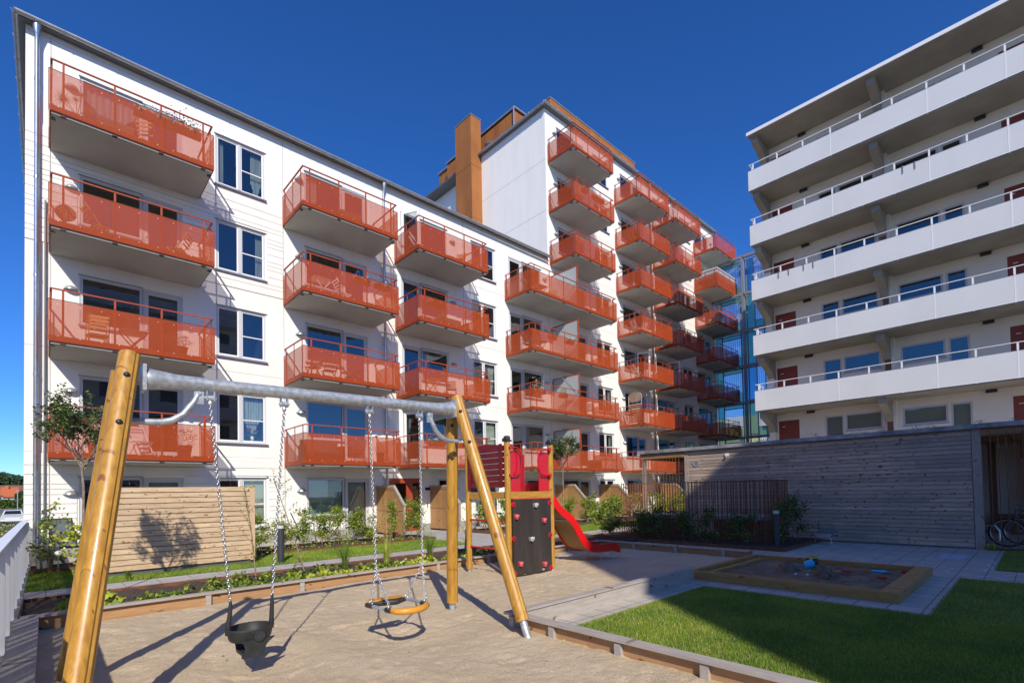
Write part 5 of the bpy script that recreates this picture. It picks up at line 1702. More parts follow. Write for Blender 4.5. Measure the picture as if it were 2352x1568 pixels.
# ============================================================ patio divider fences
def patio(x, label):
    t = thing('patio_fence', label, 'fence', (x, 16.7, 0), 'patio divider fences along the facade')
    out = [(17.88, .05), (17.88, 1.80), (16.58, 1.80), (15.85, 1.08), (15.85, .05)]
    m = MB()
    n = 17
    for i in range(n):
        a = 17.88 - (17.88 - 15.87) * i / n; b = 17.88 - (17.88 - 15.87) * (i + 1) / n
        ta = 1.80 if a > 16.58 else 1.80 - (16.58 - a) * .986; tb = 1.80 if b > 16.58 else 1.80 - (16.58 - b) * .986
        m.prism([(a - .002, .08), (a - .002, ta), (b + .004, tb), (b + .004, .08)], 'yz', x - .012, x + .012)
    m.build('boards', 'patio', t)
    m = MB(); m.prism([(17.88, 1.80), (17.88, 1.885), (16.54, 1.885), (15.78, 1.135), (15.84, 1.08), (16.58, 1.80)], 'yz', x - .045, x + .045); m.build('cap_board', 'patiocap', t)
    m = MB(); m.box(x - .04, x + .04, 15.79, 15.868, .0, 1.10); m.build('end_post', 'patiocap', t)
    m = MB()
    for z in (.08, .93, 1.72): m.box(x - .030, x - .0125, 15.87 if z < 1.1 else 16.56, 17.87, z, z + .075)
    m.build('cross_rail', 'patio', t)
patio(9.47, 'honey brown board divider with sloped end left of the entrance door')
patio(11.97, 'honey brown board divider with sloped end right of the entrance door')
patio(19.95, 'sloped board divider behind the slide under the first balcony')
patio(23.8, 'sloped board divider between the slide and the rusty bar screen')
patio(30.4, 'sloped board divider seen through the rusty bars')

# ============================================================ white fence at the left
wf = thing('white_fence', 'waist high white metal fence with perforated panels along the left edge', 'fence', (-.38, 11, 0))
m = MB(); m.prism([(-.46, 1.035), (-.46, 1.05), (-.32, 1.075), (-.32, 1.06)], 'xz', 2.0, 17.6); m.build('top_rail', 'whitemetal', wf)
m = MB(); p = MB(); f = MB()
for i, y in enumerate(np.arange(2.3, 17.6, .98)):
    m.box(-.42, -.30, y, y + .05, .03, 1.03)
    f.box(-.45, -.27, y - .03, y + .10, .016, .03)
    p.box(-.395, -.391, y + .052, y + .979, .10, 1.03)
for y in np.arange(2.55, 17.6, .245): m.box(-.415, -.36, y, y + .012, .10, 1.03)
each(m, 'post', 'whitemetal', wf); each(f, 'foot_plate', 'whitemetal', wf); each(p, 'perforated_panel', 'mesh', wf)

# ============================================================ rusty bar screen around the tables
br = thing('rusty_bar_screen', 'tall screen of thin rusty steel rods enclosing the concrete tables', 'bar screen', (14.2, 7.2, 0))
m = MB(); rr = random.Random(8)
pathf = [(13.55, 9.30), (13.62, 9.0)] + [(13.62 + .02 * math.sin(i), 9.0 - .115 * i) for i in range(1, 36)]
def rodline(a, b, step, jit=.012, h0=.02, h1=1.74):
    a = Vector((*a, 0)); b = Vector((*b, 0)); n = int((b - a).length / step)
    for i in range(n + 1):
        c = a + (b - a) * (i / n)
        lean = rr.uniform(-jit, jit)
        m.tube([(c.x, c.y, h0), (c.x + lean * .4, c.y + lean, h1 + rr.uniform(-.01, .02))], .0105, 5)
    m.tube([(a.x, a.y, 1.73), (b.x, b.y, 1.73)], .010, 6); m.tube([(a.x, a.y, .62), (b.x, b.y, .62)], .008, 6); m.tube([(a.x, a.y, .06), (b.x, b.y, .06)], .010, 6)
rodline((13.55, 9.30), (13.55, 4.95), .085)
rodline((13.551, 9.30), (14.9, 9.30), .12)
rodline((14.9, 9.30), (15.4, 8.5), .12)
rodline((13.551, 4.95), (15.3, 4.95), .085)
rodline((15.3, 4.95), (15.3, 6.6), .12)
rodline((13.9, 7.2), (13.9, 5.3), .12)
m.build('rods', 'rustrod', br)
def ctable(x0, x1, y0, y1, label):
    t = thing('concrete_table', label, 'table', ((x0 + x1) / 2, (y0 + y1) / 2, 0))
    m = MB(); m.box(x0, x1, y0, y1, .66, .76); m.build('table_top', 'concrete_g', t)
    m = MB(); m.box(x0 + .06, x1 - .06, y0 + .08, y1 - .08, 0, .659); m.build('dark_base', 'rustrod', t)
ctable(13.75, 14.6, 7.45, 9.0, 'grey concrete topped table behind the rods on the left')
ctable(14.0, 14.9, 5.1, 6.6, 'grey concrete topped table behind the rods on the right')

# ============================================================ planting beds
def bed(name, label, x0, x1, y0, y1, h=.06, edge=.09):
    t = thing(name, label, 'planting bed', ((x0 + x1) / 2, (y0 + y1) / 2, 0))
    m = MB(); th = .012
    m.box(x0, x1, y0, y0 + th, -.02, edge); m.box(x0, x1, y1 - th, y1, -.02, edge); m.box(x0, x0 + th, y0 + th, y1 - th, -.02, edge); m.box(x1 - th, x1, y0 + th, y1 - th, -.02, edge)
    m.build('steel_edge', 'rustedge', t)
    m = MB(); n = 40; g = np.random.default_rng(int(x0 * 10 + 99))
    nx = max(2, int((x1 - x0) / .12)); ny = max(2, int((y1 - y0) / .12))
    vs = [(x0 + th + (x1 - x0 - 2 * th) * i / nx, y0 + th + (y1 - y0 - 2 * th) * j / ny, h + g.uniform(-.02, .025)) for j in range(ny + 1) for i in range(nx + 1)]
    m.add(vs, [(j * (nx + 1) + i, j * (nx + 1) + i + 1, (j + 1) * (nx + 1) + i + 1, (j + 1) * (nx + 1) + i) for j in range(ny) for i in range(nx)])
    m.build('mulch', 'mulch', t)
    return t
bed('planting_bed', 'rust edged planting strip between the sand and the path', -.25, 12.75, 8.31, 10.40, .05, .10)
bed('planting_bed', 'rust edged mulch bed in front of the ground floor terraces', 4.0, 9.55, 13.97, 15.62)
bed('planting_bed', 'rust edged mulch bed at the left corner by the white fence', -.25, 3.98, 14.52, 15.64)
bed('planting_bed', 'rust edged mulch bed behind the climbing tower', 12.05, 24.0, 13.95, 15.62)
bed('planting_bed', 'rust edged mulch bed around the bar screen by the shed', 12.80, 15.75, 4.25, 10.2)

def leafcloud(cx, cy, z0, z1, r, n, g, prof=None):
    pts = []
    while len(pts) < n:
        t = g.uniform(0, 1)
        rad = r * (prof(t) if prof else math.sin(math.pi * (.12 + .8 * t)) ** .7)
        a = g.uniform(0, 2 * math.pi); q = rad * math.sqrt(g.uniform(.05, 1))
        pts.append((cx + q * math.cos(a), cy + q * math.sin(a), z0 + (z1 - z0) * t))
    return pts
def sapling(x, y, h, r, label, seed, n=260, lsize=.075, mats=('leafy', 'leafg'), group='young hedge plants along the terraces', z=.05, spread=None):
    g = np.random.default_rng(seed)
    t = thing('hedge_plant', label, 'shrub', (x, y, z), group)
    m = MB(); tips = []
    nb = 7 + int(h * 9)
    top = Vector((x + g.normal() * .05, y + g.normal() * .05, z + h))
    m.tube([(x, y, z), ((x + top.x) / 2 + g.normal() * .02, (y + top.y) / 2, z + h / 2), tuple(top)], [.011, .008, .003], 5)
    for i in range(nb):
        f = g.uniform(.15, 1); a = g.uniform(0, 6.28); b = Vector((x, y, z)).lerp(top, f)
        L = r * 1.2 * g.uniform(.45, 1.15) * (1.15 - .5 * f)
        e = b + Vector((math.cos(a) * L, math.sin(a) * L, L * g.uniform(.15, .8)))
        m.tube([b, b.lerp(e, .5) + Vector((0, 0, .02)), e], [.005, .0035, .0015], 4)
        tips.append((b, e))
    m.build('stems', 'twig', t)
    pts = []
    for b, e in tips:
        k = int(n / nb)
        for q in range(k):
            f = g.uniform(.2, 1.05); c = b.lerp(e, f); s = .04 + .04 * f
            pts.append((c.x + g.normal() * s, c.y + g.normal() * s, c.z + g.normal() * s * .9))
    leaf_mesh('foliage', pts, lsize, mats[0], t, mats=list(mats), seed=seed)
    return t
HP = [(4.35, 15.0, .9, .28, 'sparse young hedge plant just right of the pine screen'),
      (4.9, 14.6, .75, .30, 'small hedge plant beside the dark bollard'),
      (5.45, 14.75, 1.0, .30, 'hedge plant in front of the left black chair'),
      (5.95, 14.6, .95, .32, 'leafy hedge plant below the large terrace window'),
      (6.5, 14.7, 1.1, .34, 'tall bright hedge plant between the two black chairs'),
      (7.05, 14.55, 1.0, .30, 'hedge plant in front of the right black chair'),
      (7.55, 14.8, .8, .28, 'low hedge plant below the cream blind door'),
      (8.35, 14.75, 1.15, .25, 'slim hedge plant in front of the first wooden divider'),
      (8.85, 14.45, 1.2, .26, 'slim hedge plant in front of the open entrance door'),
      (9.3, 14.7, 1.1, .24, 'last slim hedge plant at the end of the front bed'),
      (12.6, 15.0, .95, .30, 'hedge plant seen left between the tower posts'),
      (13.3, 14.7, 1.1, .30, 'hedge plant seen right between the tower posts'),
      (17.6, 14.9, 1.0, .38, 'hedge plant just right of the slide top'),
      (18.5, 14.6, 1.1, .40, 'bright hedge plant in front of the slide divider fence'),
      (19.3, 14.9, 1.05, .38, 'hedge plant right of the second small tree'),
      (20.2, 14.6, 1.1, .42, 'dense hedge plant above the slide bend'),
      (21.2, 14.9, 1.15, .42, 'dense hedge plant left of the rusty bars'),
      (22.2, 14.6, 1.1, .42, 'dense hedge plant closest to the rusty bars'),
      (23.2, 14.8, 1.2, .45, 'hedge plant partly behind the rusty bars'),
      (24.2, 14.5, 1.2, .45, 'hedge plant seen through the left rusty bars'),
      (25.4, 14.7, 1.2, .45, 'hedge plant seen through the middle rusty bars'),
      (26.8, 14.6, 1.2, .45, 'hedge plant seen through the right rusty bars'),
      (13.1, 9.75, 1.1, .38, 'tall hedge plant at the front end of the rusty bars')]
for i, (x, y, h, r, lb) in enumerate(HP):
    sapling(x, y, h, r, lb, 100 + i, n=1500 if x > 12 else 1400, lsize=.072 if x > 12 else .056)
CL = [(12.95, 9.25, 'climbing plant at the left end of the bar screen'), (13.2, 8.5, 'shaded leafy shrub left of the concrete table front'), (13.15, 7.8, 'shaded shrub in front of the left concrete table'),
      (13.2, 7.0, 'shaded shrub midway along the bar screen'), (13.15, 6.2, 'shaded shrub in front of the right table edge'), (13.2, 5.4, 'shaded shrub near the right end of the bars'),
      (13.85, 4.62, 'shaded shrub directly behind the right bollard'), (15.0, 4.62, 'thin shrub growing against the shed wall')]
for i, (x, y, lb) in enumerate(CL):
    sapling(x, y, [.9, .75, .85, .8, .95, .8, 1.05, 1.15][i], .34, lb, 300 + i, n=800, lsize=.064, mats=('leafg', 'leafd'), group='shaded shrubs by the bar screen')
sapling(.05, 15.05, 1.35, .30, 'upright climbing plant by the downpipe at the left corner', 400, 330, .085)
sapling(.62, 14.75, 1.0, .48, 'broad bright yellow green plant beside the reclining chair', 401, 520, .095, mats=('leafy', 'lime'))
sapling(1.25, 15.0, 1.3, .35, 'leafy plant behind the amber swing leg', 402, 300, .085)

# ---- trees
def tree(x, y, ht, z0c, rad, label, seed, n, lsize, lean=(0, 0), trunk_r=.022, stake=False):
    g = np.random.default_rng(seed)
    t = thing('small_tree', label, 'tree', (x, y, .03), None)
    m = MB(); top = Vector((x + lean[0], y + lean[1], z0c))
    pts_ = [Vector((x, y, .0)).lerp(top, k / 6) + Vector((g.normal() * .008, g.normal() * .008, 0)) for k in range(7)]
    m.tube(pts_, [trunk_r * (1 - .05 * k) for k in range(7)], 8)
    m.build('trunk', 'bark', t, smooth='auto')
    m = MB(); ends = []
    cc = Vector((top.x, top.y, z0c + (ht - z0c) * .5))
    def grow(p, d, L, r, lv):
        e = p + d * L
        if ((e.x - cc.x) / rad) ** 2 + ((e.y - cc.y) / rad) ** 2 + ((e.z - cc.z) / ((ht - z0c) * .6)) ** 2 > 1.15: e = p + d * L * .35
        if ((e.x - cc.x) / rad) ** 2 + ((e.y - cc.y) / rad) ** 2 + ((e.z - cc.z) / ((ht - z0c) * .6)) ** 2 > 1.3: return
        mid = p.lerp(e, .5) + Vector((g.normal(), g.normal(), g.normal())) * L * .06
        m.tube([p, mid, e], [r, r * .8, r * .55], 5 if lv < 2 else 4)
        if lv >= 3: ends.append((p, e)); return
        if lv >= 2: ends.append((p, e))
        for k in range(4 if lv < 2 else 3):
            nd = (d + Vector((g.normal(), g.normal(), g.normal() * .7 + .25)) * .5).normalized()
            grow(p.lerp(e, g.uniform(.45, 1)), nd, L * g.uniform(.5, .8), r * .55, lv + 1)
    H_ = ht - z0c
    for k in range(8):
        a = 2 * math.pi * k / 8 + g.uniform(-.2, .2)
        el = g.uniform(1.0, 2.4)
        d = Vector((math.cos(a), math.sin(a), el)).normalized()
        grow(top + Vector((0, 0, g.uniform(-.12, .1))), d, H_ * g.uniform(.36, .50), .011, 0)
    m.build('branches', 'bark', t)
    P_ = []
    c = Vector((top.x, top.y, z0c + H_ * .48))
    while len(P_) < n:
        b, e = ends[int(g.integers(len(ends)))]
        q = b.lerp(e, g.uniform(.1, 1.1)) + Vector((g.normal(), g.normal(), g.normal())) * .035
        dd = q - c
        if (dd.x / rad) ** 2 + (dd.y / rad) ** 2 + (dd.z / (H_ * .62)) ** 2 < 1.05 * g.uniform(.6, 1.15): P_.append(tuple(q))
    leaf_mesh('crown', P_, lsize, 'leafd', t, mats=['leafd', 'leafd', 'leafg'], seed=seed, aspect=2.0)
    return t
tree(.43, 9.92, 3.32, 2.05, .53, 'slender young tree with a round crown by the left swing leg', 21, 4200, .052, lean=(-.02, .05))
tree(12.2, 10.6, 3.48, 2.30, .56, 'slender young tree with a round crown behind the slide', 22, 3900, .058)
# thin staked stems
def stake(x, y, top, label, seed, r=.014, leafs=60, m_='twig'):
    g = np.random.default_rng(seed)
    t = thing('staked_stem', label, 'sapling', (x, y, .04))
    m = MB(); a = Vector((x, y, .03)); b = Vector(top)
    m.tube([a, a.lerp(b, .5) + Vector((.02, 0, 0)), b], [r, r * .8, r * .4], 7); m.build('stem', 'bark', t, smooth='auto')
    m = MB(); tips = []
    for k in range(14):
        f = g.uniform(.15, .98); p = a.lerp(b, f); an = g.uniform(0, 6.28); L = g.uniform(.15, .5)
        e = p + Vector((math.cos(an) * L * .7, math.sin(an) * L * .7, L * .7)); m.tube([p, p.lerp(e, .5) + Vector((0, 0, .03)), e], .0022, 4); tips.append((p, e))
    m.build('side_twigs', 'twig', t)
    pts = []
    for q in range(leafs):
        p, e = tips[int(g.integers(len(tips)))]; c = p.lerp(e, g.uniform(.2, 1.1)); pts.append((c.x + g.normal() * .02, c.y + g.normal() * .02, c.z + g.normal() * .02))
    leaf_mesh('foliage', pts, .04, 'leafg', t, mats=['leafg', 'leafy'], seed=seed)
stake(2.72, 9.55, (2.58, 9.75, 1.78), 'bare twiggy climber on a thin stake in front of the pine screen', 31, leafs=110)
stake(3.65, 9.75, (3.25, 10.25, 1.85), 'leaning leafy sapling stem beside the left bollard', 32, leafs=160)
stake(7.4, 9.6, (7.6, 9.75, 1.35), 'dark leaning sapling trunk between the two amber posts', 33, r=.03, leafs=40)

# ---- ground cover and grasses
def cover(label, x0, x1, y0, y1, n, mats, seed, h=.16, ls=.07):
    g = np.random.default_rng(seed); pts = []
    for k in range(int((x1 - x0) * (y1 - y0) * 30)):
        cx, cy = g.uniform(x0, x1), g.uniform(y0, y1); hh = h * g.uniform(.4, 1.2)
        for q in range(n): 
            a = g.uniform(0, 6.28); r = g.uniform(0, .13)
            pts.append((cx + r * math.cos(a), cy + r * math.sin(a), .06 + hh * g.uniform(.2, 1) * (1 - r * 3.2)))
    o = leaf_mesh('ground_cover', pts, ls, mats[0], None, mats=list(mats), seed=seed, flat=.3, aspect=1.15)
    struct(o, 'stuff'); tag(o, label, 'ground cover')
cover('green leafy ground cover along the kerb beside the swing leg', 1.0, 3.3, 8.5, 9.2, 18, ('leafg', 'leafy', 'leafg'), 41)
cover('mixed green ground cover near the pine screen stakes', 2.0, 4.2, 9.0, 9.7, 14, ('leafg', 'leafd', 'leafy'), 42, .2)
cover('lime yellow ground cover clump nearest the left bollard', 3.4, 4.5, 8.6, 9.1, 20, ('lime', 'lime', 'leafy'), 43)
cover('lime yellow ground cover left of the amber post', 5.3, 7.0, 8.7, 9.3, 18, ('lime', 'lime', 'leafy'), 44)
cover('dark green ground cover behind the kerb by the tower', 7.2, 9.9, 8.7, 9.6, 12, ('leafg', 'leafd', 'lime'), 45)
cover('low green ground cover in the middle of the planting strip', 4.5, 5.4, 8.7, 9.6, 12, ('leafg', 'leafy'), 48)
cover('yellow leaved plants in the planter by the white fence', .0, .75, 8.5, 9.2, 14, ('lime', 'leafy', 'leafg'), 46, .28, .09)
cover('scattered weeds in the bed under the terraces', 4.1, 9.3, 14.1, 15.5, 2, ('leafg', 'leafy'), 47, .1)
cover('small weeds in the corner of the lawn by the shed', 15.4, 15.8, .70, .95, 16, ('leafg', 'lime'), 49, .15)
def grasstuft(x, y, h, n, label, seed, spread=.35, m_='leafg'):
    g = np.random.default_rng(seed); t = thing('ornamental_grass', label, 'grass plant', (x, y, .05))
    m = MB()
    for k in range(n):
        a = g.uniform(0, 6.28); L = h * g.uniform(.6, 1.1); s = spread * g.uniform(.2, 1)
        p = [Vector((x + g.normal() * .025, y + g.normal() * .025, .05))]
        for q in (.4, .75, 1): p.append(Vector((x + math.cos(a) * s * q ** 1.6, y + math.sin(a) * s * q ** 1.6, .05 + L * q * (1 - .25 * q * s / spread))))
        w = Vector((-math.sin(a), math.cos(a), 0)) * .004
        vs = []
        for i, c in enumerate(p): ww = w * (1 - i * .3); vs += [c - ww, c + ww]
        m.add(vs, [(0, 1, 3, 2), (2, 3, 5, 4), (4, 5, 7, 6)])
    m.build('blades', m_, t)
grasstuft(4.35, 9.55, .75, 130, 'feathery green grass tuft left of the ring swing chain', 51)
grasstuft(5.15, 9.35, .70, 110, 'thin grass tuft behind the right swing chains', 52, m_='leafy')
grasstuft(6.25, 9.40, .80, 140, 'feathery green grass tuft just left of the amber post', 53)
grasstuft(9.1, 9.0, .55, 60, 'dark arching grass tuft under the slide', 54, .45, 'leafd')
grasstuft(1.15, 11.95, .20, 120, 'short grass tuft at the foot of the pine screen', 55, .25)
grasstuft(5.45, 9.8, 1.75, 7, 'tall dry straw stalks rising beside the entrance path', 56, .35, 'straw')

# ============================================================ small fixtures
def bollard(x, y, h, label):
    t = thing('bollard_light', label, 'bollard', (x, y, 0))
    m = MB(); m.tube([(x, y, .0), (x, y, h - .09)], .075, 24); m.build('body', 'bollard', t, smooth='auto')
    m = MB(); m.lathe([(.055, h - .09), (.025, h - .04), (.055, h - .015)], (x, y, 0), 20); m.lathe([(.0705, h - .0895), (.0705, h - .016)], (x, y, 0), 24); m.build('lens', 'opal', t, smooth='auto')
    m = MB(); m.lathe([(0, h), (.074, h), (.076, h - .0155), (0, h - .0155)], (x, y, 0), 24); m.build('cap', 'bollard', t, smooth='auto')
bollard(3.97, 12.1, .90, 'dark bollard light on the lawn right of the pine screen')
bollard(13.43, 4.62, .97, 'dark bollard light with a pale cap before the shed wall')
t = thing('garden_light', 'small round garden light on a stick in the left corner bed', 'garden light', (.2, 14.7, .05))
m = MB(); m.tube([(.2, 14.7, .05), (.2, 14.7, .36)], .012, 8); m.build('stick', 'pipe', t); m = MB(); m.blob((.2, 14.7, .40), (.075, .075, .065), 14, jit=0); m.build('globe', 'opal', t, smooth=True)
# grill
t = thing('table_grill', 'small steel table grill with folded legs standing by the shed wall', 'grill', (15.1, 4.0, 0))
m = MB(); m.prism([(3.80, .30), (3.86, .19), (4.16, .19), (4.22, .30)], 'yz', 14.97, 15.24); m.build('fire_box', 'lampmetal', t)
m = MB(); m.prism([(3.72, .31), (3.74, .36), (3.86, .42), (4.08, .40), (4.20, .33), (4.20, .31)], 'yz', 14.98, 15.23); m.box(14.95, 14.975, 3.94, 4.06, .35, .37); m.build('lid', 'greyboard', t)
m = MB()
for y in (3.84, 4.18):
    m.tube([(14.99, y, .2), (14.97, y + (.03 if y > 4 else -.03), .0)], .010, 6); m.tube([(15.22, y, .2), (15.24, y + (.03 if y > 4 else -.03), .0)], .010, 6)
m.tube([(14.98, 3.82, .02), (14.98, 4.2, .02)], .008, 6); each(m, 'leg', 'chrome', t)
# chairs
def sling_chair(loc, rot, label, col='black', fr_='charcoal', lean=.22):
    t = thing('garden_chair', label, 'chair', loc); t.rotation_euler = (0, 0, R(rot))
    m = MB(); m.box(-.24, .24, -.24, .24, .41, .425); m.build('seat', col, t, local=True)
    m = MB(); m.prism([(.24, .44), (.255, .44), (.24 + lean, .98), (.225 + lean, .98)], 'yz', -.23, .23); m.build('backrest', col, t, local=True)
    for sx in (-.27, .27):
        m = MB(); m.tube([(sx, -.30, 0), (sx, -.24, .42), (sx, -.22, .64), (sx, .30, .64)], .011, 6); m.build('leg', fr_, t, local=True)
        m = MB(); m.tube([(sx, .34, 0), (sx, .22, .42), (sx, .24 + lean, .99), (sx * .4, .25 + lean, 1.01)], .011, 6); m.build('leg', fr_, t, local=True)
    return t
sling_chair((6.25, 16.6, .0), 70, 'black sling garden chair on the terrace, left of the table')
sling_chair((7.75, 16.5, .0), -60, 'black sling garden chair on the terrace, right of the table')
t = thing('garden_table', 'small slatted garden table between the two black terrace chairs', 'table', (7.0, 16.4, 0))
m = MB()
for i in range(6): m.box(6.68 + i * .11, 6.77 + i * .11, 16.1, 16.7, .70, .72)
m.build('table_top', 'patio', t); m = MB()
for y in (16.15, 16.65): m.bar((6.72, y, 0), (7.28, y, .70), .02, .02); m.bar((7.28, y + .022, 0), (6.72, y + .022, .70), .02, .02)
each(m, 'leg', 'charcoal', t)
# grey recliner
t = thing('reclining_chair', 'grey woven reclining chair in the left corner by the facade', 'chair', (.45, 16.0, 0)); t.rotation_euler = (0, 0, R(28))
m = MB(); m.prism([(.20, .42), (.235, .42), (.47, 1.12), (.435, 1.12)], 'yz', -.26, .26); m.build('backrest', 'charcoal', t, local=True)
m = MB(); m.prism([(.19, .45), (.186, .45), (.42, 1.08), (.424, 1.08)], 'yz', -.21, .21); m.build('woven_panel', 'greyboard', t, local=True)
m = MB(); m.prism([(.22, .40), (-.28, .43), (-.28, .46), (.22, .43)], 'yz', -.25, .25); m.build('seat', 'charcoal', t, local=True)
m = MB(); m.prism([(.30, .64), (-.30, .67), (-.30, .70), (.30, .67)], 'yz', -.32, -.27); m.prism([(.30, .64), (-.30, .67), (-.30, .70), (.30, .67)], 'yz', .27, .32); m.build('armrest', 'charcoal', t, local=True)
for sx in (-.29, .29):
    m = MB(); m.bar((sx, -.30, .66), (sx, .36, .0), .03, .05); m.build('leg', 'charcoal', t, local=True)
    m = MB(); m.bar((sx * .98, .22, .50), (sx * .98, -.34, .0), .03, .05); m.build('leg', 'charcoal', t, local=True)
for (x, y, rt, lb) in [(14.2, 16.5, 40, 'round black wire chair on the terrace behind the tower'), (15.6, 16.3, -70, 'dark garden chair on the terrace right of the wire chair'),
                       (21.2, 16.4, 60, 'dark garden chair between the two sloped dividers, left'), (22.5, 16.4, -60, 'dark garden chair between the two sloped dividers, right'),
                       (26.5, 16.2, 50, 'dark garden chair on the terrace behind the rusty bars')]:
    sling_chair((x, y, 0), rt, lb)
def pot(x, y, r, h, label, z=0, col='terracotta', plant=None, seed=1, n=60, ph=.25, group=None):
    t = thing('plant_pot', label, 'plant pot', (x, y, z), group)
    m = MB(); m.lathe([(0, z), (r * .75, z), (r, z + h), (r * 1.08, z + h), (r * 1.08, z + h + .02), (r * .9, z + h + .02), (r * .88, z + h - .02), (0, z + h - .02)], (x, y, 0), 18); m.build('pot', col, t, smooth='auto')
    if plant:
        g = np.random.default_rng(seed); pts = leafcloud(x, y, z + h, z + h + ph, r * 1.7, n, g); leaf_mesh('plant', pts, .05, plant[0], t, mats=list(plant), seed=seed)
    return t
pot(8.75, 15.85, .11, .16, 'left one of two terracotta pots on the terrace by the divider')
pot(9.1, 15.9, .12, .18, 'right one of two terracotta pots on the terrace by the divider')
pot(12.55, 15.75, .16, .25, 'grey pot with magenta flowers beside the second divider', col='edgeconc', plant=('leafg', 'leafg', 'flower', 'leafy', 'flowerw'), seed=61, n=220, ph=.45)
pot(-.02, 15.25, .16, .26, 'pale grey pot in the left corner bed by the fence', col='edgeconc', plant=('leafy', 'leafg'), seed=62, n=60)
# flowers standing in a window of the left column
FL_ = True
t = thing('flower_vase', 'pink and white flowers in the window right of the lowest left balcony', 'flowers', (5.0, 17.99, 3.40))
m = MB(); m.lathe([(0, 3.40), (.05, 3.40), (.07, 3.50), (.05, 3.58)], (5.02, 18.02, 0), 14); m.build('vase', 'opal', t)
for cx_, cz__ in ((4.88, 3.76), (4.94, 3.80), (5.17, 3.77), (5.11, 3.73)): leaf_mesh('pink_flower', [(cx_ + random.gauss(0, .022), 18.03 + random.gauss(0, .015), cz__ + random.gauss(0, .02)) for _ in range(45)], .045, 'flower', t, seed=5, aspect=1.1)
leaf_mesh('white_flower', [(5.04 + random.gauss(0, .035), 18.03 + random.gauss(0, .015), 3.70 + random.gauss(0, .03)) for _ in range(90)], .045, 'flowerw', t, seed=6, aspect=1.1)
leaf_mesh('leaves', [(5.0 + random.gauss(0, .1), 18.04, 3.58 + random.gauss(0, .05)) for _ in range(60)], .08, 'leafg', t, seed=4)

# ---- chalk marks on the paving
def chalk(name, mm, strokes, label):
    m = MB()
    for p in strokes:
        for a, b in zip(p[:-1], p[1:]):
            a = Vector((*a, .0035)); b = Vector((*b, .0035)); d = (b - a).normalized(); s = Vector((-d.y, d.x, 0)) * .012
            m.quad(a - s, b - s, b + s, a + s)
    tag(m.build(name, mm), label, 'chalk drawing')
rr = random.Random(12)
sc_ = [[(12.0 + .28 * k, .72 + .07 * math.sin(k * 2.2)) for k in range(7)], [(11.3, 1.1), (11.7, 1.25), (12.1, 1.15), (12.4, 1.45)], [(11.2 + .12 * math.sin(k) * 2, .8 - .1 * k) for k in range(8)], [(11.6, .5), (12.0, .3), (11.9, .1), (12.2, -.1)]]
chalk('chalk_drawing', 'chalk', sc_, 'pale chalk scribbles on the paving right of the sandbox')
m = MB()
for k in range(16):
    y = 1.15 + .025 * k; m.quad((13.6 + rr.uniform(-.1, .1), y, .0035), (14.5 + rr.uniform(-.1, .1), y, .0035), (14.5, y + .012, .0035), (13.6, y + .012, .0035))
tag(m.build('chalk_drawing', 'chalkb'), 'blue and white chalk patch on the paving below the shed post', 'chalk drawing')

# fallen leaves and grit on the sand and paving
g = np.random.default_rng(91)
pts = [(g.uniform(0, 10.5), g.uniform(0, 8), .075) for _ in range(110)] + [(g.uniform(8, 15), g.uniform(.3, 4), .012) for _ in range(40)] + [(g.uniform(0, 9), g.uniform(10.5, 11.8), .012) for _ in range(40)]
pts = [p for p in pts if not (3.8 < p[0] < 8 and p[1] < 4.2)]
o = leaf_mesh('fallen_leaves', pts, .028, 'straw', None, mats=['straw', 'leafy', 'twig', 'leafg'], seed=92, flat=.08)
struct(o, 'stuff'); tag(o, 'tiny fallen leaves scattered over the sand and paving', 'leaves')

# ============================================================ things on the balconies
def bz_(k): return Z1P + FH * (k - 1) + .13
COLX = {'a': 0.02, 'b': 6.0, 'c': 10.38, 'd': 16.5, 'e': 19.86, 'f': 26.0, 'g': 30.37, 'h': 36.34}
def fold_chair(c, k, dx, dy, rot, label, mm='patio'):
    t = thing('folding_chair', label, 'chair', (COLX[c] + dx, YF - dy, bz_(k))); t.rotation_euler = (0, 0, R(rot))
    m = MB()
    for i in range(5): m.box(-.20, .20, -.20 + i * .08, -.14 + i * .08, .43, .445)
    m.build('seat', mm, t, local=True)
    m = MB()
    for i in range(4): m.bar((-.19, .22 + .04 * i, .58 + .09 * i), (.19, .22 + .04 * i, .58 + .09 * i), .012, .05)
    m.build('backrest', mm, t, local=True)
    for s in (-.21, .21):
        m = MB(); m.bar((s, -.26, 0), (s, .36, .92), .018, .03); m.build('leg', mm, t, local=True)
        m = MB(); m.bar((s * .9, .30, 0), (s * .9, -.20, .43), .018, .03); m.build('leg', mm, t, local=True)
def btable(c, k, dx, dy, label, mm='patio', r=.32, h=.70):
    t = thing('balcony_table', label, 'table', (COLX[c] + dx, YF - dy, bz_(k)))
    m = MB(); m.box(-r, r, -r * .8, r * .8, h, h + .025); m.build('table_top', mm, t, local=True)
    m = MB()
    for y in (-r * .6, r * .6): m.bar((-r * .9, y, 0), (r * .9, y, h), .02, .03); m.bar((r * .9, y + .025, 0), (-r * .9, y + .025, h), .02, .03)
    for vs, fs, mi in m.g:
        q = MB(); q.add(vs, fs); q.build('leg', mm, t, local=True)
def crate(c, k, dx, dy, w, d, h, label, mm='charcoal', nm='storage_box', z=0):
    t = thing(nm, label, 'storage box', (COLX[c] + dx, YF - dy, bz_(k) + z))
    m = MB(); m.prism([(-w / 2, 0), (w / 2, 0), (w / 2 * 1.04, h * .85), (-w / 2 * 1.04, h * .85)], 'xz', -d / 2, d / 2); m.build('body', mm, t, local=True)
    m = MB(); m.box(-w / 2 * 1.07, w / 2 * 1.07, -d / 2 - .01, d / 2 + .01, h * .85 + .001, h); m.build('lid', mm, t, local=True)
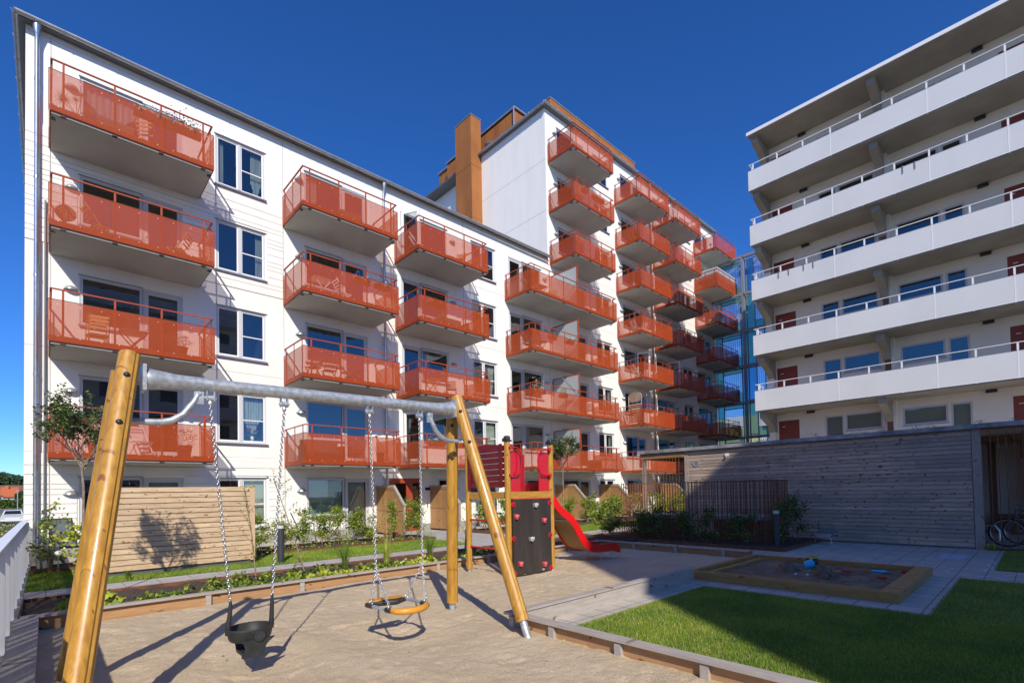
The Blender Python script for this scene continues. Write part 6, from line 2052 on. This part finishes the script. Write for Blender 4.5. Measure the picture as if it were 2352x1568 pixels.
def sofa(c, k, dx, dy, label, mm='charcoal'):
    t = thing('balcony_sofa', label, 'sofa', (COLX[c] + dx, YF - dy, bz_(k)))
    m = MB(); m.box(-.65, .65, -.3, .3, .05, .38); m.build('seat', mm, t, local=True)
    m = MB(); m.box(-.65, .65, .2, .3, .381, .78); m.build('backrest', mm, t, local=True)
    for s in (-.7, .6): m = MB(); m.box(s, s + .1, -.3, .3, .05, .58); m.build('armrest', mm, t, local=True)
def flowerbox(c, k, dx, w, label, plants=('leafg', 'leafd', 'flowerw'), n=220, seed=1, box='charcoal', ht=.18):
    x = COLX[c] + dx; y = YB + .15; z = Z1P + FH * (k - 1) + .80
    t = thing('balcony_planter', label, 'planter', (x, y, z))
    m = MB(); m.box(x - w / 2, x + w / 2, y - .08, y + .08, z, z + .18); 
    for s in (-.3, .3): m.box(x + s * w - .01, x + s * w + .01, YB - .022, YB + .07, z + .205, z + .215); m.box(x + s * w - .01, x + s * w + .01, YB - .022, YB - .014, z + .08, z + .204)
    m.build('box', box, t)
    g = np.random.default_rng(seed)
    pts = [(x + g.uniform(-w / 2, w / 2), y + g.normal() * .06, z + .16 + abs(g.normal()) * ht * .6) for _ in range(n)]
    leaf_mesh('plants', pts, .05, plants[0], t, mats=list(plants), seed=seed)
def palm(c, k, dx, dy, label, seed=3, h=.75):
    x = COLX[c] + dx; y = YF - dy; z = bz_(k)
    t = thing('potted_palm', label, 'potted plant', (x, y, z)); g = np.random.default_rng(seed)
    m = MB(); m.lathe([(0, z), (.13, z), (.17, z + .28), (0, z + .27)], (x, y, 0), 14); m.tube([(x, y, z + .2), (x + .03, y, z + .28 + h * .35)], .03, 6); m.build('pot', 'terracotta', t)
    m = MB()
    for f in range(7):
        a = g.uniform(0, 6.28); b = Vector((x, y, z + .28 + h * .3)); e = b + Vector((math.cos(a) * .3, math.sin(a) * .25, h * g.uniform(.3, .8)))
        m.tube([b, e], .006, 4)
        for q in range(14):
            an = 2 * math.pi * q / 14; d = Vector((math.cos(an), .25 * math.sin(an * 2), math.sin(an))) * .22
            w_ = Vector((-math.sin(an), 0, math.cos(an))) * .008; m.add([e - w_, e + w_, e + d], [(0, 1, 2)])
    m.build('fronds', 'leafd', t)
palm('a', 4, .55, .9, 'fan palm behind the red panel of the top left balcony')
crate('a', 4, 1.35, .65, .75, .5, .75, 'large dark box on the top left balcony', 'charcoal')
fold_chair('a', 4, 2.1, .9, 150, 'folding chair on the top left balcony behind the panel')
flowerbox('a', 4, 2.0, .7, 'left flower box hanging inside the top left balcony rail', seed=71, plants=('leafd', 'leafg', 'flowerw', 'leafd'))
flowerbox('a', 4, 2.75, .9, 'right trailing flower box on the top left balcony rail', seed=72, n=420, ht=.3, plants=('leafd', 'leafg', 'leafd', 'flower'))
fold_chair('a', 3, 2.75, .9, -120, 'folding chair at the right end of the second balcony in the left column')
fold_chair('a', 3, 1.0, 1.0, 100, 'lounging chair on the second balcony in the left column')
crate('a', 3, 1.7, .5, .7, .35, .3, 'low dark storage box on the second left balcony')
t = thing('standing_fan', 'round fan shape in the corner of the second left balcony', 'fan', (.35, 16.9, bz_(3)))
m = MB(); m.tube([(.35, 16.9, bz_(3)), (.35, 16.9, bz_(3) + .5)], .02, 6); m.lathe([(0, 16.88), (.2, 16.87), (.21, 16.9), (0, 16.92)], (.35, 0, bz_(3) + .6), 20, axis='y'); m.build('fan_body', 'charcoal', t)
fold_chair('a', 2, .95, .6, 180, 'stack of folded chairs on the third balcony of the left column')
fold_chair('a', 2, 1.0, .75, 180, 'wicker backed folding chair on the third left balcony', 'straw')
btable('a', 2, 1.75, .6, 'small dark table on the third left balcony', 'charcoal')
pot(COLX['a'] + 2.75, 16.6, .18, .30, 'dark pot of red geraniums on the third left balcony', z=bz_(2), col='charcoal', plant=('leafd', 'leafg', 'flower'), seed=73, n=260, ph=.35)
fold_chair('a', 1, 1.9, .8, 20, 'first white folding chair on the lowest left balcony', 'framew')
fold_chair('a', 1, 1.3, .8, -160, 'second white folding chair on the lowest left balcony', 'framew')
pot(COLX['a'] + 2.85, 16.7, .20, .32, 'bushy plant in a dark pot on the lowest left balcony', z=bz_(1), col='charcoal', plant=('leafd', 'leafg'), seed=74, n=260, ph=.5)
pot(COLX['a'] + .9, 16.6, .16, .26, 'leafy pot plants at the left of the lowest left balcony', z=bz_(1), col='charcoal', plant=('leafy', 'leafg'), seed=75, n=260, ph=.4)
crate('b', 4, 2.0, .9, .7, .5, .6, 'dark box on the top balcony of the second column')
crate('b', 4, 3.0, 1.0, .6, .5, .35, 'low crate at the right of the top second column balcony')
btable('b', 3, .95, 1.0, 'pale folding table on the third floor second column balcony', 'framew')
fold_chair('b', 3, 1.8, .9, 90, 'pale folding chair beside the pale table in the second column', 'framew')
flowerbox('b', 3, 2.1, .6, 'left hanging planter on the second column balcony', seed=76, n=90); flowerbox('b', 3, 2.9, .6, 'right hanging planter on the second column balcony', seed=77, n=90)
fold_chair('b', 2, .7, .9, -60, 'slim metal chair on the second floor balcony of the second column', 'charcoal')
fold_chair('b', 2, 1.9, .9, 60, 'dark chair right of the slim metal chair in the second column', 'charcoal')
fold_chair('b', 2, 1.3, .8, 180, 'middle dark chair on the second floor second column balcony', 'charcoal')
sofa('b', 1, 1.0, .8, 'dark sofa on the lowest balcony of the second column')
fold_chair('b', 1, 2.3, .9, -40, 'high backed chair on the lowest second column balcony', 'charcoal')
pot(COLX['b'] + 2.9, 16.5, .15, .35, 'slim pot with a thin plant on the lowest second column balcony', z=bz_(1), col='charcoal', plant=('leafd', 'leafg'), seed=78, n=70, ph=.35)
fold_chair('c', 4, .6, .9, 60, 'pale canvas chair on the top balcony of the third column', 'framew')
fold_chair('c', 4, 2.6, 1.0, -60, 'folding chair at the right of the top third column balcony')
sofa('c', 3, 2.3, .8, 'covered sofa on the third floor balcony of the third column')
btable('c', 2, 1.2, .9, 'amber topped table on the second floor third column balcony', 'orangetoy')
fold_chair('c', 2, 2.2, .8, -30, 'high backed lounge chair in the second floor third column', 'charcoal')
flowerbox('c', 1, .8, .7, 'first flower box on the lowest third column balcony', seed=79, plants=('leafg', 'flower', 'leafg', 'flowerw'))
flowerbox('c', 1, 1.9, .9, 'second flower box on the lowest third column balcony', seed=80, plants=('leafg', 'leafd', 'leafg', 'flower'))
fold_chair('c', 1, 2.8, .9, -60, 'pale folding chair on the lowest third column balcony', 'framew')
fold_chair('d', 4, .8, .9, 60, 'slatted wooden chair on the top wide balcony'); btable('d', 4, 1.6, .9, 'wooden table on the top wide balcony'); fold_chair('d', 4, 2.5, .9, -60, 'wooden chair right of the table on the top wide balcony')
fold_chair('d', 3, .8, .9, 60, 'dark chair on the third floor wide balcony', 'charcoal'); btable('d', 3, 1.5, .9, 'dark table on the third floor wide balcony', 'charcoal')
flowerbox('d', 3, 1.6, .5, 'left yellow flower box on the third floor wide balcony', seed=81, n=130, plants=('leafg', 'lime', 'leafg')); flowerbox('d', 3, 2.9, .5, 'right flower box on the third floor wide balcony', seed=82, n=110, plants=('leafg', 'flowerw'))
flowerbox('d', 2, .55, .8, 'overgrown planter at the left of the second floor wide balcony', seed=83, n=420, ht=.5); flowerbox('d', 2, 2.3, .5, 'small planter in the middle of the second floor wide balcony', seed=84, n=120, ht=.4, plants=('leafg', 'leafy'))
btable('d', 2, 4.6, .9, 'dark bistro table on the right half of the second floor wide balcony', 'charcoal', .28); fold_chair('d', 2, 5.4, .9, -50, 'dark bistro chair on the right half of the second floor wide balcony', 'charcoal')
crate('d', 1, 2.2, .9, .8, .5, .5, 'dark box on the lowest wide balcony'); crate('d', 1, 5.7, .9, .7, .5, .5, 'dark box at the right of the lowest wide balcony')
t = thing('leaning_panel', 'grey framed panel leaning on the second floor wide balcony rail', 'panel', (19.2, 16.2, bz_(2) + .9))
m = MB(); m.add([(18.75, 16.25, bz_(2) + 1.75), (19.55, 16.25, bz_(2) + 1.35), (19.75, 16.10, bz_(2) + .95), (18.95, 16.10, bz_(2) + 1.4), (18.75, 16.26, bz_(2) + 1.735), (19.55, 16.26, bz_(2) + 1.335), (19.75, 16.11, bz_(2) + .935), (18.95, 16.11, bz_(2) + 1.385)], [(0, 1, 2, 3), (7, 6, 5, 4), (0, 4, 5, 1), (1, 5, 6, 2), (2, 6, 7, 3), (3, 7, 4, 0)]); m.build('panel', 'greyboard', t)
flowerbox('e', 6, 1.0, .4, 'small white flower pot on the middle tower balcony rail', seed=85, n=100, plants=('flowerw', 'leafg')); flowerbox('e', 6, 2.2, 1.0, 'white flower box on the middle tower balcony rail', seed=86, n=160, plants=('flowerw', 'flowerw', 'leafg'))
fold_chair('e', 6, 3.0, .9, -30, 'folding chair on the middle balcony of the tower column'); pot(COLX['e'] + .5, 16.9, .15, .25, 'bushy potted plant on the middle tower column balcony', z=bz_(6), col='charcoal', plant=('leafd', 'leafg'), seed=90, n=90, ph=.3)
sofa('e', 7, 1.2, .8, 'dark sofa on the uppermost tower balcony')
fold_chair('f', 6, .7, .9, 70, 'folding chair on the sixth floor balcony right of the tower corner')
btable('f', 5, 1.2, .9, 'round topped table on the fifth floor balcony of the sixth column', 'charcoal', .25, .9)
fold_chair('f', 4, .8, .9, 70, 'first pale chair on the fourth floor balcony of the sixth column', 'framew'); fold_chair('f', 4, 1.5, .8, 180, 'second pale chair on the fourth floor balcony of the sixth column', 'framew')
flowerbox('f', 4, 2.4, 1.2, 'planter with pale clips on the fourth floor balcony', seed=87, n=120, box='charcoal')
fold_chair('f', 3, .7, .9, 60, 'first white wicker chair on the third floor sixth column balcony', 'framew'); fold_chair('f', 3, 1.7, .8, -150, 'second white wicker chair on the third floor sixth column balcony', 'framew')
fold_chair('f', 2, .9, .9, 90, 'white chair on the second floor sixth column balcony', 'framew')
flowerbox('f', 2, .7, .6, 'red and white flower box on the second floor sixth column rail', seed=88, n=120, plants=('leafg', 'flower', 'flowerw'))
t = thing('trellis', 'arched wooden trellis panel on the left side of the sixth column balcony', 'trellis', (26.15, 16.9, bz_(2)))
m = MB(); z0 = bz_(2)
for i in range(9): m.box(26.13, 26.145, 16.35, 17.25, z0 + .1 + i * .13, z0 + .19 + i * .13)
for s in (-1, 1):
    for i in range(-4, 5):
        a = 16.8 + i * .11
        m.bar((26.138 + .008 * s, max(16.38, a - .25), z0 + 1.35 + max(0, 16.38 - (a - .25)) * 1), (26.138 + .008 * s, min(17.22, a + .25), z0 + 1.85 - max(0, (a + .25) - 17.22)), .008, .02) if s > 0 else m.bar((26.138 + .008 * s, max(16.38, a - .25), z0 + 1.85 - max(0, 16.38 - (a - .25))), (26.138 + .008 * s, min(17.22, a + .25), z0 + 1.35 + max(0, (a + .25) - 17.22)), .008, .02)
m.tube([(26.138, 16.35, z0), (26.138, 16.35, z0 + 1.7)] + [(26.138, 16.8 - .45 * math.cos(q), z0 + 1.7 + .22 * math.sin(q)) for q in np.linspace(.2, math.pi - .2, 8)] + [(26.138, 17.25, z0 + 1.7), (26.138, 17.25, z0)], .02, 6)
m.build('lattice', 'pinez', t)
t = thing('parasol', 'folded blue and white parasol on the second floor sixth column balcony', 'parasol', (27.6, 16.9, bz_(2)))
m = MB(); m.tube([(27.6, 16.9, z0), (27.6, 16.9, z0 + 2.0)], .02, 8); m.build('pole', 'framew', t); m = MB(); m.lathe([(.03, z0 + 1.95), (.09, z0 + 1.5), (.13, z0 + 1.0), (.10, z0 + .95)], (27.6, 16.9, 0), 10); m.build('folded_canopy', 'bluepaint', t)
for (c, k, lb) in [('g', 7, 'lamp and chair shape on the top balcony of the seventh column'), ('g', 6, 'chair on the sixth floor balcony of the seventh column'), ('h', 4, 'small chair on the fourth floor end column balcony'), ('h', 3, 'tall backed chair on the third floor end column balcony'), ('h', 5, 'folding chair on the fifth floor end column balcony')]:
    fold_chair(c, k, 1.0, .9, 70, lb, 'charcoal')
# winter cover standing on the fifth-floor end balcony (grey glazing seen above the rail)
t = thing('glass_windbreak', 'grey tinted windbreak box above the sixth floor end balcony', 'windbreak', (36.34, 16.1, bz_(6)))
m = MB(); z0 = Z1P + FH * 5; m.box(36.40, 39.68, 16.10, 16.115, z0 + .7, z0 + 1.42, 0); m.box(36.40, 36.415, 16.116, 17.85, z0 + .7, z0 + 1.42, 0); m.box(39.66, 39.68, 16.116, 17.85, z0 + .7, z0 + 1.42, 0); m.box(36.40, 39.68, 16.10, 17.85, z0 + 1.421, z0 + 1.44)
m.build('panels', 'frost', t)
for i, (y, k) in enumerate([(8.5, 4), (8.05, 4), (7.4, 4), (7.0, 4), (3.6, 5), (3.2, 5)]):
    t = thing('planter_hook', ['first', 'second', 'third', 'fourth', 'fifth', 'sixth'][i] + ' dark planter hook counted from the left on the white balcony rails', 'hook', (26.0, y, Z1P + FH * (k - 1) + .8))
    zz = Z1P + FH * (k - 1); m = MB(); m.box(XB - .02, XB - .012, y - .02, y + .02, zz + .72, zz + 1.03); m.box(XB - .02, XB + .10, y - .021, y + .021, zz + 1.03, zz + 1.04); m.build('hook', 'greyboard', t)

# ============================================================ far left background
def car(x, y, z, paint, label, w=1.72, L=4.4, back=False):
    t = thing('parked_car', label, 'car', (x, y, z))
    m = MB(); s = -1  # front faces -Y
    prof = [(-L / 2, .45), (-L / 2 + .05, .70), (-L * .22, .92), (-L * .10, 1.35), (L * .28, 1.40), (L * .44, 1.0), (L / 2, .95), (L / 2, .35), (-L / 2, .30)]
    lower = [(-L / 2, .30), (-L / 2, .70), (-L * .24, .90), (L * .46, .95), (L / 2, .80), (L / 2, .30)]
    m.prism(lower, 'yz', -w / 2, w / 2); 
    a, b = w / 2 - .06, w / 2 - .22
    yb, yt = (-L * .24, L * .44), (-L * .08, L * .28)
    z0, z1 = .925, 1.40
    m.add([(-a, yb[0], z0), (a, yb[0], z0), (a, yb[1], z0), (-a, yb[1], z0), (-b, yt[0], z1), (b, yt[0], z1), (b, yt[1], z1), (-b, yt[1], z1)], [(4, 5, 6, 7), (0, 1, 5, 4), (1, 2, 6, 5), (2, 3, 7, 6), (3, 0, 4, 7)])
    m.build('body', paint, t, local=True, smooth=False)
    m = MB()
    e = .012
    def lerp(p, q, f): return tuple(p[i] + (q[i] - p[i]) * f for i in range(3))
    A, B, C_, D_ = (-a, yb[0] - e, z0), (a, yb[0] - e, z0), (b, yt[0] - e, z1), (-b, yt[0] - e, z1)
    m.add([lerp(lerp(A, B, .07), lerp(D_, C_, .07), .12), lerp(lerp(A, B, .93), lerp(D_, C_, .93), .12), lerp(lerp(A, B, .93), lerp(D_, C_, .93), .9), lerp(lerp(A, B, .07), lerp(D_, C_, .07), .9)], [(0, 1, 2, 3)])
    for sg in (-1, 1):
        p = [(sg * (a + e), yb[0] + .25, z0 + .06), (sg * (a + e), yb[1] - .25, z0 + .06), (sg * (b + e + .02), yt[1] - .05, z1 - .06), (sg * (b + e + .02), yt[0] + .08, z1 - .06)]
        m.add(p, [(0, 1, 2, 3)])
    m.build('windscreen', 'gl_dark', t, local=True)
    for sg in (-1, 1):
        m = MB(); m.box(sg * w * .40 - .16, sg * w * .40 + .16, -L / 2 - .02, -L / 2 + .02, .55, .68)
        m.build('tail_light' if back else 'headlight', 'redtoy' if back else 'opal', t, local=True)
    for sx in (-1, 1):
        for yy in (-L * .31, L * .31):
            m = MB(); m.lathe([(0, -.1), (.31, -.1), (.31, .1), (0, .1)], (sx * (w / 2 - .11), yy, .31), 16, axis='x'); m.build('wheel', 'tyre', t, local=True)
MT['gl_dark'] = mat('dark_car_glass', (.02, .025, .03), .08)
car(-2.55, 75, -.80, 'whitepaint', 'white estate car parked nearest beyond the left fence')
car(-.9, 77, -.80, 'bluepaint', 'blue car parked beside the white car at the wall edge')
car(-.9, 92, -.75, 'bluepaint', 'dark blue hatchback with red tail light behind the white car', back=True)
car(-.6, 86, -.8, 'whitepaint', 'second white car mostly hidden behind the building corner')
def house(x0, x1, y0, y1, z, hw, hr, wall, roof, label, ridge='x', chim=None):
    t = thing('house', label, 'house', ((x0 + x1) / 2, y0, z))
    m = MB(); m.box(x0, x1, y0, y1, z - 3, z + hw); m.build('wall', wall, t)
    m = MB(); o = .5
    if ridge == 'x':
        ym = (y0 + y1) / 2
        m.prism([(y0 - o, z + hw - .1), (ym, z + hw + hr), (y1 + o, z + hw - .1)], 'yz', x0 - o, x1 + o)
    else:
        xm = (x0 + x1) / 2
        m.prism([(x0 - o, z + hw - .1), (xm, z + hw + hr), (x1 + o, z + hw - .1)], 'xz', y0 - o, y1 + o)
    rf = m.build('roof', roof, t)
    if chim: m = MB(); m.box(*chim); m.build('chimney', 'redtile', rf)
    for q in (.25, .7):
        xx = x0 + (x1 - x0) * q; m = MB(); m.box(xx - .6, xx + .6, y0 - .06, y0 + .02, z + hw - 1.7, z + hw - .5, 0); m.box(xx - .5, xx + .5, y0 - .07, y0 - .061, z + hw - 1.6, z + hw - .6, 1); m.build('window', ['framew', 'room'], t)
house(-7.1, -5.1, 160, 168, 1.6, 1.0, 2.2, 'yellowwall', 'redtile', 'small house with a bright orange tiled roof beyond the hedge', chim=(-6.9, -6.3, 163, 164, 3.6, 5.1))
house(-9.5, 8, 186, 198, 1.8, 2.3, 1.8, 'yellowwall', 'browntile', 'long pale yellow house with a brown roof behind the orange one')
house(-13, -6.9, 142, 150, 1.0, 1.6, 2.1, 'white', 'browntile', 'white gabled house at the far left picture edge', ridge='y')
def farbush(name, label, x0, x1, y, z0, z1, n, ls, mats, dep=2.0, cat='hedge', seed=1, stuff=False):
    g = np.random.default_rng(seed); pts = []
    for k in range(n):
        x = g.uniform(x0, x1); top = z1 * (1 + .08 * math.sin(x * 3)) ; pts.append((x, y + g.uniform(-dep / 2, dep / 2), g.uniform(z0, max(z0 + .1, top))))
    if stuff:
        o = leaf_mesh(name, pts, ls, mats[0], None, mats=list(mats), seed=seed, aspect=1.1); struct(o, 'stuff'); tag(o, label, cat)
    else:
        t = thing(name, label, cat, ((x0 + x1) / 2, y, z0)); leaf_mesh('foliage', pts, ls, mats[0], t, mats=list(mats), seed=seed, aspect=1.1)
farbush('hedge', 'clipped green hedge across the road at the far left', -9, 2, 134, .1, 1.75, 9000, .28, ('leafg', 'leafd'), 1.6)
farbush('garden_tree', 'bushy tree between the hedge and the yellow house', -4.7, -2.2, 146, .6, 3.3, 3500, .32, ('leafg', 'leafd'), 3, 'tree', 3)
farbush('wild_bushes', 'rough dry bushes beyond the white fence', -3.2, -.9, 27, -.2, .42, 2600, .06, ('leafg', 'straw', 'leafd'), 3, 'bushes', 5, True)
farbush('wild_bushes', 'scrubby bushes between the fence and the parked cars', -4.2, -.8, 40, -.4, .30, 2600, .09, ('leafg', 'straw', 'leafd'), 5, 'bushes', 6, True)
# wooded hill
g = np.random.default_rng(77); pts = []
for k in range(260):
    cx = g.uniform(-42, 10); cy = g.uniform(470, 560); R_ = g.uniform(3, 5.5)
    cz = gprof(cy) + 3.5 + (cy - 470) * .01 + 1.6 * math.sin(cx * .23 + 1)
    d = g.normal(size=(260, 3)); d /= np.linalg.norm(d, axis=1)[:, None]
    p = d * R_ * g.uniform(.75, 1.05, (260, 1)) * np.array([1, 1, .9]) + np.array([cx, cy, cz])
    pts.append(p)
o = leaf_mesh('wooded_hill', np.concatenate(pts), 1.1, 'forest', None, seed=8, aspect=1.1); struct(o, 'stuff'); tag(o, 'distant dark green wooded hill above the roofs', 'forest')
t = thing('street_lamp', 'thin pale street lamp post beside the road hedge', 'street lamp', (-3.55, 120, 0))
m = MB(); m.tube([(-3.55, 120, -.2), (-3.55, 120, 3.2)], .07, 6); m.box(-3.75, -3.35, 119.8, 120.2, 3.2, 3.35); m.build('post', 'lampmetal', t)
t = thing('road_sign', 'blue road sign on a post at the left picture edge', 'road sign', (-6.05, 120, 0))
m = MB(); m.tube([(-6.05, 120, -.2), (-6.05, 120, 2.8)], .06, 6); m.build('post', 'lampmetal', t); m = MB(); m.box(-6.6, -5.8, 119.9, 119.95, 1.9, 2.9); m.build('plate', 'frame', t)
t = thing('tarpaulin', 'crumpled blue tarpaulin lying beyond the white fence', 'tarpaulin', (-.75, 22, 0))
m = MB(); g = np.random.default_rng(4)
vs = [(-1.05 + .09 * i, 20.5 + .5 * j, .0 + .62 * math.exp(-((i - 3) / 2.2) ** 2) * (.7 + .3 * math.sin(j)) + .05 * g.normal()) for j in range(7) for i in range(8)]
m.add(vs, [(j * 8 + i, j * 8 + i + 1, (j + 1) * 8 + i + 1, (j + 1) * 8 + i) for j in range(6) for i in range(7)]); m.build('sheet', 'tarp', t)

house(-25, -14, -2, 11, 0, 6.2, 4.2, 'yellowwall', 'browntile', 'tile roofed house west of the courtyard, outside the picture', ridge='y')
house(-26, -15, 13, 27, 0, 6.0, 4.6, 'yellowwall', 'browntile', 'second tile roofed house west of the courtyard, outside the picture', ridge='y')
